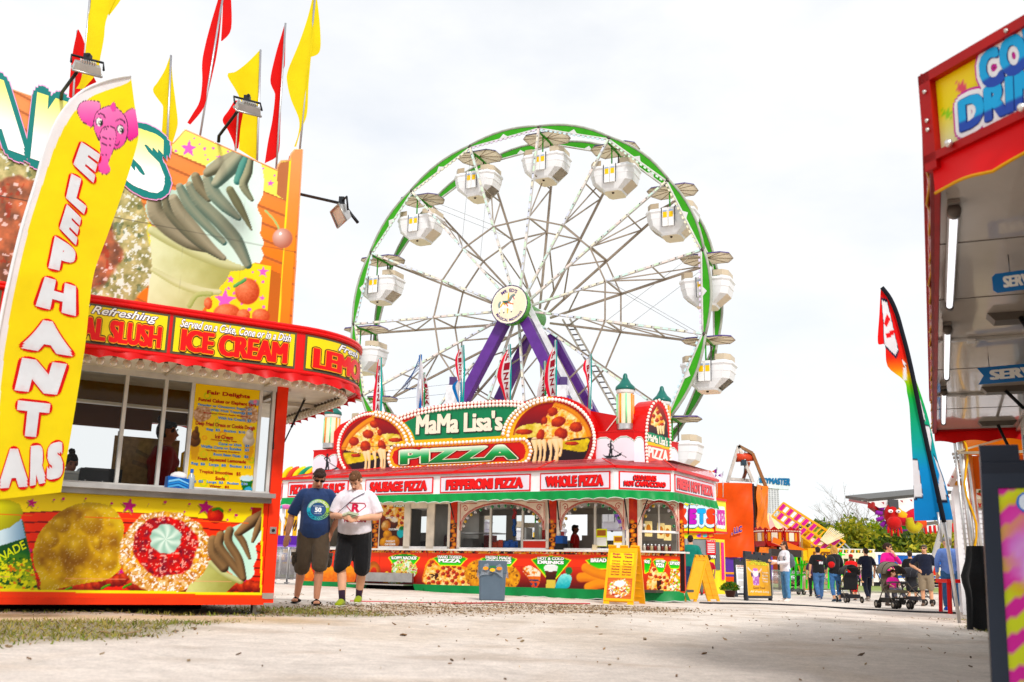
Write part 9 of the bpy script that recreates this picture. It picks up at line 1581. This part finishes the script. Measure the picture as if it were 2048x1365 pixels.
# ------------------------------------------------------------------ strollers
def stroller(label, x, y, face, c, c2, hood=True, kid=False):
 loc = gnd(x, y); t = thing('stroller', label, 'stroller', loc, rad(face)); R = np.array(Matrix.Rotation(rad(face), 3, 'Z')); G = lambda p: loc + R @ np.array(p, float); ax = R.T
 for sx in (-1, 1):
  for yy, dx in ((-.34, .2), (.36, .27)):
   for o in ((-.035, .035) if kid else (0,)): b = MB(); b.lathe(G((sx * dx + o, yy, .1)), [(.05, -.015), (.1, -.015), (.1, .015), (.05, .015)], '2a2624', 'rubber', 14, R @ np.array([1., 0, 0])); b.lathe(G((sx * dx + o, yy, .1)), [(0, -.018), (.055, -.018), (.055, .018), (0, .018)], 'a8a29a', 'metal', 10, R @ np.array([1., 0, 0])); b.build('wheel', t)
 b = MB()
 for sx in (-1, 1): b.tube([G((sx * .2, -.34, .12)), G((sx * .24, .0, .45)), G((sx * .25, .3, .8)), G((sx * .25, .52, 1.05))], .014, '6a625a', 'metal', 6); b.tube([G((sx * .26, .36, .12)), G((sx * .25, .05, .5)), G((sx * .22, -.25, .62))], .014, '6a625a', 'metal', 6)
 b.tube([G((-.25, .52, 1.05)), G((.25, .52, 1.05))], .02, '1c1a1a', 'rubber', 6); b.build('frame', t); b = MB(); b.box(G((0, -.05, .42)), (.42, .42, .07), c, 'cloth', ax); b.box(G((0, .2, .66)), (.42, .08, .5), c, 'cloth', ax); b.box(G((0, .15, .2)), (.38, .5, .12), c2, 'cloth', ax); b.box(G((0, -.32, .26)), (.34, .12, .04), c2, 'rubber', ax); b.build('seat', t)
 b = MB(); b.tube([G((-.24, -.1, .62)), G((-.2, -.3, .64)), G((.2, -.3, .64)), G((.24, -.1, .62))], .022, '4a4a4e', 'rubber', 6); b.build('tray_bar', t)
 if hood:
  b = MB(); P = np.array([[G((.27 * math.cos(a) * -1, .24 - .42 * math.sin(e) , .84 + .3 * math.sin(a) * math.cos(e * .75))) for a in np.linspace(0, math.pi, 15)] for e in np.linspace(-.25, 1.15, 9)]); b.grid(P, c, 'cloth')
  for e in (0, 4, 8): b.tube(P[e], .012, c2, 'cloth', 5)
  b.grid(P * .97 + .03 * G((0, .2, .8)), c2, 'cloth'); b.build('hood', t)
 if kid:
  k = person('toddler in pink top and grey leggings sitting in the tan stroller', G((0, .06, .46 - .9 * .52)), face, H=.91, child=1.4, hair=('short', '5a3a26'), top=('d83a90', 1.5, .86), bottom=('7a7a86', .9, 1.15), shoes=('e8e4e8', 'ffffff'), vox=.026, head=(10, 35, 12), seated=True, legs={'r': ((-.14, -.42, .84), (-.2, -.62, .5)), 'l': ((.16, -.42, .84), (.26, -.62, .52))}, arms={'r': ((-.3, -.05, 1.2), (-.2, -.3, 1.08)), 'l': ((.3, -.05, 1.2), (.18, -.32, 1.1))})
stroller('tan hooded stroller with double wheels, a toddler seated in it', 1791, 1218, 8, '6a6252', '2c2824', True, True); stroller('dark stroller in front of the man with the camouflage cap', 1838, 1211, 35, '1e1e24', '3a3a40'); stroller('black stroller pushed by the blonde woman', 1696, 1206, 190, '101012', '1a1a1e'); stroller('black and grey stroller parked behind the woman in white', 1588, 1190, -80, '161618', '8a8a90', False)
# ------------------------------------------------------------------ barricades, rides on the left, cables
def barricade(p, q, where):
 t = thing('barricade', where, 'barricade', (p + q) / 2, 0, 'metal crowd barricades'); b = MB(); n = 14; h = Z * 1.05; l = Z * .15; c = 'c8c8ca'; b.tube([p + l, p + h, q + h, q + l, p + l], .024, c, 'metal', 6)
 for i in range(1, n): o = p + (q - p) * i / n; b.tube([o + l, o + h], .011, c, 'metal', 4)
 b.build('frame', t)
 for e in (p, q): b = MB(); b.bar(e + np.array([0, -.25, .03]), e + np.array([0, .25, .03]), .05, .03, c, 'metal'); b.bar(e, e + Z * .2, .04, .04, c, 'metal'); b.build('foot', t)
for i in range(5):
 p, q = gnd(1546 + 30 * i, 1190 - i * .4), gnd(1574 + 30 * i, 1190 - i * .4); barricade(p, q, 'metal barricade in the row %s' % ('next to the orange poster sign', 'behind the woman in white', 'just right of the woman in white', 'behind the stocky man', 'behind the blonde woman')[i])
for i in range(2): p, q = at(547 + 27 * i, 1166, 30.), at(573 + 27 * i, 1166, 30.); p[2] = q[2] = .1; barricade(p, q, 'metal barricade between the two food trailers, %s' % ('nearer the orange post', 'half behind the man in navy')[i])
def left_rides():
 Y0 = 40.; Q = lambda x, y, d=0: np.array(at(x, y, Y0 + d)); t = thing('fun_house', 'purple and yellow kiddie ride glimpsed between the two food trailers', 'carnival ride', onground(Q(575, 1150)[0], Y0)); pl = Pl(Q(530, 1150), (1, 0, 0)); u = lambda x: pl.px(x, 1080)[0]; v = lambda y: pl.px(560, y)[1]
 for y0, y1, c, d in ((1018, 1006, 'f0e8f4', .3), (1090, 1072, '5a2a9a', .3), (1098, 1090, '8a5ac8', .35), (1124, 1106, '6a3aa8', .2), (1150, 1127, 'e8e4ea', -.2)): b = MB(); b.pbox(pl, u(525), u(640), v(y0), v(y1), d - .1, d, c, 'tarp'); b.build('valance', t)
 b = MB(); b.poly(pl, spline([pl.px(*p) for p in ((540, 1072), (548, 1040), (556, 1030), (562, 1046), (572, 1052), (578, 1066), (580, 1072))], 4), .1, 'f0a818', 'gloss_paint', .3); b.poly(pl, [pl.px(*p) for p in ((546, 1070), (552, 1052), (560, 1060), (570, 1070))], .12, 'f4d030'); b.build('flame_panel', t); b = MB(); b.poly(pl, [pl.px(*p) for p in ((566, 1032), (590, 1048), (600, 1036), (600, 1052), (580, 1056))], .0, 'e8b020', 'gloss_paint', .2); b.pbox(pl, u(560), u(575), v(1120), v(1109), .2, .24, 'e8a020'); b.pbox(pl, u(580), u(600), v(1118), v(1108), .2, .24, 'f0b418'); b.build('flame_panel', t)
 b = MB()
 for k, x in enumerate((538, 550, 566, 584, 598, 612)): b.bar(pl.P(u(x), v(1172), .25), pl.P(u(x), v(1006), .25), .09, .09, 'e8e6e8', 'gloss_paint'); b.sphere(pl.P(u(x) + .15, v(1012), .45), (.25, .1, .16), ['e88ac0', '5ab8c8', 'd87ab8', '8ac8d8'][k % 4], 'gloss_paint', 8)
 for k in range(5): b.bar(pl.P(u(570 + 5 * k), v(1062), .2), pl.P(u(577 + 5 * k), v(1040), .2), .05, .05, '4a2a20')
 b.build('posts', t)
 t = thing('balloon_ride', 'rainbow striped round ride top behind the pizza stand roof', 'carnival ride', onground(Q(610, 1100, 8)[0], Y0 + 8)); pl = Pl(Q(607, 968, 8), (1, 0, 0)); R = .92
 for k, c in enumerate(('e8c81c', 'c84a3a', 'f0d428', '2a8a6a', 'f0c81c', 'd85a3a')): b = MB(); a = [(-R * 1.1 + .28 * k + (.9 + .1 * k) * (1 - math.cos(q)) * .5, R * math.sin(q) * .75) for q in np.linspace(0, math.pi * .5, 8)]; b.tube([pl.P(x, y, .1 * k) for x, y in a], .14, c, 'gloss_paint', 8); b.build('stripe_band', t)
 b = MB(); b.pbox(pl, -.8, 1.4, -4.2, .0, -1, -.2, 'd8a81c', 'gloss_paint'); b.build('base', t)
left_rides()
for nm, lb, c, r, pts in (('power_cable', 'thick dark cable lying across the midway towards the tent', '2c2c30', .022, ((1400, 1208), (1500, 1209), (1600, 1213), (1700, 1219), (1800, 1224), (1915, 1228))), ('power_cable', 'thin red cable lying in front of the pizza stand', 'b8484a', .012, ((700, 1204), (820, 1207), (930, 1208), (1010, 1207), (1100, 1208), (1180, 1209)))):
 b = MB(); P = []
 for q in resample(spline(pts, 5, False), 60): g = gnd(*q); g[2] += r * .8; P.append(g)
 b.tube(P, r, c, 'rubber', 5); tag(b.build(nm), lb, 'cable')
# ------------------------------------------------------------------ trees
def leafy(x, ytop, Y, w, cols, label, seed, n=2400):
 rs = np.random.default_rng(seed); base = np.array(at(x, 1150, Y)); base[2] = -.3; top = np.array(at(x, ytop, Y))[2]; H = top - base[2]; t = thing('leafy_tree', label, 'tree', base, 0, 'tree line beyond the fairground'); b = MB(); b.tube([base, base + np.array([.2, 0, H * .45]), base + np.array([0, 0, H * .85])], [.32, .2, .06], '5a4a3a', 'bark', 7)
 for k in range(5): a = rs.uniform(0, 6.28); b.tube([base + Z * H * (.3 + .1 * k), base + np.array([math.cos(a) * w * .3, math.sin(a) * w * .3, H * (.5 + .09 * k)])], [.12, .04], '5a4a3a', 'bark', 5)
 b.build('trunk', t); m = 16; C = np.stack([rs.normal(0, w * .26, m), rs.normal(0, w * .26, m), H * rs.uniform(.28, .9, m)], 1); C[:, :2] *= (1.15 - np.abs(C[:, 2:3] / H - .5)); r = rs.uniform(.12, .24, m) * w
 k = rs.integers(0, m, n); d = rs.normal(0, 1, (n, 3)); d /= np.linalg.norm(d, axis=1)[:, None]; P = base + C[k] + d * (r[k] * rs.uniform(.55, 1.1, n))[:, None]; s = rs.uniform(.09, .2, n)[:, None] * w / 6; u, v = rs.normal(0, 1, (n, 3)) * s, rs.normal(0, 1, (n, 3)) * s; V = np.stack([P, P + u, P + u * .6 + v, P + v], 1).reshape(-1, 3); pal = np.array([srgb(hx(h)) for h in cols]) * 1.9; cc = pal[np.clip((rs.random(n) * .5 + (k / m) * .5) * len(cols), 0, len(cols) - 1).astype(int)]
 b = MB(); b.add(V, np.arange(4 * n).reshape(-1, 4).tolist(), np.repeat(cc, 4, 0), 'foliage'); b.build('crown', t)
GA, GB, GC = ('5a6a24', '74802c', '8a9034', '47561f'), ('3c4c22', '4e5f2a', '2f3d1c', '5c6c34'), ('6c6a2c', '8a8238', '566024', '9a9244')
for i, (x, yt, Y, w, c, lb) in enumerate(((1636, 1046, 124, 8, GA, 'green tree above the left part of the leaning ride'), (1670, 1040, 122, 9, GB, 'tall dark green tree just right of the leaning ride'), (1612, 1062, 120, 7, GB, 'dark green tree behind the exit sign'), (1655, 1050, 118, 9, GA, 'yellow green tree behind the leaning ride'), (1690, 1048, 112, 8, GC, 'golden green tree right of the leaning ride'), (1722, 1055, 118, 8, GA, 'yellow green tree above the man in navy polo'), (1752, 1045, 110, 9, GB, 'dark green tree left of the pink hoodie'), (1786, 1050, 118, 9, GA, 'bright green tree behind the pink hoodie'), (1815, 1058, 108, 8, GB, 'dark tree under the hanging plush toys'), (1845, 1062, 112, 9, GB, 'broad dark tree behind the man in tan shorts'), (1878, 1066, 105, 9, GC, 'brownish green tree left of the tent pole'), (1915, 1060, 112, 9, GB, 'dark tree behind the tent pole'), (1950, 1055, 118, 10, GA, 'green tree behind the siding booth'), (1572, 1085, 130, 8, GB, 'low dark tree behind the red canopy'), (562, 1095, 130, 9, GB, 'low dark tree between the two food trailers'), (275, 1085, 120, 12, GA, 'bright tree seen through the food trailer window'), (130, 1060, 140, 14, GB, 'far dark tree behind the food trailer'), (2010, 1050, 125, 11, GB, 'far dark tree hidden behind the candy sign'))): leafy(x, yt, Y, w, c, lb, 40 + i)
def bare(x, ytop, Y, label, seed):
 rs = np.random.default_rng(seed); base = np.array(at(x, 1150, Y)); base[2] = -.3; H = np.array(at(x, ytop, Y))[2] - base[2]; t = thing('bare_tree', label, 'tree', base, 0, 'bare trees above the tree line'); b = MB()
 def br(p, d, l, r, n):
  q = p + d * l; b.tube([p, (p + q) / 2 + rs.normal(0, l * .04, 3), q], [r, r * .8, r * .6], '9a9088', 'bark', 4, False)
  if n:
   for k in range(3 if n > 1 else 4): e = nrm(d + rs.normal(0, .5, 3) * np.array([1, .6, .6]) + Z * .15); br(p + d * l * rs.uniform(.6, 1), e, l * rs.uniform(.55, .8), r * .55, n - 1)
 br(base, Z.copy(), H * .42, .13, 4); b.build('trunk', t)
for x, y, Y, lb in ((1652, 1000, 120, 'bare tree left of the golden green tree'), (1708, 985, 115, 'tallest bare tree, above the man in navy polo'), (1740, 990, 118, 'bare tree just left of the game awning'), (1678, 1012, 125, 'small bare tree between two taller bare ones')): bare(x, y, Y, lb, int(x))
